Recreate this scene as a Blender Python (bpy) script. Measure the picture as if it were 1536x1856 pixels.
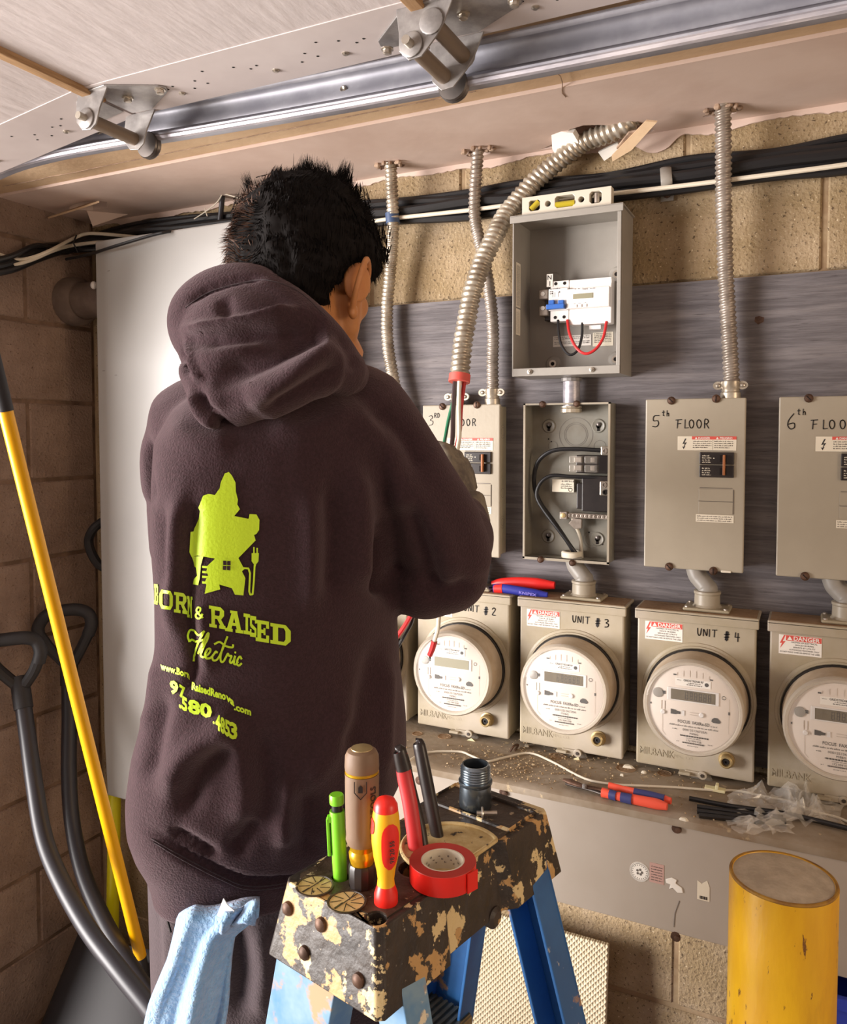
import bpy, bmesh, math, random
import numpy as np
from mathutils import Vector, Matrix, noise
from mathutils.bvhtree import BVHTree
random.seed(7)
PI = math.pi
for o_ in list(bpy.data.objects): bpy.data.objects.remove(o_)
C = bpy.context.scene.collection
SC = bpy.context.scene
# ---------------------------------------------------------------- camera
FPX, PX0, PY0 = 1450.0, 768.0, 850.0
YAW, PITCH = math.radians(26.03), math.radians(2.57)
CAMZ = 1.55
cam_d = bpy.data.cameras.new('camera'); cam = bpy.data.objects.new('camera', cam_d); C.objects.link(cam)
cam_d.sensor_fit = 'VERTICAL'; cam_d.sensor_height = 36; cam_d.sensor_width = 36*1536/1856
cam_d.lens = FPX/1856*36; cam_d.shift_y = -(928-PY0)/1856; cam_d.clip_start = 0.05
cam.location = (0, 0, CAMZ); cam.rotation_euler = (PI/2-PITCH, 0, YAW)
SC.camera = cam
# ---------------------------------------------------------------- world, lamps, exposure
SC.view_settings.view_transform = 'Standard'; SC.view_settings.look = 'None'
SC.view_settings.gamma = 1.0; SC.view_settings.exposure = 0.14; SC.view_settings.use_curve_mapping = False
w = bpy.data.worlds.new('world'); SC.world = w; w.use_nodes = True
bg = w.node_tree.nodes['Background']; bg.inputs[0].default_value = (1.0, 0.96, 0.93, 1); bg.inputs[1].default_value = 1.0
def area(name, loc, target, sx, sy, power, col):
    d = bpy.data.lights.new(name, 'AREA'); d.shape = 'RECTANGLE'; d.size = sx; d.size_y = sy; d.energy = power; d.color = col
    o = bpy.data.objects.new(name, d); C.objects.link(o); o.location = loc
    o.rotation_euler = (Vector(target)-Vector(loc)).to_track_quat('-Z', 'Y').to_euler(); return o
area('door_daylight', (-3.95, -1.5, 1.25), (-0.5, 1.4, 1.2), 2.2, 2.1, 500, (1.0, 0.945, 0.91))
area('warm_fill', (1.75, 0.45, 1.6), (-0.1, 1.5, 0.9), 0.6, 0.6, 12, (1.0, 0.78, 0.55))  # added warm fill for the right-hand side, stands for no real lamp
# ---------------------------------------------------------------- frames
Zv = Vector((0, 0, 1)); F0 = Vector((-math.sin(YAW), math.cos(YAW), 0)); R0 = Vector((math.cos(YAW), math.sin(YAW), 0))
CAMP = Vector((0, 0, CAMZ))
FW = math.cos(PITCH)*F0 - math.sin(PITCH)*Zv; UP = math.sin(PITCH)*F0 + math.cos(PITCH)*Zv
def ray(px, py): return R0*((px-PX0)/FPX) + UP*((PY0-py)/FPX) + FW
def W(px, py, Y): r = ray(px, py); return CAMP + r*(Y/r.y)
def K(px, py, d): r = ray(px, py); return CAMP + r*(d/r.dot(F0))
def Zp(px, py, z): r = ray(px, py); return CAMP + r*((z-CAMZ)/r.z)
def Xp(px, py, X): r = ray(px, py); return CAMP + r*(X/r.x)
class Fr:
    def __init__(s, o, u=(1, 0, 0), v=(0, 0, 1), n=None):
        s.o = Vector(o); s.u = Vector(u).normalized(); s.v = Vector(v).normalized()
        s.n = Vector(n).normalized() if n is not None else s.u.cross(s.v).normalized()
    def p(s, a, b, c=0): return s.o + s.u*a + s.v*b + s.n*c
WORLD = Fr((0, 0, 0), (1, 0, 0), (0, 1, 0), (0, 0, 1))
def wallfr(x, z, Y): return Fr((x, Y, z), (1, 0, 0), (0, 0, 1), (0, -1, 0))   # u right, v up, n towards the room
# ---------------------------------------------------------------- mesh builder
class MB:
    def __init__(s): s.v = []; s.f = []
    def add(s, vs, fs):
        b = len(s.v); s.v += [Vector(x) for x in vs]; s.f += [tuple(i+b for i in f) for f in fs]; return s
    def box(s, fr, x0, x1, y0, y1, z0, z1, tx=0, ty=0):
        c = [(x0, y0, z0), (x1, y0, z0), (x1, y1, z0), (x0, y1, z0), (x0+tx, y0+ty, z1), (x1-tx, y0+ty, z1), (x1-tx, y1-ty, z1), (x0+tx, y1-ty, z1)]
        return s.add([fr.p(*q) for q in c], [(0, 3, 2, 1), (4, 5, 6, 7), (0, 1, 5, 4), (1, 2, 6, 5), (2, 3, 7, 6), (3, 0, 4, 7)])
    def tube(s, path, rad, n=12, caps=True, closed=False, flat=1.0, ref=None):
        P = [Vector(p) for p in path]; m = len(P); R = rad if hasattr(rad, '__len__') else [rad]*m
        T = []
        for i in range(m):
            if closed: t = P[(i+1) % m]-P[i-1]
            else: t = P[min(i+1, m-1)]-P[max(i-1, 0)]
            T.append(t.normalized() if t.length > 1e-9 else Vector((0, 0, 1)))
        a = Vector(ref) if ref is not None else (Vector((0, 0, 1)) if abs(T[0].z) < .9 else Vector((1, 0, 0)))
        vs = []
        for i in range(m):
            a = (a - T[i]*a.dot(T[i]))
            a = a.normalized() if a.length > 1e-6 else T[i].orthogonal().normalized()
            b = T[i].cross(a)
            for k in range(n):
                th = 2*PI*k/n; vs.append(P[i] + a*(math.cos(th)*R[i]) + b*(math.sin(th)*R[i]*flat))
        fs = []
        for i in range(m if closed else m-1):
            j = (i+1) % m
            for k in range(n):
                fs.append((i*n+k, i*n+(k+1) % n, j*n+(k+1) % n, j*n+k))
        if caps and not closed:
            fs.append(tuple(range(n-1, -1, -1))); fs.append(tuple((m-1)*n+k for k in range(n)))
        return s.add(vs, fs)
    def lathe(s, fr, prof, n=24, cap0=True, cap1=True):          # axis = fr.n ; prof = [(radius, height)]
        vs = []
        for r, h in prof:
            for k in range(n): th = 2*PI*k/n; vs.append(fr.p(math.cos(th)*r, math.sin(th)*r, h))
        fs = []
        for i in range(len(prof)-1):
            for k in range(n): fs.append((i*n+k, i*n+(k+1) % n, (i+1)*n+(k+1) % n, (i+1)*n+k))
        if cap0: fs.append(tuple(range(n-1, -1, -1)))
        if cap1: fs.append(tuple((len(prof)-1)*n+k for k in range(n)))
        return s.add(vs, fs)
    def prism(s, fr, poly, z0, z1, sc=1.0, cen=(0, 0)):
        m = len(poly)
        vs = [fr.p(x, y, z0) for x, y in poly] + [fr.p(cen[0]+(x-cen[0])*sc, cen[1]+(y-cen[1])*sc, z1) for x, y in poly]
        fs = [tuple(range(m-1, -1, -1)), tuple(range(m, 2*m))] + [(i, (i+1) % m, m+(i+1) % m, m+i) for i in range(m)]
        return s.add(vs, fs)
    def flat(s, fr, poly, z=0.0): return s.add([fr.p(x, y, z) for x, y in poly], [tuple(range(len(poly)))])
    def disc(s, fr, x, y, r, z=0.0, n=16, ry=None):
        ry = ry or r
        return s.flat(fr, [(x+r*math.cos(2*PI*k/n), y+ry*math.sin(2*PI*k/n)) for k in range(n)], z)
    def ring(s, fr, x, y, r0, r1, z=0.0, n=28):
        vs = []
        for k in range(n):
            c_, s_ = math.cos(2*PI*k/n), math.sin(2*PI*k/n); vs += [fr.p(x+r0*c_, y+r0*s_, z), fr.p(x+r1*c_, y+r1*s_, z)]
        return s.add(vs, [(2*k, 2*k+1, (2*k+3) % (2*n), (2*k+2) % (2*n)) for k in range(n)])
    def rib(s, fr, pts, wd, z=0.0):                              # flat stroke through 2-D points
        for i in range(len(pts)-1):
            a = Vector(pts[i]); b = Vector(pts[i+1]); d = b-a
            if d.length < 1e-9: continue
            d.normalize(); q = Vector((-d.y, d.x))*wd/2
            s.flat(fr, [tuple(a-q), tuple(b-q), tuple(b+q), tuple(a+q)], z)
        for p in pts: s.disc(fr, p[0], p[1], wd/2, z, 8)
        return s
    def sphere(s, c, r, n=12, m=8, fr=None):
        rr = r if hasattr(r, '__len__') else (r, r, r); fr = fr or WORLD; c = Vector(c)
        vs = []; fs = []
        for i in range(m+1):
            ph = PI*i/m
            for k in range(n):
                th = 2*PI*k/n
                vs.append(c + fr.u*(math.sin(ph)*math.cos(th)*rr[0]) + fr.v*(math.sin(ph)*math.sin(th)*rr[1]) + fr.n*(math.cos(ph)*rr[2]))
        for i in range(m):
            for k in range(n): fs.append((i*n+k, (i+1)*n+k, (i+1)*n+(k+1) % n, i*n+(k+1) % n))
        return s.add(vs, fs)
    def mesh(s, name='m'):
        me = bpy.data.meshes.new(name); me.from_pydata([tuple(v) for v in s.v], [], s.f); me.update()
        bm = bmesh.new(); bm.from_mesh(me); bmesh.ops.remove_doubles(bm, verts=bm.verts, dist=1e-6) if len(s.v) < 60000 and s.merge else None
        if s.rec: bmesh.ops.recalc_face_normals(bm, faces=bm.faces)
        bm.to_mesh(me); bm.free(); return me
    merge = True; rec = True
ORG = {}
def link(o, parent=None, base=None):
    C.objects.link(o)
    if parent is not None:
        b = ORG[parent.name]; o.data.transform(Matrix.Translation(-b)); o.parent = parent; ORG[o.name] = b
    else:
        if base is None:
            vs = o.data.vertices; n = len(vs); co = np.empty(n*3); vs.foreach_get('co', co); co = co.reshape(-1, 3)
            base = ((co[:, 0].min()+co[:, 0].max())/2, (co[:, 1].min()+co[:, 1].max())/2, co[:, 2].min())
        b = Vector(base); o.data.transform(Matrix.Translation(-b)); o.location = b; ORG[o.name] = b
    return o
def obj(name, mb, mat, parent=None, smooth=None, bevel=0, base=None, seg=2):
    me = mb.mesh(name) if isinstance(mb, MB) else mb
    me.materials.clear(); me.materials.append(mat)
    o = bpy.data.objects.new(name, me); link(o, parent, base)
    if bevel:
        m = o.modifiers.new('b', 'BEVEL'); m.width = bevel; m.segments = seg; m.limit_method = 'ANGLE'; m.angle_limit = math.radians(40)
        m.harden_normals = False
    if smooth is None: smooth = 35
    if smooth:
        me.polygons.foreach_set('use_smooth', [True]*len(me.polygons))
        if smooth < 170: shade(me, smooth)
    return o
def shade(me, deg):
    me.update(); bm = bmesh.new(); bm.from_mesh(me); lim = math.radians(deg)
    for e in bm.edges:
        e.smooth = not (len(e.link_faces) == 2 and e.calc_face_angle(0) > lim)
    bm.to_mesh(me); bm.free()
def thing(name, label, cat, base, group=None):
    o = bpy.data.objects.new(name, None); C.objects.link(o); o.location = base; ORG[o.name] = Vector(base); o.empty_display_size = .05
    return tag(o, label, cat, group)
def tag(o, label=None, cat=None, group=None, kind=None):
    if label: o['label'] = label
    if cat: o['category'] = cat
    if group: o['group'] = group
    if kind: o['kind'] = kind
    return o
def dup(o, parent=None, delta=None):
    c = o.copy(); C.objects.link(c); c.parent = parent; ORG[c.name] = ORG[o.name]
    if delta is not None: c.location = o.location + Vector(delta); ORG[c.name] = ORG[o.name] + Vector(delta)
    for ch in list(o.children): dup(ch, c)
    return c
def fix_org(o):
    for ch in o.children: ORG[ch.name] = ORG[o.name]; fix_org(ch)
def tmp_eval(me, setup):
    o = bpy.data.objects.new('tmp', me); C.objects.link(o); setup(o)
    dg = bpy.context.evaluated_depsgraph_get(); dg.update()
    r = bpy.data.meshes.new_from_object(o.evaluated_get(dg)); bpy.data.objects.remove(o); return r
def remesh(mb, vox, smooth=6, fac=.5):
    def st(o):
        m = o.modifiers.new('r', 'REMESH'); m.mode = 'VOXEL'; m.voxel_size = vox
        if smooth: q = o.modifiers.new('s', 'SMOOTH'); q.factor = fac; q.iterations = smooth
    return tmp_eval(mb.mesh() if isinstance(mb, MB) else mb, st)
def boolean(mb, cutter, op='DIFFERENCE'):
    co = bpy.data.objects.new('cut', cutter.mesh()); C.objects.link(co)
    def st(o): m = o.modifiers.new('b', 'BOOLEAN'); m.object = co; m.operation = op; m.solver = 'EXACT'
    r = tmp_eval(mb.mesh() if isinstance(mb, MB) else mb, st); bpy.data.objects.remove(co); return r
def cr(pts, n=8):                                                # Catmull-Rom through points
    P = [Vector(p) for p in pts]; P = [P[0]*2-P[1]] + P + [P[-1]*2-P[-2]]; out = []
    for i in range(1, len(P)-2):
        a, b, c, d = P[i-1], P[i], P[i+1], P[i+2]
        for k in range(n):
            t = k/n; out.append(.5*((2*b) + (c-a)*t + (2*a-5*b+4*c-d)*t*t + (3*b-a-3*c+d)*t**3))
    out.append(P[-2]); return out
def resample(P, step):
    P = [Vector(p) for p in P]; L = [0]
    for i in range(1, len(P)): L.append(L[-1]+(P[i]-P[i-1]).length)
    n = max(2, int(L[-1]/step)); out = []; j = 0
    for k in range(n+1):
        s = L[-1]*k/n
        while j < len(L)-2 and L[j+1] < s: j += 1
        t = (s-L[j])/max(1e-9, L[j+1]-L[j]); out.append(P[j].lerp(P[j+1], t))
    return out
# ---------------------------------------------------------------- materials
def lin(h):
    h = h.lstrip('#'); r = [int(h[i:i+2], 16)/255 for i in (0, 2, 4)]
    return tuple(c/12.92 if c <= .04045 else ((c+.055)/1.055)**2.4 for c in r) + (1,)
MATS = {}
def mat(name, col, rough=.5, metal=0, var=None, vscale=8, vdetail=4, bump=0, bscale=60, spec=None, coat=0, sheen=0, alpha=None, trans=0, spots=None, stretch=(1, 1, 1), vlo=.4, vhi=.65):
    m = bpy.data.materials.new(name); m.use_nodes = True; nt = m.node_tree; N = nt.nodes; L = nt.links
    b = N['Principled BSDF']; b.inputs['Base Color'].default_value = lin(col); b.inputs['Roughness'].default_value = rough
    b.inputs['Metallic'].default_value = metal
    if spec is not None: b.inputs['Specular IOR Level'].default_value = spec
    if coat: b.inputs['Coat Weight'].default_value = coat; b.inputs['Coat Roughness'].default_value = .15
    if sheen: b.inputs['Sheen Weight'].default_value = sheen; b.inputs['Sheen Roughness'].default_value = .6; b.inputs['Sheen Tint'].default_value = (.9, .7, .72, 1)
    if alpha is not None: b.inputs['Alpha'].default_value = alpha
    if trans: b.inputs['Transmission Weight'].default_value = trans
    tc = N.new('ShaderNodeTexCoord'); mp = N.new('ShaderNodeMapping'); L.new(tc.outputs['Object'], mp.inputs[0]); mp.inputs['Scale'].default_value = stretch
    src = None
    if var:
        nz = N.new('ShaderNodeTexNoise'); nz.inputs['Scale'].default_value = vscale; nz.inputs['Detail'].default_value = vdetail; nz.inputs['Roughness'].default_value = .65
        L.new(mp.outputs[0], nz.inputs['Vector']); rp = N.new('ShaderNodeValToRGB'); L.new(nz.outputs[0], rp.inputs[0])
        rp.color_ramp.elements[0].position = vlo; rp.color_ramp.elements[0].color = lin(var); rp.color_ramp.elements[1].position = vhi; rp.color_ramp.elements[1].color = lin(col)
        src = rp.outputs[0]
    for sp in (spots or []):                                     # (colour, scale, threshold, softness)
        nz = N.new('ShaderNodeTexNoise'); nz.inputs['Scale'].default_value = sp[1]; nz.inputs['Detail'].default_value = 6; nz.inputs['Roughness'].default_value = .6
        L.new(mp.outputs[0], nz.inputs['Vector']); rp = N.new('ShaderNodeValToRGB'); L.new(nz.outputs[0], rp.inputs[0])
        if len(sp) > 4: nz.noise_dimensions = '4D'; nz.inputs['W'].default_value = sp[4]
        rp.color_ramp.elements[0].position = sp[2]; rp.color_ramp.elements[1].position = sp[2]+sp[3]
        mx = N.new('ShaderNodeMix'); mx.data_type = 'RGBA'; L.new(rp.outputs[0], mx.inputs[0])
        if src: L.new(src, mx.inputs[6])
        else: mx.inputs[6].default_value = lin(col)
        mx.inputs[7].default_value = lin(sp[0]); src = mx.outputs[2]
    if src: L.new(src, b.inputs['Base Color'])
    if bump:
        nz = N.new('ShaderNodeTexNoise'); nz.inputs['Scale'].default_value = bscale; nz.inputs['Detail'].default_value = 5; L.new(mp.outputs[0], nz.inputs['Vector'])
        bp = N.new('ShaderNodeBump'); bp.inputs['Strength'].default_value = min(1, bump); bp.inputs['Distance'].default_value = .004; L.new(nz.outputs[0], bp.inputs['Height']); L.new(bp.outputs[0], b.inputs['Normal'])
    MATS[name] = m; return m
M_block = mat('block_tan', '#b29c7f', .95, var='#96805f', vscale=6, bump=1, bscale=150, spots=[('#5e4c38', 150, .585, .06), ('#d6c3a4', 210, .62, .05), ('#9b8a78', 3, .5, .2)])
M_blockl = mat('block_brown', '#a38b7b', .95, var='#8a7364', vscale=7, bump=1, bscale=150, spots=[('#6b5444', 150, .60, .06), ('#bfa28a', 210, .64, .05)])
M_mortar = mat('mortar', '#ab9576', .95, var='#93795c', vscale=12, bump=.5)
M_mortarl = mat('mortar_brown', '#967a66', .95, var='#6d5746', vscale=12, bump=.5)
M_plaster = mat('plaster', '#dcc6b9', .8, var='#ceb5a7', vscale=3, bump=.15, bscale=30)
M_plasterb = mat('plaster_beige', '#d2b592', .8, var='#c3a381', vscale=5, bump=.3, bscale=60)
M_torn = mat('torn_board', '#b49a84', .95, var='#8a7260', vscale=40, bump=.8)
M_hole = mat('hole_dark', '#1c1512', .95)
M_ply = mat('ply_grey', '#777173', .7, var='#5d5759', vscale=9, stretch=(.7, 1, 11), bump=.8, bscale=22, spots=[('#857e7e', 4, .52, .2), ('#4e484a', 30, .62, .08)])
M_floor = mat('floor_concrete', '#a39a90', .9, var='#8c8379', vscale=4, bump=.4)
M_ceil = mat('ceiling_paint', '#8d8078', .9)
M_doorw = mat('door_white', '#d3c9c7', .6, var='#cac0be', vscale=60, stretch=(1, .25, 1), bump=.35, bscale=55)
M_stile = mat('stile_white', '#d2c7c4', .45, var='#c8bcb9', vscale=5)
M_wood = mat('raw_wood', '#b8946c', .7, var='#94714c', vscale=14, stretch=(6, .6, 6))
M_galv = mat('galvanised', '#a7a6ae', .45, .3, var='#93929b', vscale=14, bump=.08, bscale=30)
M_galvl = mat('galvanised_light', '#d4cdd0', .42, .5, var='#a9a5ad', vscale=18, stretch=(.5, 3, 3), bump=.1)
M_steel = mat('steel_plate', '#a8a3a0', .42, .45, var='#8a8583', vscale=30)
M_steeld = mat('steel_dark', '#6b6460', .4, .8)
M_tubeb = mat('hinge_tube', '#8d7c6b', .45, .6)
M_flex = mat('flex_steel', '#cfc5b4', .36, .55, var='#9c8f7e', vscale=25)
M_flexg = mat('flex_steel_dull', '#b3a79c', .42, .5, var='#8a7e73', vscale=25)
M_black = mat('black_cable', '#1c1b1d', .38, bump=.05)
M_white = mat('white_cable', '#dcd2bf', .55)
M_panel = mat('panel_grey', '#aca18f', .42, var='#a39886', vscale=4, bump=.06, bscale=140)
M_panel2 = mat('panel_side', '#b5a88f', .45, var='#a0947c', vscale=10)
M_gal2 = mat('box_grey', '#9d978f', .42, var='#938d85', vscale=6, bump=.05, bscale=140)
M_inner = mat('panel_inner', '#8f8c82', .42, var='#80796c', vscale=10, bump=.05)
M_meter = mat('socket_grey', '#b3a796', .45, var='#a5987f', vscale=7, spots=[('#a08a70', 9, .68, .15)], bump=.05, bscale=140)
M_dust = mat('dusty_top', '#a08468', .9, var='#87694b', vscale=18, bump=.6, bscale=120, spots=[('#cfb898', 60, .66, .05)])
M_trough = mat('trough_grey', '#b0a59a', .42, var='#a89c8f', vscale=3, bump=.04)
M_trought = mat('trough_top', '#9f9180', .7, var='#8a7862', vscale=9, bump=.3, spots=[('#c2ad8c', 45, .64, .06), ('#7d5f42', 5, .6, .15)])
M_ink = mat('marker_ink', '#1d1a1c', .5)
M_paper = mat('paper_label', '#e4dac6', .6)
M_paperw = mat('paper_white', '#efe9e0', .55)
M_red = mat('label_red', '#d8574c', .55)
M_print = mat('print_black', '#35302e', .6)
M_printg = mat('print_grey', '#6d655e', .6)
M_rust = mat('rusty_screw', '#6b4f3f', .55, .5, var='#4c372b', vscale=60)
M_screw = mat('bright_screw', '#c4bbae', .3, .9)
M_breaker = mat('breaker_black', '#2e2624', .35, var='#241d1c', vscale=30)
M_copper = mat('breaker_toggle', '#a8683c', .5)
M_brass = mat('brass', '#c4ac7c', .35, .55)
M_clearp = mat('clear_plastic', '#e8e0d4', .12, alpha=.20, spec=.9)
M_glassm = mat('meter_glass', '#f0ece4', .08, alpha=.10, spec=.8)
M_rim = mat('meter_rim', '#cfc3b2', .25, alpha=.75, spec=.7)
M_barrel = mat('meter_barrel', '#bfae99', .5, var='#a8957d', vscale=12, bump=.15)
M_facep = mat('meter_face', '#dfd2c6', .5)
M_faceg = mat('meter_groove', '#b5a596', .6)
M_lcd = mat('lcd_dark', '#5b5040', .3, var='#6d614c', vscale=60)
M_lcdl = mat('lcd_light', '#8f8a72', .3)
M_gasket = mat('gasket_black', '#1f1b1a', .5)
M_whitep = mat('white_plastic', '#dfdad6', .35)
M_whitep2 = mat('device_white', '#ece4df', .35)
M_blue = mat('toggle_blue', '#2a5fb0', .35)
M_redw = mat('red_wire', '#c0282a', .35)
M_greenw = mat('green_wire', '#2f7a58', .4)
M_brownw = mat('brown_wire', '#3a2a2a', .35)
M_bluet = mat('blue_tape', '#3f5274', .45)
M_level = mat('level_cream', '#cfc6b6', .4)
M_vial = mat('vial_yellow', '#b3a02c', .12, spec=.8)
M_bag = mat('bag_film', '#f4eee4', .1, alpha=.30, spec=1, coat=.6)
M_board = mat('white_board', '#aba8a5', .3, var='#a5a29f', vscale=2, spec=.6)
M_pipe = mat('old_pipe', '#7d6c62', .8, var='#66564d', vscale=10, bump=.4)
M_yellow = mat('pole_yellow', '#f2b100', .35)
M_yellow2 = mat('pole_lemon', '#ddd318', .35)
M_shovel = mat('shovel_black', '#252326', .6, bump=.03)
M_shaft = mat('shaft_black', '#2a282e', .42, .05)
M_bollard = mat('bollard_yellow', '#e7b314', .42, var='#d99f10', vscale=5, stretch=(3, 3, .8), spots=[('#c98f16', 4, .55, .12), ('#74481c', 30, .635, .02)], bump=.12, bscale=50)
M_bolltop = mat('bollard_concrete', '#c6b7a2', .85, var='#ab9c88', vscale=30, spots=[('#b9a890', 80, .6, .1)], bump=.3)
M_bollrim = mat('bollard_rim', '#7d5528', .7, var='#a97d28', vscale=30)
# ================================================================ THE SETTING
YB, YP, XL = 1.575, 1.56, -1.77          # block wall face, plywood face, left wall face
SOF = 2.115
def blocks(name, wall_mb, mortar, matb, fr, xs_of_row, rows, h, proud, parent_name):
    wallo = obj(name, wall_mb, mortar, smooth=0); tag(wallo, kind='structure')
    cache = {}
    for r in range(*rows):
        for (x0, x1) in xs_of_row(r):
            wd = round(x1-x0, 3)
            if wd < .03: continue
            if wd not in cache:
                me = MB().box(WORLD, -wd/2+.005, wd/2-.005, 0, .02, .005, h-.005).mesh('block')
                bm = bmesh.new(); bm.from_mesh(me); bmesh.ops.bevel(bm, geom=[e for e in bm.edges], offset=.003, segments=1, affect='EDGES'); bm.to_mesh(me); bm.free()
                me.materials.append(matb); cache[wd] = me
            o = bpy.data.objects.new('block', cache[wd]); C.objects.link(o); o.parent = wallo
            base = fr.p((x0+x1)/2, r*h+.03, random.uniform(-.0012, .0012))
            M = Matrix((fr.u.to_4d(), (-fr.n).to_4d(), fr.v.to_4d(), (0, 0, 0, 1))).transposed()
            for i in range(3): M[3][i] = 0; M[i][3] = (base - ORG[wallo.name])[i]
            M[3][3] = 1
            o.matrix_local = M; ORG[o.name] = base
    return wallo
def rowx_back(r):
    out = []; x = -1.77; off = [-.677, -.4456][r % 2]
    k = -4
    while off+k*.4545 < .62:
        a, b = max(XL, off+k*.4545), min(.62, off+(k+1)*.4545)
        if b > a: out.append((a, b))
        k += 1
    return out
fb = Fr((0, YB, 0), (1, 0, 0), (0, 0, 1), (0, -1, 0))
blocks('wall_back', MB().box(WORLD, XL-.2, 1.9, YB+.004, YB+.12, 0, 2.32), M_mortar, M_block, fb, rowx_back, (0, 11), .2, .004, '')
def rowx_left(r):
    off = YB - [.405, .205][r % 2]; out = []; k = -2
    edges = [1.0]
    e = off
    es = []
    while e > 1.0: es.append(e); e -= .405
    es = [1.0]+sorted(es)+[YB]
    return [(es[i], es[i+1]) for i in range(len(es)-1)]
fl = Fr((XL, 0, 0), (0, 1, 0), (0, 0, 1), (1, 0, 0))
blocks('wall_left', MB().box(WORLD, XL-.2, XL-.004, 1.0, YB+.1, 0, 2.3), M_mortarl, M_blockl, fl, rowx_left, (0, 11), .2, .004, '')
tag(obj('floor', MB().box(WORLD, -3.4, 1.9, -3.2, 1.7, -.05, 0), M_floor, smooth=0), kind='structure')
tag(obj('ceiling', MB().box(WORLD, -2.0, 1.9, -3.2, 1.7, 2.32, 2.36), M_ceil, smooth=0), kind='structure')
M_wallp = mat('wall_paint', '#9a8f86', .9, var='#8d8279', vscale=3)
tag(obj('wall_right', MB().box(WORLD, 1.9, 2.0, -3.2, 1.7, 0, 2.36), M_wallp, smooth=0), kind='structure')
tag(obj('wall_rear', MB().box(WORLD, -2.0, 2.0, -3.3, -3.2, 0, 2.36), M_wallp, smooth=0), kind='structure')
# soffit (boxed beam) with the torn hole for the big conduit
sof = MB().box(WORLD, XL, .62, 1.30, YB, SOF, SOF+.09)
hc = Zp(1088, 246, SOF)
jag = []
for k in range(22):
    a = 2*PI*k/22; r = 1+random.uniform(-.28, .28)
    jag.append((hc.x + math.cos(a)*.105*r, min(YB-.012, hc.y + math.sin(a)*.062*r)))
cut = MB().prism(WORLD, jag, SOF-.02, SOF+.07)
for cx, cy in ((707, 303), (866, 280), (1312, 206), (160, 372)):
    c_ = Zp(cx, cy, SOF); q = []
    for k in range(10):
        a = 2*PI*k/10; r = random.uniform(.8, 1.35)*(.022 if cx > 200 else .05); q.append((c_.x+math.cos(a)*r*1.3, min(YB-.01, c_.y+math.sin(a)*r*.6)))
    cut.prism(WORLD, q, SOF-.02, SOF+.07)
tag(obj('ceiling_soffit', boolean(sof, cut), M_plaster, smooth=0), kind='structure')
t2 = obj('trim_1', MB().box(WORLD, XL+.0, .62, 1.10, 1.299, SOF+.006, SOF+.09), M_plasterb, smooth=0); tag(t2, kind='structure')
# ragged plaster hanging from the soffit down the wall
mb = MB(); x = XL+.01; top = []; bot = []
while x < .6:
    d = .006+.016*max(0, noise.noise(Vector((x*9, 3, 0)))+.25)+.008*abs(noise.noise(Vector((x*45, 1, 0))))
    if -.33 < x < -.23: d += .03*math.sin((x+.33)/.1*PI)
    top.append((x, SOF+.001)); bot.append((x, SOF-d)); x += .007
for i in range(len(top)-1):
    mb.prism(Fr((0, YB-.001, 0), (1, 0, 0), (0, 0, 1), (0, -1, 0)), [bot[i], bot[i+1], top[i+1], top[i]], 0, .004)
sf = bpy.data.objects['ceiling_soffit']
obj('plaster_drip', mb, M_plaster, sf, smooth=0)
# plaster crack lines + torn board pieces round the big hole
mb = MB()
pts = [Zp(x_, y_, SOF-.0006) for x_, y_ in ((985, 110), (1016, 138), (1020, 150), (1019, 168), (1026, 176))]
for a, b in zip(pts, pts[1:]): mb.tube([a, b], .0009, 5)
cp = []
for k in range(60):
    x_ = -1.7+k*.02; cp.append(Vector((x_, 1.262+.004*noise.noise(Vector((x_*14, 0, 2)))+.004*noise.noise(Vector((x_*50, 0, 2))), SOF+.0052)))
mb.tube(cp, .0009, 5)
obj('crack', mb, M_torn, sf)
def shard(name, pts, th, m, parent, n=(0, -1, 0)):
    P = [Vector(p) for p in pts]; o = sum(P, Vector())/len(P); nn = (P[1]-P[0]).cross(P[2]-P[0]).normalized(); u = (P[1]-P[0]).normalized()
    fr = Fr(o, u, nn.cross(u), nn); pl = [((p-o).dot(fr.u), (p-o).dot(fr.v)) for p in P]
    return obj(name, MB().prism(fr, pl, -th/2, th/2), m, parent, smooth=0)
shard('torn_piece', [W(1003, 240, 1.50), W(1012, 232, 1.49), W(1042, 236, 1.49), W(1047, 262, 1.50), W(1034, 276, 1.53), W(1014, 283, 1.545), W(1006, 262, 1.53)], .012, M_paperw, sf)
shard('torn_piece', [W(1012, 262, 1.545), W(1030, 256, 1.54), W(1036, 290, 1.56), W(1014, 300, 1.565)], .006, M_plaster, sf)
shard('torn_piece', [W(1108, 285, 1.53), W(1170, 222, 1.45), W(1190, 224, 1.45), W(1150, 262, 1.52), W(1112, 290, 1.545)], .004, M_plasterb, sf)
shard('torn_piece', [W(1118, 268, 1.52), W(1140, 240, 1.48), W(1158, 236, 1.48), W(1132, 270, 1.53)], .004, M_torn, sf)
shard('torn_piece', [W(1085, 275, 1.545), W(1120, 258, 1.54), W(1126, 270, 1.55), W(1096, 290, 1.56)], .006, M_paperw, sf)
shard('torn_piece', [W(85, 392, 1.42), W(140, 375, 1.40), W(178, 362, 1.40), W(165, 372, 1.43), W(120, 388, 1.43), W(90, 397, 1.43)], .004, M_plasterb, sf)
shard('torn_piece', [W(155, 380, 1.46), W(200, 378, 1.5), W(240, 388, 1.54), W(170, 402, 1.55)], .008, M_plaster, sf)
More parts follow.
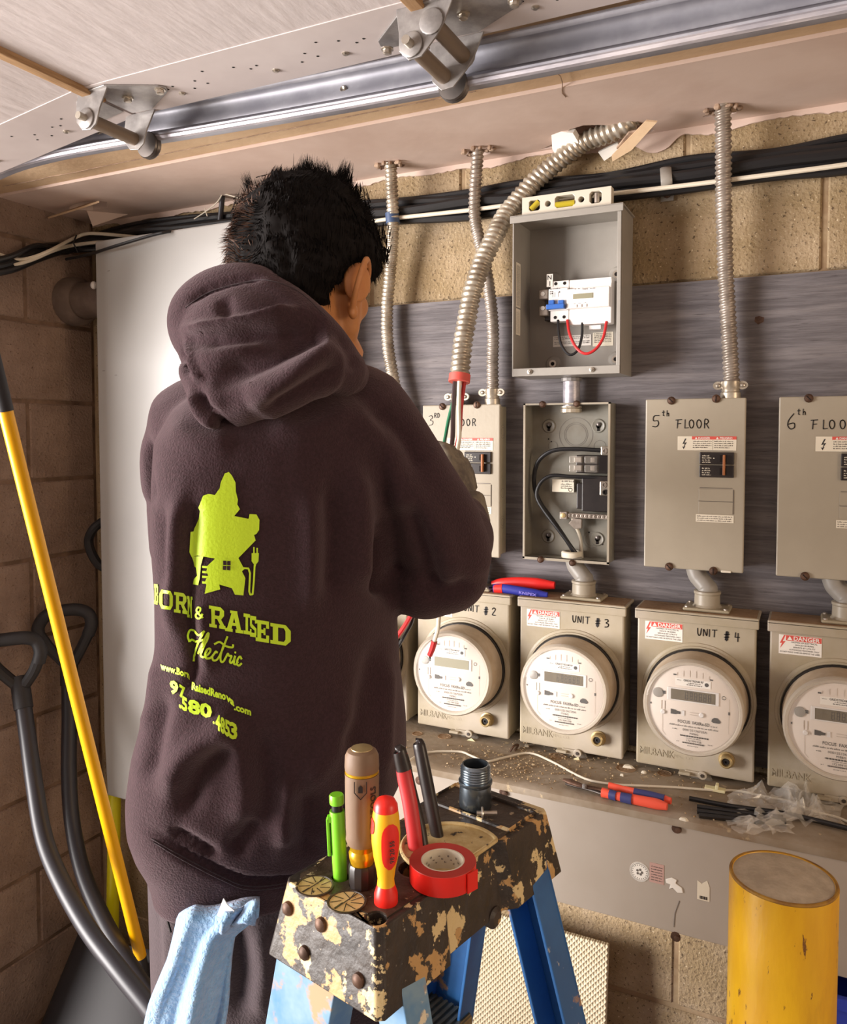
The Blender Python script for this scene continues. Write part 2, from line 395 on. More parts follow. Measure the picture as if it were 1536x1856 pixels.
for cx, cy, dx in ((707, 303, 1), (866, 280, 1), (1312, 206, -1)):
    c_ = W(cx, cy, 1.50)
    mbx = MB(); o_ = Vector((c_.x, c_.y, SOF-.002))
    for k in range(9):
        a = 2*PI*k/9+random.random()*.4; r = .018+.008*random.random(); q = o_+Vector((math.cos(a)*r*1.2, math.sin(a)*r*.7, -.002))
        mbx.sphere(q, (.007*random.uniform(.6, 1.3), .005, .003+.003*random.random()), 6, 4)
    obj('plaster_crumb', mbx, M_torn, sf, smooth=0)
# plywood backer
ply = obj('plywood_backer', MB().box(WORLD, -.98, .60, YP, YB-.0005, .94, 1.83), M_ply, smooth=0)
tag(ply, 'grey painted plywood board behind the breaker panels and conduits', 'board')
fp = wallfr(0, 0, YP)
mb = MB(); c_ = W(1377, 580, YP); mb.flat(fp, [(c_.x-.008, c_.z-.002), (c_.x-.002, c_.z-.008), (c_.x+.007, c_.z-.004), (c_.x+.008, c_.z+.004), (c_.x, c_.z+.007), (c_.x-.007, c_.z+.006)], .0006)
obj('rust_spot', mb, M_rust, ply, smooth=0)

# ================================================================ GARAGE DOOR OVERHEAD + TRACK
ZD = 2.085; YE = 1.02
door = thing('garage_door', 'white overhead garage door rolled open, with hinges and raw wood joint edges', 'garage door', (-.4, YE-.6, ZD))
J1, J2, J3 = -1.033, -.455, .123
def section(x0, x1, tilt=0, pivot=None):
    fr = Fr((x0, YE, ZD), (1, 0, 0), (0, -1, 0), (0, 0, -1))   # v runs to the camera side, n down
    if tilt:
        a = tilt; fr = Fr((pivot[0], YE, pivot[1]), (-math.cos(a), 0, -math.sin(a)), (0, -1, 0), (math.sin(a)*1, 0, -math.cos(a)))
    L_ = abs(x1-x0)
    s = obj('door_section', MB().box(fr, .002, L_-.002, 0, 2.3, -.044, 0), M_doorw, door, smooth=0)
    st = obj('end_stile', MB().box(fr, .004, L_-.004, -.001, .118, 0, .0016), M_stile, s, smooth=0, bevel=.0008)
    hol = MB()
    n = 0
    for cx in (.1, .16, .26, .36, .44, .5):
        if cx > L_-.05: continue
        for (dx, dy) in ((0, .03), (.018, .05), (.03, .035), (.05, .07)) if n % 2 else ((0, .06), (.02, .045), (.034, .05)):
            hol.disc(fr, cx+dx, dy+.01, .0022, .0019, 8)
        n += 1
    obj('screw_hole', hol, M_hole, s, smooth=0); bpy.data.objects[s.name].children
    for cx in (.13, .31, .43):
        if cx < L_-.06: obj('screw', MB().lathe(Fr(fr.p(cx, .035, .0016), fr.u, fr.v, fr.n), [(.0055, 0), (.0055, .0012), (.003, .003)], 10), M_screw, s)
    return fr
fs1 = section(J1, J2); fs2 = section(J2, J3); fs3 = section(J3, .65)
fs0 = section(J1, J1-.55, math.radians(7.5), (J1-.001, ZD))
for j in (J1, J2, J3):
    fr = Fr((j, YE, ZD), (1, 0, 0), (0, -1, 0), (0, 0, -1))
    obj('wood_edge', MB().box(fr, -.010, .010, .075, 2.3, -.02, .009), M_wood, door, smooth=0, bevel=.002)
def hinge(j, tilt, two):
    fr = Fr((j, YE-.035, ZD-.0018), (1, 0, 0), (0, -1, 0), (0, 0, -1))       # v towards camera, n down
    a = tilt; frl = Fr(fr.o, (math.cos(a), 0, math.sin(a)), (0, -1, 0), (math.sin(a), 0, -math.cos(a))) if a else fr
    base = obj('hinge', MB().prism(fr, [(.004, -.02), (.004, .075), (.045, .078), (.118, .040), (.126, .030), (.118, .018), (.045, -.022)], 0, .0025), M_steel, door, smooth=0, bevel=.0008)
    obj('leaf', MB().prism(frl, [(-.004, -.008), (-.004, .055), (-.035, .060), (-.088, .014), (-.092, .0), (-.080, -.010)], .0, .0025), M_steel, base, smooth=0, bevel=.0008)
    # two ears hanging down at each end, tubes between them
    ear = MB()
    for vy in (-.028, .070):
        fe = Fr(fr.p(0, vy, 0), (1, 0, 0), (0, 0, -1), (0, 1, 0))
        px = [-.03, .046] if not two else [-.04, .05]
        pts_ = [(px[0]*.6, 0), (px[1], 0), (.028, .030), (.020, .052), (.008, .060), (-.010, .058), (-.022, .044), (-.022, .02)]
        if two: pts_ = [(-.03, 0), (px[1], 0), (.036, .030), (.026, .044), (.006, .064), (-.012, .066), (-.026, .052), (-.026, .03)]
        ear.prism(fe, pts_, -.0014, .0014)
    obj('bracket', ear, M_steel, base, smooth=0, bevel=.0006)
    tb = MB(); cs = [(0.0, .042)] if not two else [(-.008, .048), (.020, .026)]
    for cx, cz in cs:
        tb.tube([fr.p(cx, -.028, cz), fr.p(cx, .070, cz)], .0105, 14)
    obj('bearing_tube', tb, M_tubeb, base)
    rg = MB()
    for cx, cz in cs:
        for vy in (-.031, .073): rg.lathe(Fr(fr.p(cx, vy, cz), (1, 0, 0), (0, 0, -1), (0, 1, 0)), [(.014, -.002), (.016, -.001), (.016, .001), (.014, .002)], 16)
    obj('collar', rg, M_steel, base)
    cx, cz = cs[0]
    rl = obj('roller_stem', MB().tube([fr.p(cx, -.030, cz), fr.p(cx, .088, cz)], .0058, 12), M_screw, base)
    return base, fr, cx, cz
rol = []
for j, tl, two in ((J1, math.radians(7.5), False), (J2, 0, True)):
    b, fr, cx, cz = hinge(j, tl, two)
    c_ = fr.p(cx, -.040, cz)
    obj('roller', MB().lathe(Fr(fr.p(cx, -.052, cz), (1, 0, 0), (0, 0, -1), (0, 1, 0)), [(.012, 0), (.021, .001), (.0225, .004), (.0205, .008), (.0225, .012), (.021, .015), (.014, .0155), (.014, .010), (.006, .010), (.006, .018)], 22), M_steeld, b)
    for dx, vv in ((.113, .030), (.045, .030), (-.078, .006)):
        q = fr if dx > 0 else fr
        o_ = q.p(dx, vv, .0025 + (0 if dx > 0 else .008))
        obj('bolt', MB().lathe(Fr(o_, (1, 0, 0), (0, -1, 0), (0, 0, -1)), [(.009, 0), (.009, .0015), (.0062, .002), (.0062, .0065), (.004, .0075)], 8), M_screw, b, smooth=20)
# track : C channel swept along X with the bend at the left end
prof = [(.008, .012), (.002, .006), (.004, .0), (.022, -.002), (.030, .004), (.030, .016), (.026, .020), (.026, .032), (.030, .036), (.030, .050), (.024, .056), (.006, .057), (.0, .052), (.002, .046)]
path = [(.62, 2.024), (.2, 2.030), (-.45, 2.036), (-.9, 2.048), (-1.15, 2.058), (-1.3, 2.060), (-1.42, 2.052), (-1.53, 2.025), (-1.62, 1.97), (-1.68, 1.89), (-1.70, 1.78)]
pp = cr([(x, 0, z) for x, z in path], 5); vs = []; fs = []
for i, p in enumerate(pp):
    t = (pp[min(i+1, len(pp)-1)]-pp[max(i-1, 0)]).normalized(); up = Vector((0, 1, 0)).cross(t).normalized()
    if up.z < 0 and i < 10: up = -up
    if i: 
        if up.dot(lastup) < 0: up = -up
    lastup = up
    for (dy, dz) in prof: vs.append(Vector((p.x, 1.042+dy, p.z)) + up*dz)
n = len(prof)
for i in range(len(pp)-1):
    for k in range(n-1): fs.append((i*n+k, i*n+k+1, (i+1)*n+k+1, (i+1)*n+k))
tm = MB().add(vs, fs); tm.merge = False; tm.rec = False
track = obj('door_track', tm, M_galv, smooth=50); md = track.modifiers.new('s', 'SOLIDIFY'); md.thickness = .0016
tag(track, 'galvanised steel garage door track curving down at one end above the conduits', 'track')
# bright rolled lips of the track
for (dy, dz, nm, mt, r_) in ((.006, .001, 'lower_lip', M_galvl, .0058), (.004, .054, 'upper_lip', M_galvl, .0042)):
    P = []
    for i, p in enumerate(pp):
        t = (pp[min(i+1, len(pp)-1)]-pp[max(i-1, 0)]).normalized(); up = Vector((-t.z, 0, t.x)); up = up if up.dot(Vector((.3, 0, 1))) > 0 or i > 40 else -up
        if t.x < 0: up = Vector((t.z, 0, -t.x))
        P.append(Vector((p.x, 1.042+dy, p.z)) + up*dz)
    obj(nm, MB().tube(P, r_, 8), mt, track)
for px, py in ((622, 162), (1465, 6), (180, 240), (640, 130)):
    q = W(px, py, 1.070); obj('bolt', MB().lathe(wallfr(q.x, q.z, 1.0715), [(.0065, 0), (.0065, .001), (.004, .0035), (.0015, .002)], 10), M_screw, track)
# ================================================================ text helpers
_tc = {}
def txt(s, size, bold=0.0, res=2):
    key = (s, bold, res)
    if key not in _tc:
        cu = bpy.data.curves.new('t', 'FONT'); cu.body = s; cu.size = 1; cu.offset = bold; cu.resolution_u = res; cu.fill_mode = 'FRONT'
        o = bpy.data.objects.new('t', cu); C.objects.link(o); dg = bpy.context.evaluated_depsgraph_get(); dg.update()
        me = bpy.data.meshes.new_from_object(o.evaluated_get(dg)); bpy.data.objects.remove(o)
        vs = [(v.co.x, v.co.y) for v in me.vertices]; fs = [tuple(p.vertices) for p in me.polygons]
        x0 = min(v[0] for v in vs); x1 = max(v[0] for v in vs); _tc[key] = ([(v[0]-x0, v[1]) for v in vs], fs, x1-x0)
    v, f, wd = _tc[key]
    return [(a*size, b*size) for a, b in v], f, wd*size
def put(mb, fr, s, x, y, size, z=0, width=None, bold=0.0, align='l', rot=0):
    v, f, wd = txt(s, size, bold); k = 1 if width is None else width/wd; wd *= k
    ox = x - (wd/2 if align == 'c' else wd if align == 'r' else 0); c_, s_ = math.cos(rot), math.sin(rot)
    mb.add([fr.p(ox+(a*k)*c_-b*s_, y+(a*k)*s_+b*c_, z) for a, b in v], f); mb.merge = False; mb.rec = False; return mb
def microtext(mb, fr, x0, x1, y, h, z, seed=0, fill=.8):
    rnd = random.Random(seed); x = x0
    while x < x1:                                      # a line of print too small to read: word-length dashes broken into letter marks
        wl = rnd.randint(2, 7)
        for k in range(wl):
            if x > x1: break
            hh = h*rnd.choice((.62, .7, 1.0)); mb.flat(fr, [(x, y), (x+h*.34, y), (x+h*.34, y+hh), (x, y+hh)], z); x += h*.55
        x += h*.5
SG = {  # hand-written strokes in a 0..0.7 x 0..1 box
 'F': [[(.05, 0), (.12, 1)], [(-.12, .98), (.55, 1.02)], [(.08, .52), (.45, .55)]], 'L': [[(.1, 1), (.08, 0), (.5, .05)]],
 'O': [[(.3, 1), (.1, .85), (.05, .45), (.2, .05), (.42, .05), (.56, .4), (.5, .8), (.3, 1)]], 'R': [[(.08, 0), (.1, 1), (.42, .98), (.5, .75), (.35, .52), (.1, .5)], [(.25, .5), (.55, -.02)]],
 'D': [[(.08, 0), (.1, 1), (.4, .9), (.55, .55), (.42, .15), (.08, 0)]], 'U': [[(.05, 1), (.08, .3), (.25, 0), (.45, .2), (.55, 1)]], 'N': [[(.05, 0), (.1, .95), (.5, .08), (.58, 1)]],
 'I': [[(.1, 1), (.08, 0)]], 'T': [[(0, .97), (.6, 1.02)], [(.3, 1), (.26, 0)]], 't': [[(.2, 1), (.18, .1), (.35, .05)], [(0, .68), (.42, .72)]], 'h': [[(.1, 1), (.08, 0)], [(.09, .35), (.28, .55), (.4, .4), (.4, 0)]],
 '#': [[(.18, 1), (.1, 0)], [(.42, 1), (.34, 0)], [(0, .65), (.55, .72)], [(-.02, .32), (.5, .38)], [(.28, 1.05), (.22, -.1)]],
 '2': [[(.05, .8), (.2, 1), (.42, .95), (.45, .7), (.05, .05), (.5, .0)]], '3': [[(.05, .95), (.35, 1), (.45, .78), (.2, .55), (.5, .4), (.42, .08), (.05, .0)]], '4': [[(.1, 1), (.05, .45), (.55, .48)], [(.38, .95), (.36, -.05)]],
 '5': [[(.55, 1.0), (.12, .95), (.08, .55), (.42, .55), (.5, .25), (.3, .02), (.0, .06)]], '6': [[(.4, 1), (.12, .6), (.05, .25), (.22, 0), (.45, .1), (.42, .38), (.1, .32)]], }
def hand(mb, fr, s, x, y, h, z, wd=.0022, sp=.72, slant=0):
    for i, ch in enumerate(s):
        if ch == ' ': x += h*.5; continue
        for st in SG[ch]:
            pts = [(x+px*h, y+py*h+slant*(x+px*h)) for px, py in st]
            if len(pts) > 3: pts = [(p.x, p.y) for p in cr([(a, b, 0) for a, b in pts], 4)]
            mb.rib(fr, pts, wd, z)
        x += h*(sp if ch != 'I' and ch != 'L' else sp*.62)
    mb.merge = False; mb.rec = False; return mb

# ================================================================ FLEX CONDUITS
def flex(name, label, pts, r, pitch, m, pxs=True, step=4):
    P = resample(cr(pts, 10), pitch/step); R = [r*(1+.13*math.cos(2*PI*i/step)) for i in range(len(P))]
    n = 16; mb = MB(); mb.merge = False; mb.rec = False
    a = None; vs = []; fs = []; T = []
    for i in range(len(P)): T.append((P[min(i+1, len(P)-1)]-P[max(i-1, 0)]).normalized())
    a = T[0].orthogonal().normalized()
    for i in range(len(P)):
        a = (a-T[i]*a.dot(T[i])).normalized(); b = T[i].cross(a)
        for k in range(n):
            th = 2*PI*k/n; rr = r*(1+.12*math.cos(2*PI*(i/step) - th)); vs.append(P[i]+a*(math.cos(th)*rr)+b*(math.sin(th)*rr))
    for i in range(len(P)-1):
        for k in range(n): fs.append((i*n+k, i*n+(k+1) % n, (i+1)*n+(k+1) % n, (i+1)*n+k))
    fs.append(tuple(range(n-1, -1, -1))); fs.append(tuple((len(P)-1)*n+k for k in range(n)))
    mb.add(vs, fs); o = obj(name, mb, m, smooth=170); tag(o, label, 'conduit'); return o, P, T
# end points run up into the soffit
def wl(l, Y): return [W(x, y, yy) for (x, y, yy) in l]
c1, _, _ = flex('flexible_conduit', 'flexible metal conduit with blue tape, just beside the head of the person', wl([(708, 262, 1.50), (709, 305, 1.505), (711, 350, 1.51), (713, 400, 1.515), (711, 450, 1.525), (706, 510, 1.53), (702, 560, 1.53), (703, 620, 1.53), (712, 680, 1.53), (724, 740, 1.53), (732, 800, 1.53)], 0), .0125, .0088, M_flex)
P = [W(711, 386, 1.5145), W(712.5, 405, 1.5155)]; obj('tape_band', MB().tube(P, .0149, 18), M_bluet, c1)
c2, _, _ = flex('flexible_conduit', 'flexible metal conduit passing behind the thick one, entering the third floor panel', wl([(866, 248, 1.51), (866, 282, 1.51), (862, 340, 1.515), (861, 390, 1.52), (868, 430, 1.525), (880, 480, 1.53), (889, 540, 1.53), (894, 600, 1.53), (893, 660, 1.53), (894, 712, 1.53)], 0), .0118, .0085, M_flexg)
c3, P3, T3 = flex('flexible_conduit', 'thickest flexible metal conduit, hanging open from the torn hole above the level', wl([(1150, 212, 1.51), (1122, 233, 1.51), (1062, 256, 1.52), (1023, 284, 1.525), (985, 315, 1.525), (961, 338, 1.52), (935, 368, 1.51), (914, 395, 1.495), (893, 437, 1.47), (876, 472, 1.455), (865, 503, 1.445), (854, 539, 1.435), (846, 584, 1.425), (839, 625, 1.415), (833, 690, 1.40)], 0), .0178, .0112, M_flex)
c4, _, _ = flex('flexible_conduit', 'flexible metal conduit dropping into the fifth floor panel', wl([(1309, 180, 1.49), (1311, 212, 1.50), (1312, 280, 1.51), (1312, 350, 1.515), (1314, 430, 1.52), (1316, 500, 1.525), (1320, 570, 1.53), (1324, 640, 1.53), (1327, 700, 1.53)], 0), .0132, .0092, M_flexg)
def connector(px, py, Y, r=.0135, parent=None):
    q = W(px, py, Y); fr = Fr(q, (1, 0, 0), (0, 1, 0), (0, 0, 1))
    b = MB().lathe(fr, [(r*1.25, -.020), (r*1.25, -.008), (r*1.1, -.006), (r*1.15, .0), (r*1.22, .002), (r*1.22, .012), (r*1.05, .013)], 20)
    fe = wallfr(q.x, q.z, Y-.004)
    for s in (-1, 1):
        b.prism(fe, [(s*r*.9+.009*math.cos(a)*1.0+s*.008, .005+.0075*math.sin(a)) for a in [2*PI*k/14 for k in range(14)]], -.003, .003)
    o = obj('conduit_connector', b, M_flex, parent)
    for s in (-1, 1): obj('screw', MB().lathe(wallfr(q.x+s*(r*.9+.008), q.z+.005, Y-.007), [(.004, 0), (.004, .0015), (.002, .003)], 10), M_screw, o)
    return o
o = connector(893, 716, 1.53, .0125); tag(o, 'metal clamp connector holding a conduit on the third floor panel', 'connector')
o = connector(1325, 704, 1.53, .0138); tag(o, 'metal clamp connector on top of the fifth floor panel', 'connector')
o = connector(830, 724, 1.535, .0125); tag(o, 'metal clamp connector behind the hanging wires on the third floor panel', 'connector')
# conductors leaving the thick conduit into the gloved hand
E = P3[-1]; tt = T3[-1]
def cable(name, label, cat, pts, r, m, group=None, n=10, parent=None, sub=6):
    o = obj(name, MB().tube(cr(pts, sub), r, n), m, parent)
    if parent is None: tag(o, label, cat, group)
    return o
cable('wire', 'white wire hanging from the thick conduit to the gloved hand', 'wire', [P3[-8]+Vector((.005, -.003, 0)), E+Vector((.003, -.006, 0)), W(832, 740, 1.385), W(833, 790, 1.36), W(827, 830, 1.33), W(824, 870, 1.30)], .0042, M_white)
cable('wire', 'black wire hanging from the thick conduit to the gloved hand', 'wire', [P3[-8]+Vector((-.006, 0, 0)), E+Vector((-.007, -.004, 0)), W(822, 745, 1.385), W(821, 790, 1.36), W(817, 830, 1.33), W(818, 870, 1.30)], .0045, M_brownw)
cable('wire', 'red wire hanging behind the white one from the thick conduit', 'wire', [P3[-8]+Vector((.009, .004, 0)), E+Vector((.009, .004, 0)), W(836, 740, 1.40), W(834, 780, 1.39), W(826, 820, 1.35), W(826, 860, 1.31)], .004, M_redw)
cable('wire', 'thin green wire curving from the thick conduit behind the sleeve', 'wire', [P3[-8]+Vector((-.002, .009, 0)), E+Vector((-.004, .008, 0)), W(816, 750, 1.40), W(809, 785, 1.38), W(805, 815, 1.34), W(812, 850, 1.30)], .0034, M_greenw)
o = obj('bushing', MB().tube([E-tt*.012, E+tt*.003], .0205, 18), M_red, c3); 
# ================================================================ CABLE BUNDLE ALONG THE WALL
rnd = random.Random(3)
def bpt(px, py, dz, Y=1.545): q = W(px, py, Y); q.z += dz; return q
rail = [(1660, 262), (1536, 281), (1400, 299), (1250, 318), (1100, 340), (950, 358), (850, 371), (720, 385), (560, 395), (430, 405), (330, 413), (250, 422), (180, 437)]
bund = thing('cable_bundle', 'bundle of thick black cables strapped along the block wall', 'cable', (-.6, 1.54, 2.0))
for i, (dz, dy, r) in enumerate(((.014, .004, .0115), (-.009, .0, .0120), (.003, -.018, .0105), (-.022, -.004, .0085), (.026, .006, .007))):
    P = [bpt(x, y, dz*(1 if x > 400 else .8)+.004*math.sin(x*.02+i*2), 1.548+dy*.9) for x, y in rail]
    P += [W(120, 445+i*3, 1.50-i*.006), Xp(70, 458-dz*500, XL+.03+.006*i), Xp(20, 478-dz*500, XL+.03+.006*i), Xp(-40, 490-dz*400, XL+.03)]
    obj('cable', MB().tube(cr(P, 5), r, 10), M_black, bund)
P = [bpt(x, y+(17 if x > 1150 else 12)-(2 if x < 1000 else 0), 0, 1.522) for x, y in rail[:8]] + [W(640, 405, 1.52), W(500, 415, 1.52), W(330, 431, 1.52), W(265, 431, 1.515)]
P += [W(170, 423, 1.50), W(138, 430, 1.49), Xp(95, 452, XL+.09), Xp(60, 466, XL+.07), Xp(30, 470, XL+.05), Xp(-10, 458, XL+.03)]
tag(obj('thin_cable', MB().tube(cr(P, 5), .0042, 8), M_white), 'thin white cable running along the front of the black cable bundle', 'cable')
P = [W(235, 439, 1.515), W(180, 439, 1.505), W(130, 445, 1.49), Xp(95, 455, XL+.08), Xp(60, 470, XL+.07), Xp(25, 481, XL+.05)]
tag(obj('thin_cable', MB().tube(cr(P, 5), .0045, 8), M_white), 'short cream cable looped under the white one near the left wall corner', 'cable')
P = [W(330, 416, 1.50), W(300, 421, 1.425), W(270, 428, 1.42), W(200, 449, 1.42), W(165, 460, 1.44), W(120, 470, 1.45)]
tag(obj('thin_cable', MB().tube(cr(P, 5), .0038, 8), M_black), 'thin dark cable crossing over the top corner of the white board', 'cable')
zt = MB()
for px, py in ((139, 442),):
    q = W(px, py, 1.478); zt.tube([q+Vector((0, 0, .022)), q+Vector((.002, -.012, .0)), q+Vector((.004, 0, -.022))], .002, 6)
obj('cable_tie', zt, M_black, bund)
q = W(1209, 330, 1.53); stp = thing('cable_strap', 'metal strap and bolt clamping the black cable bundle to the block wall', 'clamp', q)
obj('strap', MB().tube(cr([W(1207, 303, 1.570), W(1207, 305, 1.535), W(1208, 318, 1.518), W(1209, 333, 1.520), W(1209, 345, 1.545), W(1209, 350, 1.568)], 4), .010, 8, flat=.18, ref=(1, 0, 0)), M_gal2, stp)
fe = wallfr(*[W(1210, 353, 1.568).x, W(1210, 353, 1.568).z], 1.570)
obj('tab', MB().box(fe, -.012, .012, -.012, .012, 0, .003), M_gal2, stp, bevel=.001); obj('bolt', MB().lathe(fe, [(.007, .003), (.007, .006), (.004, .008)], 8), M_rust, stp)
q = W(402, 352, 1.53); hk = thing('wire_stub', 'dark pipe stub with loose pale wire ends below the soffit', 'pipe stub', W(399, 405, 1.53))
obj('stub', MB().tube([W(404, 352, 1.53), W(399, 400, 1.535)], .0062, 10), M_shaft, hk)
for pts in ([(404, 350), (395, 365), (378, 380), (352, 397)], [(404, 351), (420, 355), (440, 362)], [(402, 352), (392, 347), (385, 348)], [(404, 352), (410, 345), (418, 346)], [(372, 378), (374, 386), (376, 392)]):
    obj('strand', MB().tube(cr([W(x, y, 1.522) for x, y in pts], 4), .0014, 6), M_white, hk)

# ================================================================ CLOSED BREAKER PANELS
ZB, ZT, YF = 1.302, 1.612, 1.51
def sticker(parent, fr, x, y, wd, h, name='label', m=None, z=.0006): return obj(name, MB().box(fr, x, x+wd, y, y+h, z-.0005, z), m or M_paper, parent, smooth=0)
def breaker(parent, fr, x, y, wd, h, z):
    b = obj('breaker', MB().box(fr, x, x+wd, y, y+h/2-.0008, z-.004, z+.004).box(fr, x, x+wd, y+h/2+.0008, y+h, z-.004, z+.004), M_breaker, parent, bevel=.0012, smooth=0)
    tg = MB()
    for k in (0, 1):
        yy = y+h*(.25+.5*k); tg.box(fr, x+wd*.60, x+wd*.78, yy-h*.13, yy+h*.13, z+.004, z+.0075)
    obj('slot', tg, M_hole, b, smooth=0)
    obj('toggle', MB().box(fr, x+wd*.69, x+wd*.76, y+h*.1, y+h*.9, z+.004, z+.013), M_copper, b, smooth=0, bevel=.001)
    pr = MB()
    for k in (0, 1):
        for r in range(4): microtext(pr, fr, x+wd*.08, x+wd*(.34-.05*(r % 2)), y+h*(.08+.5*k)+r*h*.085, h*.05, z+.0046, seed=r+k*7)
    pr.disc(fr, x+wd*.42, y+h*.76, .0012, z+.0046, 8)
    pr.rec = False; obj('print', pr, M_paper, b, smooth=0)
    return b
def panel(x0, base_label, first=False):
    w_ = .1725
    t = thing('breaker_panel', base_label, 'breaker panel', (x0+w_/2, YP, ZB), 'row of breaker panels on the plywood')
    fr = wallfr(x0, ZB, YF); H = ZT-ZB
    obj('box', MB().box(fr, .004, w_-.004, .004, H-.004, -(YP-YF)+.0005, -.002), M_panel2, t, smooth=0, bevel=.002)
    obj('cover', MB().box(fr, 0, w_, 0, H, -.010, 0), M_panel, t, smooth=0, bevel=.0022)
    fsd = Fr((x0+w_-.004, YF, ZB), (0, 1, 0), (0, 0, 1), (1, 0, 0)); kn = MB()
    for (yy, r) in ((H-.055, .014), (H-.055, .009), (.07, .013), (.07, .008), (.13, .010)): kn.ring(fsd, .027, yy, r-.0006, r, .0004)
    kn.rec = False; obj('knockout', kn, M_printg, t, smooth=0)
    breaker(t, fr, w_*.56, H*.545, .058, .045, 0)
    bl = MB()
    for k in (0, 1): bl.box(fr, w_*.555, w_*.555+.058, H*.335+k*.0225, H*.335+k*.0225+.0215, -.001, .0008)
    obj('blank_cover', bl, M_panel, t, smooth=0, bevel=.0005)
    ln = MB()
    for yy in (H*.335+.0455, H*.545+.047): ln.box(fr, w_*.565, w_*.565+.055, yy, yy+.001, 0, .001)
    ln.box(fr, w_*.555+.0582, w_*.555+.0592, H*.335, H*.335+.044, 0, .001); ln.box(fr, w_*.555, w_*.555+.058, H*.335+.0215, H*.335+.0222, 0, .001)
    tag(obj('slot_line', ln, M_printg, t, smooth=0), kind='stuff')
    sticker(t, fr, w_*.335, H*.70, .100, .025, 'warning_label')
    rd = MB().box(fr, w_*.335+.025, w_*.335+.100, H*.70+.0195, H*.70+.025, .0003, .0008); obj('red_band', rd, M_red, t, smooth=0)
    pt = MB(); bx, by = w_*.335, H*.70
    pt.flat(fr, [(bx+.013, by+.021), (bx+.0085, by+.011), (bx+.0125, by+.0118), (bx+.0105, by+.006), (bx+.008, by+.007), (bx+.0108, by+.002), (bx+.0138, by+.0075), (bx+.012, by+.007), (bx+.0165, by+.0145), (bx+.012, by+.0135), (bx+.0155, by+.021)], .0008)
    for c_ in (0, 1):
        for r in range(4): microtext(pt, fr, bx+.027+.036*c_, bx+.058+.036*c_-(.006 if r == 3 else 0), by+.0155-r*.0038, .0019, .0008, seed=r+c_*5)
    pt.box(fr, bx+.0605, bx+.0609, by+.001, by+.019, .0006, .0008)
    pt.rec = False; obj('warning_text', pt, M_print, t, smooth=0)
    wt = MB(); put(wt, fr, 'DANGER', bx+.046, by+.0203, .0052, .0010, width=.020, bold=.02, align='c'); put(wt, fr, 'PELIGRO', bx+.083, by+.0203, .0052, .0010, width=.021, bold=.02, align='c')
    wt.flat(fr, [(bx+.030, by+.0203), (bx+.0345, by+.0203), (bx+.0322, by+.0242)], .0010); wt.flat(fr, [(bx+.066, by+.0203), (bx+.0705, by+.0203), (bx+.0682, by+.0242)], .0010)
    obj('band_text', wt, M_paperw, t, smooth=0)
    sticker(t, fr, w_*.53, H*.285, .064, .0135, 'notice_label'); nt_ = MB()
    for r in range(3): microtext(nt_, fr, w_*.53+.002, w_*.53+.061, H*.285+.0095-r*.0038, .0020, .0008, seed=20+r)
    nt_.rec = False; obj('notice_text', nt_, M_printg, t, smooth=0)
    for (xx, yy) in ((.046, H-.003), (.123, H-.001), (.046, .003), (.123, .001)):
        s = obj('cover_screw', MB().lathe(Fr(fr.p(xx, yy, .0), fr.u, fr.v, fr.n), [(.0075, 0), (.0075, .002), (.005, .005), (.001, .006)], 12), M_rust, t)
        obj('screw_slot', MB().box(Fr(fr.p(xx, yy, .0055), (math.cos(1+xx*30), 0, math.sin(1+xx*30)), (-math.sin(1+xx*30), 0, math.cos(1+xx*30)), (0, -1, 0)), -.005, .005, -.0007, .0007, -.001, .0008), M_hole, s, smooth=0)
    return t, fr, w_, H
pp5, fr5, w_, H_ = panel(-.281, 'grey breaker panel marked 5th FLOOR in black marker')
pdx = {'3': -.7395-(-.281), '6': -.0557-(-.281)}
p3 = dup(pp5, None, (pdx['3'], 0, -.004)); p3['label'] = 'grey breaker panel marked 3RD FLOOR, partly behind the hooded person and hanging wires'
p6 = dup(pp5, None, (pdx['6'], 0, 0)); p6['label'] = 'grey breaker panel marked 6th FLOOR, next after the fifth floor one'
def write(t, fr, words):
    mb = MB()
    for (s, x, y, h, wd, sp) in words: hand(mb, fr, s, x, y, h, .0007, wd, sp)
    obj('handwriting', mb, M_ink, t, smooth=0)
write(pp5, fr5, [('5', .013, H_-.051, .021, .0016, .7), ('th', .030, H_-.031, .010, .0013, .75), ('FLOOR', .056, H_-.053, .015, .0015, .86)])
f3 = wallfr(-.7395, ZB-.004, YF); write(p3, f3, [('3', .014, H_-.042, .020, .0012, .7), ('RD', .027, H_-.026, .009, .0011, .8), ('FLOOR', .066, H_-.043, .0135, .0014, .95)])
f6 = wallfr(-.0557, ZB, YF); write(p6, f6, [('6', .013, H_-.055, .026, .0016, .7), ('th', .029, H_-.031, .010, .0013, .8), ('FLOOR', .052, H_-.055, .015, .0015, 1.05)])
q = W(1316, 1036, YF); obj('scrap', MB().box(wallfr(q.x, q.z, YF), -.008, .009, -.002, .002, 0, .0015), M_white, pp5, bevel=.0008)

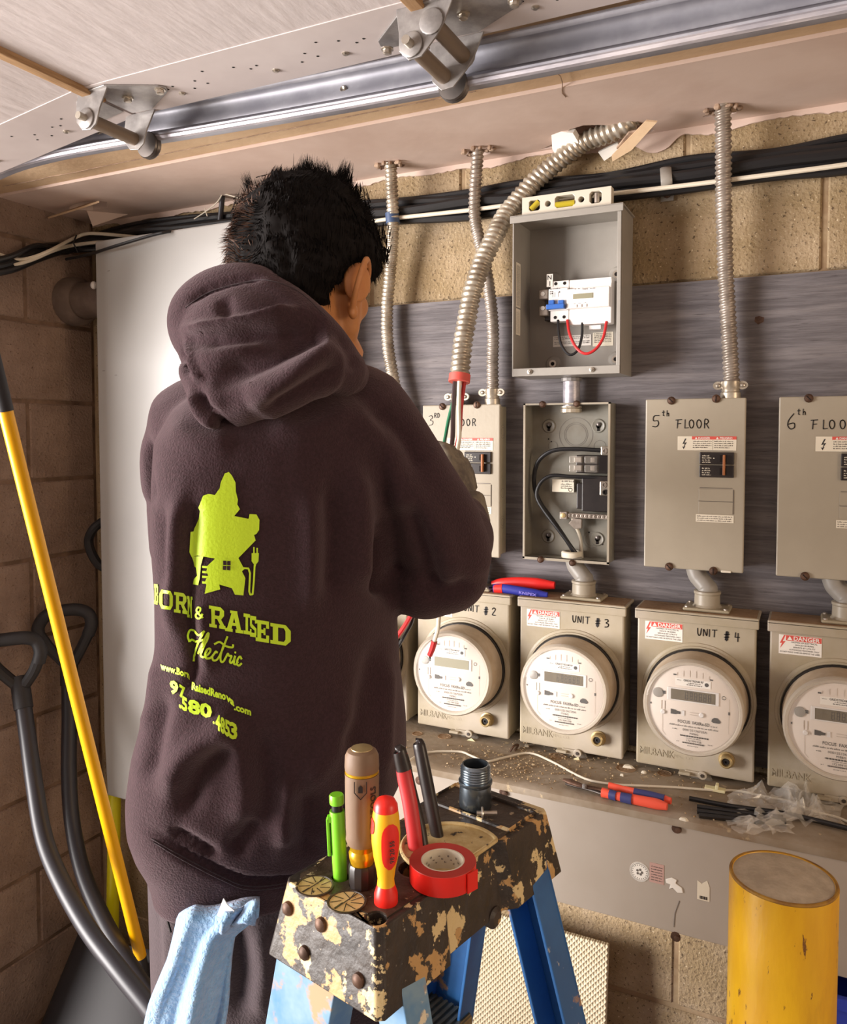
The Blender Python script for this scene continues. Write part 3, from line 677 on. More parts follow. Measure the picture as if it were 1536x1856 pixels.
# ================================================================ OPEN FOURTH PANEL
x0, w4 = -.5163, .1695; H = .305; zb = 1.302; D_ = YP-YF
op = thing('load_center', 'open breaker panel without cover, black wires curving inside it', 'breaker panel', (x0+w4/2, YP, zb))
fr = wallfr(x0, zb, YF)
bx = MB().box(fr, 0, w4, 0, H, -D_+.0005, 0); inn = MB().box(fr, .0022, w4-.0022, .003, H-.0025, -D_+.003, .02)
obj('box', boolean(bx, inn), M_inner, op, smooth=0)
lp = MB().box(fr, -.001, .0028, -.001, H+.001, -.004, .001).box(fr, w4-.0028, w4+.001, -.001, H+.001, -.004, .001).box(fr, -.001, w4+.001, -.002, .003, -.008, .001).box(fr, -.001, w4+.001, H-.002, H+.001, -.004, .001)
obj('rim', lp, M_panel, op, smooth=0)
ZI = -D_+.0034
kn = MB()
for (xx, yy, r) in ((.092, .245, .034), (.092, .245, .024), (.092, .245, .021), (.045, .222, .010), (.125, .038, .017), (.125, .038, .012), (.14, .222, .012)): kn.ring(fr, xx, yy, r-.0006, r, ZI)
fsd = Fr((x0+.0026, YF, zb), (0, 1, 0), (0, 0, 1), (1, 0, 0))
for (yy, r) in ((.23, .012), (.2, .009), (.06, .013), (.06, .009)): kn.ring(fsd, .026, yy, r-.0006, r, .0004)
kn.rec = False; obj('knockout', kn, M_printg, op, smooth=0)
for (xx, yy) in ((.037, .262), (.137, .262), (.037, .040), (.137, .040)):
    d_ = obj('mount_dimple', MB().lathe(Fr(fr.p(xx, yy, ZI-.0005), fr.u, fr.v, fr.n), [(.0145, 0), (.012, .0028), (.009, .0018)], 20), M_inner, op)
    obj('keyhole', MB().disc(fr, xx, yy, .0048, ZI+.0024, 12).box(fr, xx-.0024, xx+.0024, yy-.010, yy, ZI+.0015, ZI+.0024), M_hole, d_, smooth=0)
    obj('mount_screw', MB().lathe(Fr(fr.p(xx+.001, yy+.003, ZI+.002), fr.u, fr.v, fr.n), [(.004, 0), (.004, .002), (.002, .003)], 8), M_steeld, d_)
hl = MB().disc(fr, .036, .236, .0016, ZI, 8).disc(fr, .042, .231, .0016, ZI, 8).disc(fr, .147, .030, .0018, ZI, 8).disc(fr, .12, .052, .0018, ZI, 8); hl.rec = False; obj('hole', hl, M_hole, op, smooth=0)
# busbar block with clear-cased terminal and breakers space
obj('terminal_block', MB().box(fr, .112, .166, .096, .165, ZI, -.020).box(fr, .1, .114, .100, .150, ZI, -.026).box(fr, .098, .166, .17, .205, ZI, -.028), M_breaker, op, smooth=0, bevel=.0015)
tb = MB()
for k in range(2):
    for q_ in range(2): tb.box(fr, .088+.030*q_, .114+.030*q_, .172+.017*k, .187+.017*k, -.034, -.012)
obj('clear_terminal_cover', tb, M_clearp, op, smooth=0, bevel=.002)
mt_ = MB()
for k in range(2):
    mt_.box(fr, .096, .110, .175+.016*k, .185+.016*k, -.034, -.020); mt_.box(fr, .128, .136, .175+.016*k, .185+.016*k, -.034, -.022)
obj('terminal', mt_, M_flexg, op, smooth=0, bevel=.001)
lg = MB().box(fr, .150, .167, .205, .223, -.030, -.012).box(fr, .148, .167, .128, .156, -.034, -.014)
lgo = obj('lug', lg, M_screw, op, smooth=0, bevel=.002)
for xx, yy, zz in ((.158, .214, -.012), (.157, .149, -.014), (.159, .135, -.014)):
    obj('lug_screw', MB().lathe(Fr(fr.p(xx, yy, zz), fr.u, fr.v, fr.n), [(.0052, 0), (.0052, .002), (.003, .0022), (.003, .0005)], 12), M_flexg if yy > .14 else M_hole, lgo)
nb = MB().box(fr, .072, .167, .082, .0915, -.030, -.018).box(fr, .070, .084, .079, .094, -.030, -.014)
nbo = obj('neutral_bar', nb, M_flexg, op, smooth=0, bevel=.001)
for k in range(10): obj('bar_screw', MB().lathe(Fr(fr.p(.088+.0083*k, .0868, -.018), fr.u, fr.v, fr.n), [(.0034, 0), (.0034, .0012), (.0015, .0016), (.0012, .0006)], 10), M_flexg, nbo)
obj('bar_screw', MB().lathe(Fr(fr.p(.077, .0868, -.014), fr.u, fr.v, fr.n), [(.005, 0), (.005, .001), (.002, .0016)], 10), M_brass, nbo)
obj('ground_clip', MB().prism(fr, [(.086, .071), (.096, .082), (.112, .080), (.112, .062), (.098, .060)], -.028, -.020), M_flexg, op, smooth=0, bevel=.001)
s = obj('rating_label', MB().box(fr, .048, .092, .131, .156, ZI, ZI+.012), M_paper, op, smooth=0)
tx = MB(); put(tx, fr, 'E162819', .0915, .1545, .0052, ZI+.0126, width=.024, rot=PI)
for r in range(3): microtext(tx, fr, .066, .088, .138+r*.004, .0022, ZI+.0126, seed=40+r)
tx.ring(fr, .085, .136, .0032, .0040, ZI+.0126, 16)
tx.rec = False; obj('rating_text', tx, M_print, s, smooth=0)
def pw(l): return [fr.p(a, b, c) for a, b, c in l]
cable('wire', None, None, pw([(.105, -.004, -.030), (.086, .030, -.024), (.058, .070, -.022), (.026, .112, -.022), (.014, .150, -.022), (.022, .190, -.022), (.050, .212, -.020), (.09, .217, -.018), (.15, .215, -.018)]), .0042, M_black, parent=op)
cable('wire', None, None, pw([(.110, -.004, -.030), (.092, .026, -.018), (.066, .060, -.014), (.034, .100, -.014), (.022, .125, -.014), (.030, .150, -.016), (.052, .164, -.018), (.09, .163, -.020), (.15, .162, -.024)]), .0038, M_black, parent=op)
cable('wire', None, None, pw([(.110, -.004, -.034), (.106, .04, -.034), (.098, .065, -.030), (.090, .085, -.028)]), .0036, M_white, parent=op)
for nm, xx in (('fitting_nut', .112),):
    obj(nm, MB().lathe(Fr(fr.p(.092, .002, -.026), fr.u, (0, 1, 0), (0, 0, 1)), [(.0185, 0), (.021, .002), (.021, .012), (.0185, .014), (.015, .014), (.015, .0)], 16), M_paper, op, smooth=25)
for xx, yy in ((.038, H-.001), (.106, H-.001), (.036, -.001), (.100, -.003)):
    obj('cover_screw', MB().lathe(Fr(fr.p(xx, yy, .001), fr.u, fr.v, fr.n), [(.0065, -.004), (.0065, .002), (.004, .005), (.001, .0055)], 12), M_rust, op)
# rigid nipple between meter box and open panel
q = W(1037, 724, 1.53); fn = Fr((q.x-.001, 1.53, 0), (1, 0, 0), (0, 1, 0), (0, 0, 1))
npp = thing('conduit_nipple', 'short galvanised pipe joining the upper meter box to the open panel', 'pipe', (q.x, 1.53, 1.59))
obj('pipe', MB().tube([fn.p(0, 0, 1.592), fn.p(0, 0, 1.658)], .0162, 20), M_galvl, npp)
obj('locknut', MB().lathe(Fr(fn.p(0, 0, 1.589), fn.u, fn.v, fn.n), [(.0165, 0), (.0205, .001), (.0205, .008), (.0185, .009), (.0205, .010), (.0205, .013), (.0165, .014)], 14), M_flex, npp, smooth=25)
obj('locknut', MB().lathe(Fr(fn.p(0, 0, 1.650), fn.u, fn.v, fn.n), [(.0165, 0), (.0195, .001), (.0195, .007), (.0165, .008)], 14), M_steel, npp, smooth=25)

# ================================================================ UPPER METER BOX
x0, x1, yf = -.5236, -.3180, 1.46
w6 = x1-x0; zt = W(930, 395, yf).z; zb = W(925, 683, yf).z; H = zt-zb; DD = YP-yf
ub = thing('open_meter_box', 'open grey metal box holding a white submeter and blue breaker', 'electrical box', (x0+w6/2, YP, zb))
fr = wallfr(x0, zb, yf)
obj('box', boolean(MB().box(fr, 0, w6, 0, H, -DD+.0005, 0), MB().box(fr, .0022, w6-.0022, .0022, H-.003, -DD+.003, .03)), M_gal2, ub, smooth=0)
obj('top_hood', MB().box(fr, -.004, w6+.004, H-.001, H+.002, -DD+.002, .006).box(fr, -.004, w6+.004, H-.012, H+.001, .003, .006), M_gal2, ub, smooth=0, bevel=.0008)
obj('bottom_lip', MB().box(fr, 0, w6, 0, .015, -.003, .0015), M_gal2, ub, smooth=0, bevel=.0008)
obj('side_lip', MB().box(fr, w6-.007, w6, .0, H-.01, -.003, .0012).box(fr, 0, .0025, .0, H-.01, -.003, .0012), M_gal2, ub, smooth=0, bevel=.0006)
for xx in (.036, .155):
    obj('lip_screw', MB().lathe(Fr(fr.p(xx, .008, .0015), fr.u, fr.v, fr.n), [(.0052, 0), (.0045, .0025), (.0022, .003), (.0022, .006)], 10), M_screw, ub)
ZI = -DD+.0034
for xx, yy in ((.052, .196), (.177, .196), (.052, .030), (.177, .034)):
    d_ = obj('mount_dimple', MB().lathe(Fr(fr.p(xx, yy, ZI-.0005), fr.u, fr.v, fr.n), [(.016, 0), (.013, .003), (.010, .0035)], 22), M_gal2, ub)
    if not (xx < .1 and yy > .1):
        obj('washer', MB().lathe(Fr(fr.p(xx, yy, ZI+.002), fr.u, fr.v, fr.n), [(.0075, 0), (.0075, .003), (.004, .003), (.004, .001)], 16), M_screw, d_); obj('washer_hole', MB().disc(fr, xx, yy, .0038, ZI+.0046, 12), M_hole, d_, smooth=0)
fi = Fr((x0+.0026, yf, zb), (0, 1, 0), (0, 0, 1), (1, 0, 0))   # inner left side
for (a, b, c_, d_, rws) in ((.012, .135, .024, .085, 9), (.012, .082, .024, .050, 5)):
    s = obj('side_label', MB().box(fi, a, a+c_, b, b+d_, 0, .0006), M_paper, ub, smooth=0); tx = MB()
    for r in range(rws): 
        f2 = Fr(fi.p(a+.003+r*(c_-.005)/rws, b+.003, .0009), fi.v, -fi.u, fi.n); microtext(tx, f2, 0, d_-.008, 0, .0013, 0, seed=60+r)
    tx.rec = False; obj('side_text', tx, M_printg, s, smooth=0)
# DIN modules ; positions read from the photo on a plane inside the box
ym = 1.515
def mp(px, py, Y=ym): q = W(px, py, Y); return q.x-x0, q.z-zb
fm = wallfr(x0, zb, ym)
def pb(mb, L, T, R, B, z0, z1): a = mp(L, B); b = mp(R, T); return mb.box(fm, a[0], b[0], a[1], b[1], z0, z1)
md_ = obj('submeter', pb(pb(pb(MB(), 1033, 502, 1110, 590, -.022, .004), 1032, 521, 1109, 562, -.01, .018), 1034, 505, 1111, 520, 0, .006), M_whitep2, ub, smooth=0, bevel=.0015)
a = mp(1043, 545); b = mp(1093, 535); fm2 = Fr(fm.p(0, 0, .0182), fm.u, fm.v, fm.n)
k3 = (b[0]-a[0]); LX = a[0]+.001; LY = a[1]
obj('display', MB().box(fm2, LX, LX+.038, LY, LY+.0095, 0, .0006), M_lcdl, md_, smooth=0)
bt = MB()
for k in range(3): bt.box(fm2, LX+.001+k*.0095, LX+.0075+k*.0095, LY-.016, LY-.0105, 0, .0015)
obj('button', bt, M_whitep, md_, smooth=0, bevel=.0005)
tx = MB()
for k in range(3): microtext(tx, fm2, LX+.001+k*.0095, LX+.006+k*.0095, LY-.009, .0014, .0004, seed=k)
tx.disc(fm2, LX+.004, LY+.019, .001, .0004, 8); tx.disc(fm2, LX+.011, LY+.019, .001, .0004, 8)
put(tx, fm2, 'Inepro', LX+.018, LY+.016, .006, .0004, width=.010); microtext(tx, fm2, LX+.032, LX+.042, LY+.017, .0016, .0004, seed=9)
tx.rec = False; obj('print', tx, M_print, md_, smooth=0)
br = obj('breaker', pb(pb(MB(), 999, 508, 1033, 584, -.022, .004), 998, 523, 1033, 565, 0, .013), M_whitep, ub, smooth=0, bevel=.0012)
hl = MB()
for px, py in ((1009, 515), (1025, 514), (1008, 576), (1024, 575)): q = mp(px, py); hl.disc(fm, q[0], q[1], .0032, .0046, 12)
hl.rec = False; obj('terminal_hole', hl, M_hole, br, smooth=0)
obj('toggle', pb(pb(pb(MB(), 1000, 546, 1010, 558, .012, .020), 1017, 546, 1027, 557, .012, .020), 997, 553, 1029, 564, .012, .025), M_blue, br, smooth=0, bevel=.001)
tx = MB(); q = mp(999, 527); fmb = Fr(fm.p(0, 0, .0134), fm.u, fm.v, fm.n)
microtext(tx, fmb, q[0]+.002, q[0]+.022, q[1], .0022, 0, seed=77); microtext(tx, fmb, q[0]+.002, q[0]+.008, q[1]-.005, .0018, 0, seed=78); microtext(tx, fmb, q[0]+.002, q[0]+.006, q[1]-.009, .0018, 0, seed=79)
for xx in (.008, .012, .019): tx.rib(fmb, [(q[0]+xx, q[1]-.006), (q[0]+xx, q[1]-.015)], .0005)
tx.disc(fmb, q[0]+.007, q[1]-.0075, .0014, 0, 8); tx.disc(fmb, q[0]+.021, q[1]-.006, .0014, 0, 8); tx.rec = False; obj('print', tx, M_print, br, smooth=0)
tbk = obj('terminal_block', pb(pb(MB(), 978, 524, 994, 543, -.026, .002), 978, 554, 994, 573, -.026, .002), M_flexg, ub, smooth=0, bevel=.002)
obj('insulator', pb(MB(), 984, 520, 999, 580, -.035, -.012), M_breaker, ub, smooth=0, bevel=.001)
for px, py in ((985, 533), (985, 559)): q = mp(px, py); obj('terminal_screw', MB().lathe(Fr(fm.p(q[0], q[1], .002), fm.u, fm.v, fm.n), [(.0042, 0), (.0042, .0015), (.0015, .0018)], 12), M_paperw, tbk)
nt_ = obj('neutral_tag', pb(MB(), 993, 497, 1004, 521, .0045, .0055), M_paperw, ub, smooth=0); q = mp(994.5, 508); tx = MB(); put(tx, Fr(fm.p(0, 0, .0058), fm.u, fm.v, fm.n), 'N', q[0], q[1], .012, 0, bold=.02)
q = mp(998.5, 519); tx.box(Fr(fm.p(0, 0, .0056), fm.u, fm.v, fm.n), q[0]-.0008, q[0]+.0008, q[1], q[1]+.009, 0, .0003); obj('letter', tx, M_print, nt_, smooth=0)
obj('din_clip', pb(MB(), 1067, 588, 1089, 597, -.018, -.004), M_whitep, ub, smooth=0, bevel=.001)
fbk = Fr(fr.p(0, 0, ZI), fr.u, fr.v, fr.n)
def bp_(px, py): q = W(px, py, YP-.0036); return q.x-x0, q.z-zb
for (L, T, R, B, rws, mm) in ((1003, 606, 1072, 629, 5, M_paperw), (1075, 601, 1112, 628, 6, M_paper)):
    a = bp_(L, B); b = bp_(R, T); s = obj('back_label', MB().box(fbk, a[0], b[0], a[1], b[1], -.0004, .0004), mm, ub, smooth=0); tx = MB()
    for r in range(rws):
        if rws == 5 and r == 2: continue
        microtext(tx, fbk, a[0]+.003, b[0]-.003, b[1]-.0035-r*.0032, .0017, .0007, seed=90+r)
    tx.rec = False; obj('back_text', tx, M_print, s, smooth=0)
def ww(l, Y): return [W(x, y, yy) for x, y, yy in l]
cable('wire', None, None, ww([(1012, 580, 1.512), (1013, 600, 1.508), (1018, 625, 1.504), (1033, 643, 1.502), (1048, 634, 1.504), (1055, 610, 1.508), (1056, 585, 1.513)], 0), .0026, M_black, parent=ub)
cable('wire', None, None, ww([(1029, 580, 1.510), (1033, 605, 1.502), (1045, 630, 1.496), (1062, 641, 1.494), (1080, 633, 1.496), (1094, 612, 1.502), (1100, 583, 1.512)], 0), .0028, M_redw, parent=ub)
# torpedo level on top
q = W(946, 382, 1.468); q2 = W(1108, 372, 1.468); lx0, lx1 = q.x, q2.x; LB = zt+.0025; LH = W(1108, 336, 1.468).z-LB
lv = thing('torpedo_level', 'cream torpedo level with yellow vials resting on the meter box', 'level', ((lx0+lx1)/2, 1.49, LB))
fv = wallfr(lx0, LB, 1.470); LW = lx1-lx0
body = MB().box(fv, 0, LW, 0, LH, -.020, 0)
cc = MB()
def oct_(x, y, wd, h, ch): return [(x-wd/2+ch, y-h/2), (x+wd/2-ch, y-h/2), (x+wd/2, y-h/2+ch), (x+wd/2, y+h/2-ch), (x+wd/2-ch, y+h/2), (x-wd/2+ch, y+h/2), (x-wd/2, y+h/2-ch), (x-wd/2, y-h/2+ch)]
cc.prism(fv, oct_(LW*.145, LH*.52, LW*.125, LH*.55, .003), -.03, .01); cc.prism(fv, oct_(LW*.49, LH*.54, LW*.22, LH*.6, .004), -.03, .01); cc.prism(fv, oct_(LW*.83, LH*.54, LW*.13, LH*.6, .004), -.03, .01)
for xx in (.30, .675): cc.prism(fv, [(LW*xx+.0055*math.cos(a), LH*.52+.0055*math.sin(a)) for a in [2*PI*k/16 for k in range(16)]], -.03, .01)
obj('body', boolean(body, cc), M_level, lv, smooth=0, bevel=.0008)
obj('vial', MB().tube([fv.p(LW*.10, LH*.36, -.004), fv.p(LW*.19, LH*.72, -.004)], .0055, 12), M_vial, lv)
obj('vial', MB().tube([fv.p(LW*.385, LH*.42, -.004), fv.p(LW*.60, LH*.42, -.004)], .0058, 12), M_vial, lv)
obj('vial', MB().tube([fv.p(LW*.83, LH*.30, -.010), fv.p(LW*.83, LH*.80, -.010)], .0050, 12), M_flexg, lv)

# ================================================================ ELECTRIC METERS
M_emb = mat('embossed_grey', '#a39780', .5); YM = 1.487; ZM0, ZM1 = .938, 1.227; WM = .203
def meter(x0, label):
    t = thing('electric_meter', label, 'electric meter', (x0+WM/2, YP, ZM0), 'row of electric meters on the wireway')
    fr = wallfr(x0, ZM0, YM); H = ZM1-ZM0
    obj('socket_box', MB().box(fr, .002, WM-.002, 0, H-.004, -(YP-YM)+.0005, -.004), M_panel2, t, smooth=0, bevel=.002)
    cv = MB().box(fr, 0, WM, 0, H-.012, -.012, 0)
    obj('cover', cv, M_meter, t, smooth=0, bevel=.003)
    obj('hood', MB().box(fr, -.004, WM+.004, H-.017, H, -.004, .005).box(fr, -.004, WM+.004, H-.004, H+.002, -(YP-YM)+.001, .005), M_meter, t, smooth=0, bevel=.0015)
    obj('dust_layer', MB().box(fr, 0, WM, H+.002, H+.0026, -(YP-YM)+.004, .002), M_dust, t, smooth=0)
    mx, mz = -.178-(-.2864)-.001, .139; fmt = Fr(fr.p(mx, mz, 0), fr.u, fr.v, fr.n)
    obj('collar_ring', MB().lathe(fmt, [(.0985, 0), (.0975, .002), (.0935, .0035), (.0925, .006), (.0900, .0062), (.0895, .004)], 48, cap0=False, cap1=True), M_meter, t)
    obj('gasket', MB().lathe(fmt, [(.0885, .004), (.0890, .010), (.0875, .0125)], 48), M_gasket, t)
    obj('barrel', MB().lathe(fmt, [(.0862, .0123), (.0855, .016), (.0835, .060), (.0815, .064)], 48), M_barrel, t)
    obj('face_plate', MB().lathe(fmt, [(.0745, .060), (.0745, .0655), (.0735, .066)], 48), M_facep, t)
    obj('cover_rim', MB().lathe(fmt, [(.0745, .0662), (.0765, .070), (.0805, .0705), (.0835, .066), (.084, .060), (.082, .058)], 48, cap0=False, cap1=False), M_rim, t)
    obj('glass_cover', MB().lathe(fmt, [(.0795, .069), (.079, .0715), (.074, .074), (.04, .0765), (.0, .077)], 40, cap0=False, cap1=False), M_glassm, t)
    ff = Fr(fmt.p(0, 0, .0662), fr.u, fr.v, fr.n)
    dz = obj('display_frame', MB().box(ff, -.042, .043, .010, .033, -.002, .0015), M_whitep, t, smooth=0, bevel=.001)
    obj('display', MB().box(ff, -.036, .037, .0125, .0305, -.001, .0019), M_lcd, t, smooth=0)
    dg_ = MB()
    for k in range(6):
        for sx in (0, .0036): dg_.box(ff, -.012+k*.0075+sx, -.0112+k*.0075+sx, .0155, .0275, .0015, .0022)
        for sy in (.0153, .0212, .0271): dg_.box(ff, -.012+k*.0075, -.0078+k*.0075, sy, sy+.0007, .0015, .0022)
    obj('digits', dg_, M_print, t, smooth=0)
    rp_ = obj('radio_label', MB().box(ff, -.029, .029, .0375, .0505, -.0005, .0006), M_paperw, t, smooth=0)
    tx = MB(); put(tx, ff, 'GRIDSTREAM RF', .001, .0458, .0052, .0009, width=.033, bold=.01, align='c'); microtext(tx, ff, -.008, .012, .0428, .0016, .0009, seed=2); microtext(tx, ff, -.010, .015, .0396, .0018, .0009, seed=3); microtext(tx, ff, -.026, -.019, .0465, .0014, .0009, seed=4)
    tx.disc(ff, .0225, .0440, .0034, .0009, 14)
    put(tx, ff, 'FOCUS  FAXRe-SD', .002, -.0275, .0075, .0006, width=.052, bold=.012, align='c'); microtext(tx, ff, .030, .040, -.0275, .0022, .0006, seed=66)
    microtext(tx, ff, -.038, .042, -.0335, .0027, .0006, seed=5); put(tx, ff, '000125136720A', .004, -.0405, .0056, .0006, width=.040, align='c'); microtext(tx, ff, -.033, -.026, -.040, .002, .0006, seed=55)
    put(tx, ff, 'PSE&G', .003, -.0460, .0050, .0006, width=.014, align='c')
    for k in range(34): tx.box(ff, -.020+k*.0014, -.0195+k*.0014+.0004*(k % 3), -.0505, -.0482, .0, .0006)
    microtext(tx, ff, -.010, .014, -.0535, .0014, .0006, seed=6); put(tx, ff, '172 999 028', .003, -.0588, .0050, .0006, width=.024, align='c')
    for k in range(26): tx.box(ff, -.016+k*.0014, -.0155+k*.0014+.0004*(k % 2), -.0625, -.0603, .0, .0006)
    microtext(tx, ff, -.008, .010, -.0665, .0014, .0006, seed=7); microtext(tx, ff, -.026, -.022, -.061, .0016, .0006, seed=8); microtext(tx, ff, .026, .033, -.060, .0014, .0006, seed=9)
    for (xx, yy, a, b) in ((-.030, .0555, .005, .0022), (.030, .0535, .005, .0022), (-.070, 0, .002, .003), (.059, .0, .0025, .005)): tx.box(ff, xx-a/2, xx+a/2, yy-b/2, yy+b/2, 0, .0006)
    tx.prism(ff, [(-.036, -.014), (-.036, -.0055), (-.027, -.0065), (-.026, -.008), (-.020, -.0085), (-.020, -.0125), (-.026, -.013), (-.027, -.014)], 0, .0007)
    tx.prism(ff, [(.031, -.0175), (.032, -.0135), (.036, -.0105), (.041, -.011), (.0455, -.0155), (.046, -.0175), (.044, -.0195), (.034, -.0195)], 0, .0007)
    tx.box(ff, -.0505, -.0455, .019, .0245, 0, .0007)
    tx.ring(ff, .0505, .0255, .0026, .0034, .0006, 14)
    tx.merge = False; tx.rec = False; obj('face_print', tx, M_print, t, smooth=0)
    gv = MB()
    for k in range(6): gv.box(ff, -.026+k*.0105, -.0257+k*.0105, .054, .066-.0002*(k-2.5)**2*5, 0, .0005)
    for xx in (-.052, -.0465): gv.box(ff, xx, xx+.0007, -.008, .007, 0, .0006)
    gv.rib(ff, [(-.050, -.017), (-.050, -.046), (-.044, -.053)], .0006, .0005); gv.rib(ff, [(.059, -.005), (.059, .024)], .0006, .0005); gv.rib(ff, [(.059, -.005), (.059, -.035)], .0005, .0005)
    gv.rib(ff, [(-.004, -.0072), (.012, -.0072)], .0008, .0005); gv.rib(ff, [(-.004, -.0112), (.012, -.0112)], .0008, .0005)
    gv.merge = False; gv.rec = False; obj('face_groove', gv, M_faceg, t, smooth=0)
    kb = MB(); kb.lathe(Fr(ff.p(-.049, -.0125, 0), ff.u, ff.v, ff.n), [(.004, 0), (.004, .002), (.003, .003)], 12).lathe(Fr(ff.p(.0150, -.0092, 0), ff.u, ff.v, ff.n), [(.0042, 0), (.0042, .002), (.003, .003)], 12)
    kb.box(ff, -.018, -.013, -.0145, -.0055, 0, .001); obj('face_button', kb, M_whitep, t)
    obj('seal_disc', MB().lathe(Fr(ff.p(-.058, .0205, 0), ff.u, ff.v, ff.n), [(.0085, 0), (.0085, .0015), (.007, .002)], 16), M_gal2, t)
    # danger label
    lx, ly = .014, H-.054
    sticker(t, fr, lx, ly, .066, .033, 'danger_label', M_paperw); obj('red_band', MB().box(fr, lx+.011, lx+.0655, ly+.0235, ly+.0325, .0003, .0008).prism(fr, [(lx+.008, ly+.0325), (lx+.0015, ly+.018), (lx+.005, ly+.0185), (lx+.002, ly+.009), (lx+.0105, ly+.022), (lx+.006, ly+.0215), (lx+.0105, ly+.0325)], .0003, .0008), M_red, t, smooth=0)
    tx = MB(); put(tx, fr, 'DANGER', lx+.043, ly+.0247, .0098, .0010, width=.040, bold=.02, align='c'); tx.flat(fr, [(lx+.013, ly+.0247), (lx+.021, ly+.0247), (lx+.017, ly+.0315)], .0010); obj('danger_word', tx, M_paperw, t, smooth=0)
    tx = MB(); yy = ly+.0200
    for i, s_ in enumerate(('HAZARD OF ELECTRICAL', 'SHOCK OR BURN', 'SERVICE BY UTILITY', 'AUTHORIZED PERSONNEL ONLY', 'DO NOT PAINT OVER OR REMOVE THIS LABEL')):
        put(tx, fr, s_, lx+.0395 if i < 4 else lx+.033, yy, .0036, .0009, width=(.040, .028, .034, .046, .062)[i], align='c'); yy -= .0043
    obj('danger_text', tx, M_print, t, smooth=0)
    eb = MB(); put(eb, fr, 'MILBANK', .006, .020, .019, .0009, width=.062, bold=.005); eo = obj('embossed_name', eb, M_emb, t, smooth=0)
    eb = MB(); put(eb, fr, 'MFG. CO.', .068, .022, .009, .0003, width=.034); 
    obj('small_embossing', eb, M_meter, t, smooth=0)
    lk = obj('barrel_lock', MB().lathe(Fr(fr.p(.158, .0345, 0), fr.u, fr.v, fr.n), [(.014, 0), (.0138, .003), (.0115, .0035), (.0115, .014), (.0095, .016), (.0075, .016), (.0075, .010)], 20), M_brass, t)
    obj('lock_core', MB().lathe(Fr(fr.p(.158, .0345, 0), fr.u, fr.v, fr.n), [(.006, .010), (.006, .013), (.0025, .0132), (.0025, .011)], 12), M_gasket, lk)
    hs = obj('hasp', MB().box(fr, .088, .120, -.006, .004, .0002, .004).prism(fr, [(.118+.008*math.cos(a), -.001+.0075*math.sin(a)) for a in [2*PI*k/16 for k in range(16)]], .001, .005).box(fr, .078, .098, -.003, .002, .0, .012), M_meter, t, smooth=0, bevel=.001)
    obj('hasp_rivet', MB().lathe(Fr(fr.p(.118, -.001, .005), fr.u, fr.v, fr.n), [(.0035, 0), (.003, .0015)], 10), M_steeld, hs)
    # hub flange on top
    hb = Fr(fr.p(.118, H+.0026, -.037), fr.u, (0, 1, 0), (0, 0, 1))
    fl_ = obj('hub_flange', MB().box(hb, -.040, .040, -.030, .030, 0, .006), M_panel2, t, smooth=0, bevel=.003)
    for sx in (-1, 1):
        for sy in (-1, 1): obj('flange_screw', MB().lathe(Fr(hb.p(sx*.033, sy*.023, .006), hb.u, hb.v, hb.n), [(.004, 0), (.004, .002), (.002, .003)], 8), M_flexg, fl_)
    obj('hub', MB().lathe(Fr(hb.p(-.001, 0, .006), hb.u, hb.v, hb.n), [(.0255, 0), (.0225, .004), (.022, .022), (.0235, .024), (.0235, .028), (.021, .029)], 24), M_panel, t)
    # offset fitting up to the panel above
    obj('offset_fitting', MB().tube(cr([hb.p(-.001, 0, .033), hb.p(-.003, 0, .042), hb.p(-.018, .006, .058), hb.p(-.024, .008, .074)], 6), [.0185]*6+[.0165]*6+[.017]*7, 18), M_galvl if False else M_gal2, t)
    return t, fr, H
m4, frm, HM = meter(-.2864, 'electric meter marked UNIT #4, below the fifth floor panel')
m3 = dup(m4, None, (-.2277, 0, 0)); m3['label'] = 'electric meter marked UNIT #3, below the open panel with curved black wires'
m2 = dup(m4, None, (-.4537, 0, 0)); m2['label'] = 'electric meter marked UNIT #2, right under the elbow of the person'
m1 = dup(m4, None, (-.6814, 0, 0)); m1['label'] = 'electric meter mostly hidden behind the torso of the person'
m5 = dup(m4, None, (.2246, 0, 0)); m5['label'] = 'electric meter cut by the picture edge, box without unit marking in view'
for o_, dx_, n_ in ((m4, 0, '4'), (m3, -.2277, '3'), (m2, -.4537, '2')):
    f_ = Fr(frm.p(dx_, 0, 0), frm.u, frm.v, frm.n); mb = MB()
    hand(mb, f_, 'UNIT', .105, HM-.038, .0125, .0007, .0016, .78); hand(mb, f_, '#'+n_, .150 if n_ != '4' else .151, HM-.041, .0145, .0007, .0017, 1.15); obj('handwriting', mb, M_ink, o_, smooth=0)
obj('display_lens', MB().box(Fr(frm.p(-.4537+.1074, .139, .0662), frm.u, frm.v, frm.n), -.036, .037, .0125, .0305, .0018, .0023), M_lcdl, m2, smooth=0)
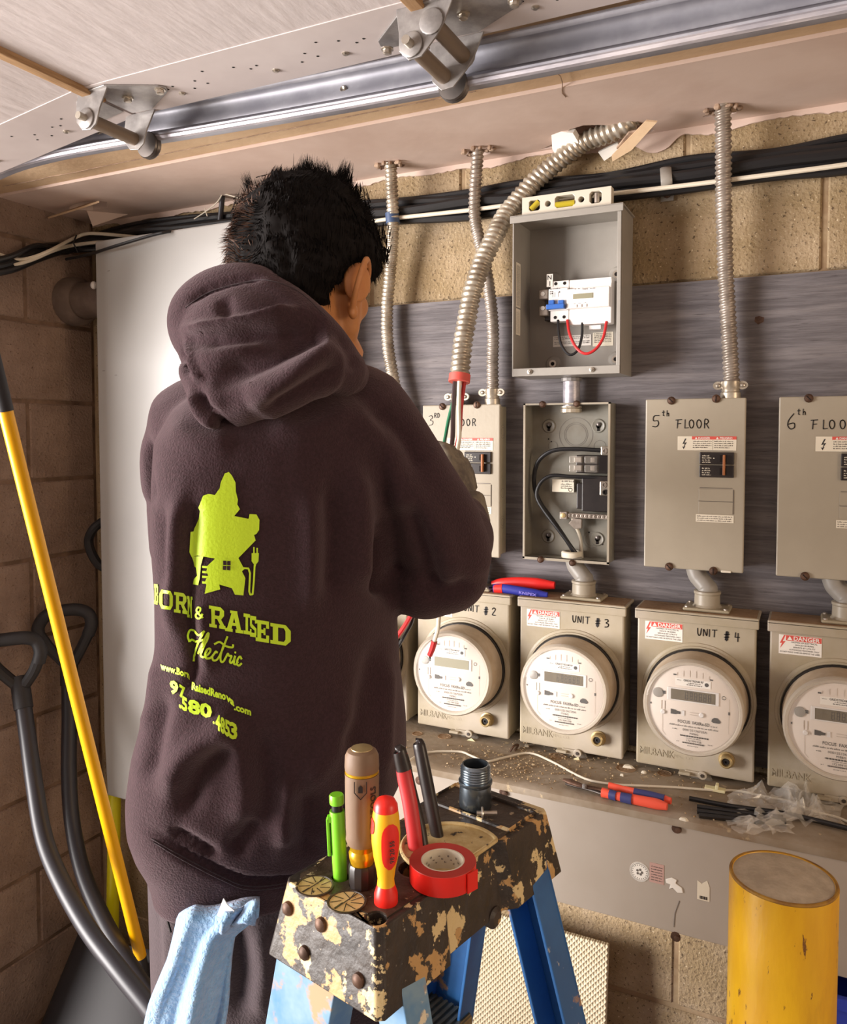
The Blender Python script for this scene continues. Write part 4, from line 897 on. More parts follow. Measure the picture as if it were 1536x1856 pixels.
# ================================================================ WIREWAY UNDER THE METERS
YT, ZT0, ZT1, XT0 = 1.331, .731, .925, -1.02
tr = thing('wireway', 'long grey steel wireway trough on the wall beneath the electric meters', 'wireway', (-.2, YP, ZT0))
ft = wallfr(0, ZT0, YT); HT = ZT1-ZT0
obj('trough_body', MB().box(ft, XT0, .62, .0, HT-.004, -(YB-YT)+.001, -.003), M_trough, tr, smooth=0, bevel=.003)
obj('front_cover', MB().box(ft, XT0-.001, .621, -.002, HT-.006, -.003, 0), M_trough, tr, smooth=0, bevel=.0015)
pr_ = MB(); fe = Fr((XT0, YT, ZT0), (0, 1, 0), (0, 0, 1), (1, 0, 0))
pr_.prism(fe, [(-.002, HT-.016), (-.003, HT-.010), (-.002, HT-.004), (.004, HT), (.02, HT+.001), (YP-YT, HT+.001), (YP-YT, HT-.003), (.006, HT-.003), (.001, HT-.007), (.0, HT-.016)], 0, .62-XT0)
obj('lid', pr_, M_trought, tr, smooth=40)
for px, py in ((913, 1436), (1227, 1502), (1225, 1698), (760, 1415)):
    q = W(px, py, YT-.001); o = obj('cover_screw', MB().lathe(wallfr(q.x, q.z, YT-.0005), [(.008, -.001), (.008, .0008), (.0045, .001)], 14).lathe(wallfr(q.x+.003, q.z-.001, YT-.001), [(.0052, 0), (.0045, .0035), (.002, .004)], 12), M_rust, tr)
q = W(1160, 1580, YT); fs_ = wallfr(q.x, q.z, YT)
o = obj('round_sticker', MB().lathe(Fr(fs_.p(0, 0, .0), fs_.u, fs_.v, fs_.n), [(.0165, 0), (.0165, .0008)], 28), M_paperw, tr, smooth=0)
mb = MB().ring(fs_, 0, 0, .0135, .0142, .001, 28).ring(fs_, 0, 0, .0155, .0159, .001, 28); 
for a in range(5): mb.disc(fs_, .004*math.cos(a*1.3), .004*math.sin(a*1.3), .0022, .001, 8)
for k in range(20): a = 2*PI*k/20; mb.box(fs_, .0115*math.cos(a)-.0006, .0115*math.cos(a)+.0006, .0115*math.sin(a)-.0008, .0115*math.sin(a)+.0008, .0008, .001)
mb.merge = False; mb.rec = False; obj('sticker_print', mb, M_printg, o, smooth=0)
M_pinkl = mat('faded_pink', '#c09a90', .6)
q = W(1191, 1583, YT); fs_ = wallfr(q.x, q.z, YT); o = obj('faded_sticker', MB().box(fs_, -.0115, .0115, -.0165, .0165, 0, .0007), M_pinkl, tr, smooth=0)
mb = MB()
for r in range(6): microtext(mb, fs_, -.009, .009, .010-r*.0045, .002, .001, seed=r+200)
mb.rec = False; obj('sticker_print', mb, M_printg, o, smooth=0)
q = W(1223, 1603, YT); fs_ = wallfr(q.x, q.z, YT); rr = random.Random(5)
obj('torn_sticker', MB().prism(fs_, [(-.014, .006), (-.004, .011), (.004, .009), (.002, .003), (.012, -.002), (.014, -.010), (.005, -.012), (-.002, -.006), (-.008, -.009), (-.006, -.001), (-.013, .0)], 0, .002), M_paperw, tr, smooth=0, bevel=.0008)
q = W(1275, 1613, YT); fs_ = wallfr(q.x, q.z, YT); o = obj('tag_sticker', MB().prism(fs_, [(-.009, -.017), (.010, -.017), (.010, .006), (.006, .017), (-.002, .010), (-.009, .014)], 0, .0007), M_paper, tr, smooth=0)
mb = MB()
for k in range(9): mb.box(fs_, -.005+k*.0013, -.0045+k*.0013+.0004*(k % 3), -.015, -.010, .0006, .001)
obj('sticker_print', mb, M_print, o, smooth=0)
mb = MB().tube([W(x, y, YT-.0004) for x, y in ((1232, 1633), (1224, 1655), (1222, 1680))], .0006, 5); obj('scratch', mb, M_printg, tr)
fz = Fr((0, 0, ZT1+.0014), (1, 0, 0), (0, 1, 0), (0, 0, 1)); kn = MB()
for px, py, r in ((757, 1330, .011), (806, 1335, .014), (1010, 1371, .016), (1135, 1393, .018), (1205, 1402, .013), (1360, 1440, .013)):
    q = Zp(px, py, ZT1+.001); obj('knockout', MB().lathe(Fr((q.x, q.y, ZT1+.0005), fz.u, fz.v, fz.n), [(r, 0), (r, .0014), (r-.0012, .0014), (r-.0016, .0006)], 24), M_dust, tr)
# debris on the wireway
rr = random.Random(11); db = MB(); db.merge = False
for k in range(760):
    if k < 420: px, py = rr.gauss(960, 75), rr.gauss(1385, 22)
    elif k < 640: px, py = rr.uniform(780, 1250), rr.uniform(1345, 1430)
    else: px, py = rr.uniform(1150, 1530), rr.uniform(1400, 1500)
    q = Zp(px, py, ZT1+.002)
    if not (YT+.004 < q.y < YP-.01) : continue
    s = rr.choice((.0008, .001, .0013, .002)); a = rr.random()*6; fr_ = Fr(q, (math.cos(a), math.sin(a), 0), (-math.sin(a), math.cos(a), .2), (0, 0, 1)); db.box(fr_, -s, s, -s*.7, s*.7, 0, s*1.1, s*.3, s*.2)
o = obj('debris', db, mat('crumb', '#cbb592', .9, var='#8f7350', vscale=90), smooth=0); tag(o, 'fine crumbs of plaster and grit scattered over the grey wireway', 'debris', kind='stuff')
def chip(px, py, r, m=None):
    q = Zp(px, py, ZT1+.003); P = [(r*rr.uniform(.6, 1.2)*math.cos(2*PI*k/8), r*.6*rr.uniform(.6, 1.2)*math.sin(2*PI*k/8)) for k in range(8)]
    return obj('plaster_chip', MB().prism(Fr(q-Vector((0, 0, .0014)), (1, 0, 0), (0, 1, .05), (0, 0, 1)), P, 0, .004, .6), m or M_paper, smooth=0)
for (px, py, r), lb in zip(((1138, 1389, .012), (1168, 1400, .006), (1240, 1485, .008), (955, 1352, .006), (1128, 1405, .004)), ('largest pale plaster chip on the wireway, left of the brass lock of unit four', 'small pale plaster chip beside the larger one on the wireway', 'crumbly pale plaster chip near the front lip, in front of the black rods', 'dull plaster chip on the wireway beneath the gap of units two and three', 'tiny plaster chip between the large chip and the orange pliers')):
    tag(chip(px, py, r), lb, 'plaster chip', 'loose plaster chips on the wireway')
bolt_ = obj('loose_staple', MB().tube(cr([Zp(925, 1362, ZT1+.003), Zp(932, 1352, ZT1+.012), Zp(940, 1350, ZT1+.006), Zp(934, 1360, ZT1+.003)], 4), .0022, 6), M_rust); tag(bolt_, 'small bent rusty metal staple on the wireway between units two and three', 'staple')
# thin white wire on the wireway
P = [Zp(x, y, ZT1+.0042) for x, y in ((700, 1420), (725, 1395), (765, 1366), (830, 1362), (855, 1370), (882, 1380), (915, 1373), (960, 1365), (1000, 1380), (1060, 1411), (1110, 1421), (1160, 1424), (1225, 1427), (1290, 1432), (1335, 1433), (1385, 1443), (1430, 1452), (1475, 1470), (1520, 1482), (1560, 1500))]
P = [Vector((p.x, min(p.y, 1.545), p.z)) for p in P]
tag(obj('white_wire', MB().tube(cr(P, 5), .0021, 8), M_white), 'thin white wire snaking along the top of the grey wireway', 'wire')
# hanging paper tag, ties
def seal(px, py, pts, name, label, cat, m):
    o = [W(x, y, 1.478) for x, y in pts]
    t = shard(name, o, .0012, m, None); return tag(t, label, cat)
M_tagy = mat('tag_paper', '#e8dfb4', .6)
seal(0, 0, ((843, 1343), (855, 1338), (864, 1346), (862, 1360), (846, 1370), (838, 1358)), 'seal_tag', 'small cream paper tag hanging from the latch of unit two', 'tag', M_tagy)
seal(0, 0, ((1040, 1375), (1049, 1372), (1053, 1384), (1034, 1396), (1031, 1392), (1044, 1382)), 'seal_tag', 'folded cream plastic seal hanging below the latch of unit three', 'tag', M_tagy)
q = Zp(1300, 1432, ZT1+.003); o = obj('seal_clip', MB().box(Fr(q, (1, 0, 0), (0, 1, 0), (0, 0, 1)), -.020, .014, -.008, .006, -.001, .004).box(Fr(q, (1, 0, 0), (0, 1, 0), (0, 0, 1)), -.002, .003, -.010, .004, .004, .012), M_tagy, smooth=0, bevel=.001); tag(o, 'translucent cream clip on the wireway under the latch of unit four', 'clip')
for dx, zz in ((0, 1), (-.2277, 1), (-.4537, 1)):
    pass
# plastic shrouds under hasps
for dx, n_, px in ((0, 'four', 1290), (-.2277, 'three', 1060), (-.4537, 'two', 860)):
    b = frm.p(dx+.118, 0, 0)
    o = obj('seal_sleeve', MB().prism(Fr((b.x, YM+.012, b.z), (1, 0, 0), (0, 0, 1), (0, -1, 0)), [(-.020, -.012), (.016, -.012), (.010, .0), (-.016, .0)], 0, .006), M_clearp, smooth=0); tag(o, 'clear plastic seal sleeve under the latch of unit '+n_, 'seal', 'seals under meter latches')
# orange and blue gripped water-pump pliers on the wireway
def flatbar(name, pts, wdt, th, m, parent, up=(0, 0, 1), bevel=.002):
    P = cr(pts, 5); R = wdt if hasattr(wdt, '__len__') else [wdt]*len(P)
    if len(R) != len(P): R = [np.interp(i/(len(P)-1), np.linspace(0, 1, len(R)), R) for i in range(len(P))]
    return obj(name, MB().tube(P, [x_ for x_ in R], 14, flat=th, ref=up), m, parent)
M_orange = mat('grip_orange', '#ee5a42', .42); M_navy = mat('grip_navy', '#3a3f72', .42); M_gripred = mat('grip_red', '#e02a26', .36); M_gripblue = mat('grip_blue', '#2f3596', .38)
z_ = ZT1+.001
pl = thing('pliers', 'water pump pliers with orange and navy grips lying on the wireway', 'pliers', Zp(1120, 1440, z_))
def zz(l, h=.008): return [Zp(x, y, z_+h) for x, y in l]
flatbar('jaw', zz([(1022, 1413), (1035, 1417), (1055, 1424), (1085, 1430), (1110, 1437)], .010), [.004, .0075, .0055, .004, .004], .6, M_rust, pl, up=(0, 1, 0))
flatbar('jaw', zz([(1026, 1420), (1045, 1424), (1070, 1431), (1100, 1441)], .005), [.003, .005, .004, .0035], .7, M_steeld, pl, up=(0, 1, 0))
obj('pivot', MB().lathe(Fr(zz([(1060, 1422)], .015)[0], (1, 0, 0), (0, 1, 0), (0, 0, 1)), [(.004, -.006), (.004, 0), (.002, .001)], 10), M_steel, pl)
g1 = flatbar('grip', zz([(1104, 1424), (1130, 1430), (1160, 1438), (1195, 1446), (1217, 1452)], .012), [.0065, .0055, .0075, .008, .0055], .8, M_orange, pl)
g2 = flatbar('grip', zz([(1092, 1436), (1115, 1442), (1150, 1449), (1190, 1457), (1210, 1462)], .009), [.0085, .007, .0085, .0092, .006], .8, M_orange, pl)
obj('grip_band', MB().tube(zz([(1106, 1439.5), (1118, 1443)], .009), [.0086, .0082], 14, flat=.85, ref=(0, 0, 1)), M_navy, g2)
obj('grip_band', MB().tube(zz([(1126, 1444.5), (1146, 1449)], .009), [.0082, .0088], 14, flat=.85, ref=(0, 0, 1)), M_navy, g2)
obj('grip_band', MB().tube(zz([(1150, 1436), (1180, 1443), (1205, 1449)], .0125), [.0072, .0084, .0080], 14, flat=.85, ref=(0, 0, 1)), M_navy, g1)
# red / blue pliers on top of the meter boxes
z2 = ZM1+.004
pk = thing('pliers', 'pliers with red and blue handles lying across the meter box tops by the elbow', 'pliers', Zp(950, 1070, z2))
def zk(l, h=.008): return [Zp(x, y, z2+h) for x, y in l]
gk = flatbar('handle', [W(x_, y_, 1.532) for x_, y_ in ((893, 1060), (910, 1057), (940, 1056), (975, 1058), (1006, 1061))], [.008, .0105, .0115, .012, .0075], .75, M_gripred, pk)
gb = flatbar('handle', [W(x_, y_, 1.502) for x_, y_ in ((896, 1067), (914, 1067), (940, 1071), (970, 1076), (993, 1079))], [.010, .0095, .0095, .0095, .006], .75, M_gripblue, pk)
obj('handle_collar', MB().tube([W(897, 1067, 1.502), W(912, 1067, 1.502)], [.0098, .0100], 14, flat=.78, ref=(0, 0, 1)), M_gripred, gb)
mb = MB(); a_ = W(940, 1078, 1.468); b_ = W(976, 1084, 1.468); ax = (b_-a_).normalized()
put(mb, Fr(W(941, 1076, 1.491), ax, (0, .3, 1)), 'KNIPEX', 0, 0, .0075, .0006, width=.036, bold=.02); obj('handle_text', mb, mat('embossed_text', '#8a7fd8', .4), gb, smooth=0)
flatbar('head', zk([(840, 1066), (865, 1064), (896, 1062)], .008), [.003, .006, .005], .7, M_steeld, pk, up=(0, 1, 0))
# black rods and the clear bag
rods = [((1250, 1447), (1330, 1462), (1430, 1476), (1540, 1502)), ((1264, 1462), (1330, 1471), (1420, 1482)), ((1264, 1470), (1330, 1478), (1425, 1487)), ((1268, 1478), (1330, 1484), (1425, 1492))]
for i, (r_, lb) in enumerate(zip(rods, ('longest black rod, running from the wireway past the clear bag', 'black rod on the wireway just in front of the longest rod', 'second black rod from the front lip, beside the clear bag', 'black rod nearest the front lip of the wireway'))):
    tag(obj('black_rod', MB().tube(cr([Zp(x, y, ZT1+.0055+.001*(3-i)) for x, y in r_], 6), [.0042]*(6*(len(r_)-1)+1), 10), M_black), lb, 'rod', 'black rods on the wireway')
# crumpled bag : noisy folded sheet
def bag(cx, cy, sx, sy, seed, h):
    vs = []; fs = []; n = 16
    for i in range(n):
        for j in range(n):
            u = i/(n-1)-.5; v = j/(n-1)-.5; q = Zp(cx+u*sx, cy+v*sy, ZT1+.004)
            q = q + noise.noise_vector(Vector((u*5, v*5, seed)))*.012; q.z = ZT1+.004+h*.6*abs(noise.noise(Vector((u*6, v*4, seed+3))))*max(0, 1-(2*abs(u))**3)*2.2; vs.append(q)
    for i in range(n-1):
        for j in range(n-1): fs.append((i*n+j, (i+1)*n+j, (i+1)*n+j+1, i*n+j+1))
    m = MB().add(vs, fs); m.rec = False; return m
t = thing('plastic_bag', 'crumpled clear plastic bag draped over the black rods', 'plastic bag', Zp(1400, 1480, ZT1+.002))
obj('film', bag(1425, 1468, 210, 60, 1, .035), M_bag, t, smooth=0); obj('film', bag(1385, 1495, 110, 34, 5, .024), M_bag, t, smooth=0); obj('film', bag(1455, 1450, 70, 70, 9, .06), M_bag, t, smooth=0)
# white handled cutter tail at the right edge
# ================================================================ LEANING TREAD BOARD, BIN
a = W(852, 1660, 1.50); b = W(1103, 1714, 1.50)
M_tread = mat('tread_foil', '#d2c3a6', .5, var='#c4b394', vscale=5)
nt = M_tread.node_tree; b_ = nt.nodes['Principled BSDF']; tc = nt.nodes.new('ShaderNodeTexCoord'); hs = None
for sgn in (1, -1):
    mpg = nt.nodes.new('ShaderNodeMapping'); mpg.inputs['Rotation'].default_value = (0, sgn*.72, 0); nt.links.new(tc.outputs['Object'], mpg.inputs[0]); wv = nt.nodes.new('ShaderNodeTexWave'); wv.inputs['Scale'].default_value = 42; nt.links.new(mpg.outputs[0], wv.inputs[0])
    if hs is None: hs = wv.outputs[1]
    else:
        mx = nt.nodes.new('ShaderNodeMath'); mx.operation = 'MAXIMUM'; nt.links.new(hs, mx.inputs[0]); nt.links.new(wv.outputs[1], mx.inputs[1]); hs = mx.outputs[0]
bp = nt.nodes.new('ShaderNodeBump'); bp.inputs['Strength'].default_value = .8; bp.inputs['Distance'].default_value = .003; nt.links.new(hs, bp.inputs['Height']); nt.links.new(bp.outputs[0], b_.inputs['Normal'])
dn = Vector((0, -.10, -1)).normalized(); fr = Fr((a.x, 1.50, b.z), (1, 0, 0), -dn)
tag(obj('tread_board', MB().box(fr, 0, b.x-a.x, -.64, 0, -.012, 0), M_tread, smooth=0, bevel=.002), 'pale embossed sheet leaning on the block wall below the wireway', 'board')
q = Xp(1512, 1808, W(1512, 1808, 1.30).x); M_bin = mat('bin_blue', '#2a3fb0', .35)
fr = Fr((q.x-.012, 1.30, q.z), (1, 0, 0), (0, 1, 0), (0, 0, 1)); bb = thing('plastic_bin', 'blue plastic bin on the floor behind the yellow bollard', 'bin', (q.x+.15, 1.40, 0))
obj('bin_body', boolean(MB().box(Fr((fr.o.x, fr.o.y, 0), fr.u, fr.v, fr.n), .02, .30, .02, .17, 0.001, q.z-.01, -.015, -.012), MB().box(Fr((fr.o.x, fr.o.y, 0), fr.u, fr.v, fr.n), .026, .294, .026, .164, .01, q.z+.02, -.015, -.012)), M_bin, bb, smooth=0)
obj('bin_rim', boolean(MB().box(fr, 0, .32, 0, .19, -.02, 0), MB().box(fr, .012, .308, .012, .178, -.03, .01)), M_bin, bb, smooth=0, bevel=.003)
# ================================================================ BOLLARD
q = Zp(1420, 1588, .995); bo = thing('bollard', 'yellow steel bollard with concrete filled top in front of the wireway', 'bollard', (q.x, q.y, 0))
fb_ = Fr((q.x, q.y, 0), (1, 0, 0), (0, 1, 0), (0, 0, 1)); R_ = .0632
obj('post', MB().lathe(fb_, [(R_, 0), (R_, .990), (R_-.001, .994), (R_-.004, .995), (R_-.006, .991)], 48), M_bollard, bo)
obj('rim', MB().tube([fb_.p((R_-.0022)*math.cos(2*PI*k/48), (R_-.0022)*math.sin(2*PI*k/48), .9935) for k in range(48)], .0024, 8, closed=True), M_bollrim, bo)
obj('concrete_fill', MB().lathe(fb_, [(R_-.003, .985), (R_-.004, .994), (.04, .9965), (0, .998)], 40, cap1=False), M_bolltop, bo)
# ================================================================ STEP LADDER
LO = R0*.0041 + F0*.8056; LO.z = 1.13
e2 = (R0*.633+F0*.774).normalized(); e1 = (R0*.774-F0*.633).normalized()
fl_ = Fr(LO, e2, -e1, (0, 0, 1))               # x along the cap (away), y to the climbing side, z up
M_cap = mat('cap_black', '#2a231f', .5, var='#3a3029', vscale=30, bump=.5, bscale=70, spots=[('#8f8578', 120, .66, .04), ('#bd9560', 21, .558, .012, 3.0), ('#d8c190', 27, .585, .012, 7.0)])
M_captop = mat('cap_top_worn', '#4d3d31', .5, var='#37291f', vscale=40, bump=.5, bscale=90, spots=[('#a39074', 90, .62, .04), ('#c7a877', 22, .68, .02, 9.0)])
M_capfill = mat('paint_skin', '#cdb684', .7, var='#b89c66', vscale=60, spots=[('#3a3028', 110, .62, .03)])
M_rail = mat('rail_blue', '#2f6aa6', .45, var='#275a91', vscale=10, spots=[('#b5895c', 12, .60, .03, 2.0), ('#dcd2bd', 20, .64, .02, 5.0)])
M_railp = mat('rail_blue_painted', '#4a7fae', .5, var='#7c9ab0', vscale=16, spots=[('#b08c6a', 16, .56, .05, 2.0), ('#e0d3b8', 22, .60, .02, 5.0)])
M_alu = mat('tread_alu', '#8d8674', .4, .7, var='#6f6857', vscale=20)
ld = thing('step_ladder', 'blue fiberglass step ladder with paint-splattered black tool cap', 'ladder', (LO.x, LO.y, 0))
cap = MB()
s0, s1, th = -.140, .140, .061
outl = [(s0+.006, -th), (-.052, -th), (-.040, -.051), (.040, -.051), (.052, -th), (s1-.006, -th), (s1, -th+.006), (s1, th-.006), (s1-.006, th), (.05, th), (.04, .053), (-.04, .053), (-.05, th), (s0+.006, th), (s0, th-.006), (s0, -th+.006)]
def flare(poly, z0, z1, f):
    m = len(poly); vs = []
    for (x, y) in poly: vs.append(fl_.p(x, y, z1))
    for (x, y) in poly: vs.append(fl_.p(x+f*(1 if x > 0 else -1)*min(1, abs(x)/.12), y+f*(1 if y > 0 else -1), z0))
    return MB().add(vs, [tuple(range(m)), tuple(range(2*m-1, m-1, -1))]+[(i, m+i, m+(i+1) % m, (i+1) % m) for i in range(m)])
def hole_cut(l):
    c = MB()
    for px, py, r in l:
        q = Zp(px, py, 1.13); x = (q-LO).dot(e2); y = -(q-LO).dot(e1); c.prism(fl_, [(x+r*math.cos(2*PI*k/18), y+r*math.sin(2*PI*k/18)) for k in range(18)], -.035, .01)
    return c
skirt = flare(outl, -.070, 0, .013)
skirt = boolean(skirt, hole_cut([(682, 1664, .0095), (617, 1592, .0085), (657, 1604, .0125), (700, 1636, .0105), (752, 1576, .016)]))
capo = obj('tool_cap', skirt, M_cap, ld, smooth=0, bevel=.0035, seg=3)
def capxy(px, py): q = Zp(px, py, 1.13); return (q-LO).dot(e2), -(q-LO).dot(e1)
tp = MB(); ins = [(x*.93 if abs(x) > .1 else x, y*.90) for x, y in outl]; 
tpm = MB().prism(fl_, ins, -.001, .0009)
obj('cap_top', boolean(tpm, hole_cut([(682, 1664, .0095), (617, 1592, .0085), (657, 1604, .0125), (700, 1636, .0105), (752, 1576, .016)])), M_captop, capo, smooth=0)
for px, py in ((571, 1608), (629, 1637)):
    x, y = capxy(px, py); f_ = Fr(fl_.p(x, y, .0009), fl_.u, fl_.v, fl_.n)
    o = obj('embossed_disc', MB().lathe(f_, [(.0178, 0), (.0178, .0012), (.0162, .0012), (.0158, .0004)], 28), M_captop, capo)
    obj('paint_fill', MB().lathe(f_, [(.0158, .0), (.0155, .0006)], 24), M_capfill, o, smooth=0)
    sp = MB(); rr = random.Random(int(px))
    for k in range(9):
        a = k*.7; r0 = .0145; c_, s_ = math.cos(a), math.sin(a); sp.rib(f_, [(c_*r0*rr.uniform(.2, .5), s_*r0*rr.uniform(.2, .5)), (math.cos(a+.25)*r0, math.sin(a+.25)*r0)], .0009, .0010)
    sp.rib(f_, [(-.0145, 0), (.0145, .001)], .0012, .0011); sp.merge = False; sp.rec = False; obj('embossed_line', sp, M_captop, o, smooth=0)
x, y = capxy(818, 1540); f_ = Fr(fl_.p(x, y, .0009), fl_.u, fl_.v, fl_.n)
rim = MB(); n = 34
for k in range(n):
    pass
arc = [(x_, y_) for x_, y_ in ()]
P = []
for k in range(49):
    a = 2*PI*k/49; qx, qy = x+.050*math.cos(a), y+.050*math.sin(a); P.append(fl_.p(max(-.12, min(.12, qx)), max(-.056, min(.056, qy)), .0022))
obj('bucket_ring', MB().tube(P, .0022, 8, closed=True), M_capfill, capo)
pd = [( (p-LO).dot(e2), -(p-LO).dot(e1)) for p in P]; obj('bucket_recess', MB().prism(fl_, pd, .0008, .0015), M_capfill, capo, smooth=0)
P = [fl_.p(a_, b_, .001) for a_, b_ in ((.070, -.054), (.122, -.054), (.122, .056), (.070, .056))]
obj('tray_rim', MB().tube(P, .0028, 8, closed=True), M_cap, capo)
for (tt_, zz_) in ((.050, -.022), (.006, -.020), (.022, -.050), (-.045, -.046)):
    obj('rivet', MB().lathe(Fr(fl_.p(s0-.0015+zz_*.18, tt_, zz_), fl_.v, fl_.n, -fl_.u), [(.0065, -.003), (.0062, .001), (.004, .003), (.0, .004)], 14, cap1=False), M_rust, capo)
obj('cap_lug', MB().lathe(Fr(fl_.p(.03, -.060, -.070), fl_.u, fl_.n, -fl_.v), [(.011, -.01), (.011, .004), (.007, .007)], 16), M_cap, capo)
def rail(x, yc, dx, dy, wid, thk, m, side):
    # channel rail from the cap to the floor
    top = fl_.p(x, yc, -.02); bot = fl_.p(x+dx, yc+dy, -1.13); ax = (bot-top).normalized(); u = fl_.v; n = fl_.u*side
    u = (u-ax*u.dot(ax)).normalized(); n = ax.cross(u).normalized(); n = n if n.dot(fl_.u)*side > 0 else -n
    f = Fr(top, u, ax, n); L_ = (bot-top).length
    mb = MB().box(f, -wid/2, wid/2, 0, L_, 0, .004).box(f, -wid/2, -wid/2+.004, 0, L_, -thk, 0).box(f, wid/2-.004, wid/2, 0, L_, -thk, 0)
    o = obj('rail', mb, m, ld, smooth=0, bevel=.001)
    obj('rail_foot', MB().box(Fr(f.p(0, L_, 0), u, fl_.n, n), -wid/2-.004, wid/2+.004, -.003, .05, -thk-.003, .007), M_black, o, smooth=0, bevel=.003)
    return f
FA, RA = .205, .30
rail(-.128, .026, -.06, FA, .078, .028, M_railp, -1); rail(.128, .026, .06, FA, .060, .028, M_rail, 1)
rail(-.118, -.044, -.055, -RA, .034, .028, M_railp, -1); rail(.118, -.040, .055, -RA, .042, .032, M_rail, 1)
for k in range(3):
    zz_ = -.28-.28*k; tt_ = .026+FA*(-zz_/1.13); ex = .120+.06*(-zz_/1.13)
    st = MB(); f = Fr(fl_.p(0, tt_, zz_), fl_.u, fl_.v, fl_.n); st.box(f, -ex, ex, -.038, .038, -.022, -.0015)
    so = obj('step', st, M_alu, ld, smooth=0, bevel=.002)
    for g in range(9): obj('tread_rib', MB().box(f, -ex+.002, ex-.002, -.036+g*.0084, -.032+g*.0084, -.002, .0012), M_alu, so, smooth=0)
    obj('rear_brace', MB().box(Fr(fl_.p(0, -.044-RA*(-zz_/1.13), zz_), fl_.u, fl_.v, fl_.n), -ex, ex, -.008, .008, -.012, .0), M_alu, ld, smooth=0, bevel=.001)
# ---------------------------------------------------------------- tools standing on the cap
TZ = 1.1312
def stand(px, py): q = Zp(px, py, TZ); return Fr(q, R0, F0, Zv)
# lime marker
M_lime = mat('lime_plastic', '#7fd22c', .35)
f = stand(617, 1589); mk = thing('marker_pencil', 'lime green carpenter pencil with clip standing in the ladder cap', 'pencil', f.o)
f2 = Fr(f.o, R0, F0, (Zv-R0*.04).normalized())
obj('barrel', MB().lathe(f2, [(.0062, -.02), (.0066, .0), (.0070, .015), (.0073, .062), (.0070, .064)], 18), M_lime, mk)
obj('neck', MB().lathe(f2, [(.0052, .064), (.0052, .071)], 16), M_black, mk); obj('cap_button', MB().lathe(f2, [(.0066, .0705), (.0070, .072), (.0070, .078), (.0062, .0795)], 18), M_lime, mk)
obj('clip', MB().box(Fr(f2.p(-.0085, -.002, 0), R0, F0, f2.n), -.0018, .0012, -.003, .003, .022, .058).box(Fr(f2.p(-.0075, -.002, 0), R0, F0, f2.n), -.002, .004, -.003, .003, .054, .060), M_lime, mk, smooth=0, bevel=.0008)
# brown multi-bit driver
M_brownh = mat('handle_brown', '#7b614b', .6, bump=.1); M_gold = mat('gold_clear', '#c99a1e', .22, .55)
f = stand(657, 1603); sd = thing('multibit_screwdriver', 'tall brown handled screwdriver with gold collar standing in the ladder cap', 'screwdriver', f.o)
obj('chuck', MB().lathe(f, [(.010, -.015), (.0115, -.004), (.0125, .004), (.0128, .018), (.0118, .021)], 12), M_breaker, sd, smooth=20)
obj('gold_section', MB().lathe(f, [(.0105, .020), (.0122, .026), (.0126, .031), (.0112, .034), (.0120, .038), (.0135, .041)], 16), M_gold, sd)
hp = []; 
vs = []; n = 36
for h, r in ((.040, .0138), (.044, .0152), (.050, .0152), (.056, .0155), (.080, .0160), (.100, .0162), (.106, .0160)):
    hp.append((r, h))
hb = MB()
vs = []
for r, h in hp:
    for k in range(n):
        a = 2*PI*k/n; groove = 1-.055*(1 if (k % 9) in (0, 1) and .046 < h < .104 else 0); vs.append(f.p(r*groove*math.cos(a), r*groove*math.sin(a), h))
fs_ = [tuple(range(n-1, -1, -1)), tuple((len(hp)-1)*n+k for k in range(n))]
for i in range(len(hp)-1):
    for k in range(n): fs_.append((i*n+k, i*n+(k+1) % n, (i+1)*n+(k+1) % n, (i+1)*n+k))
hd = obj('handle', hb.add(vs, fs_), M_brownh, sd, smooth=30)
obj('gold_ring', MB().lathe(f, [(.0150, .1055), (.0158, .1065), (.0158, .1080), (.0150, .109)], 30), M_gold, sd)
obj('end_cap', MB().lathe(f, [(.0155, .1088), (.0160, .112), (.0156, .122), (.0135, .1265), (.010, .1285), (.0, .129)], 30, cap1=False), M_brownh, sd)
obj('emblem', MB().lathe(f, [(.0102, .1275), (.0100, .1292), (.006, .1296), (.003, .130), (.0, .1302)], 20, cap1=False), M_brass, sd)
dn_ = (-F0*.74+R0*.67).normalized(); fn_ = Fr(f.p(0, 0, 0)+dn_*.0155, Zv, Vector((-dn_.y, dn_.x, 0))*-1 if False else Zv.cross(dn_).normalized()*-1, dn_)
fn_ = Fr(f.o+dn_*.0158, Zv, dn_.cross(Zv).normalized()*1, dn_)
mb = MB(); put(mb, fn_, 'KLEIN TOOLS', .050, -.003, .0085, .0008, width=.048, bold=.02); obj('handle_text', mb, M_breaker, hd, smooth=0)
db_ = (-F0).normalized(); fe_ = Fr(f.o+db_*.0161, R0, Zv, db_); mb = MB().rib(fe_, [(-.0055, .104), (-.0055, .094), (0, .088), (.0055, .094), (.0055, .104)], .0009, .0004); mb.prism(fe_, [(-.002, .094), (.002, .094), (.002, .099), (0, .101), (-.002, .099)], 0, .0008); mb.merge = False; mb.rec = False; obj('shield_mark', mb, M_breaker, hd, smooth=0)
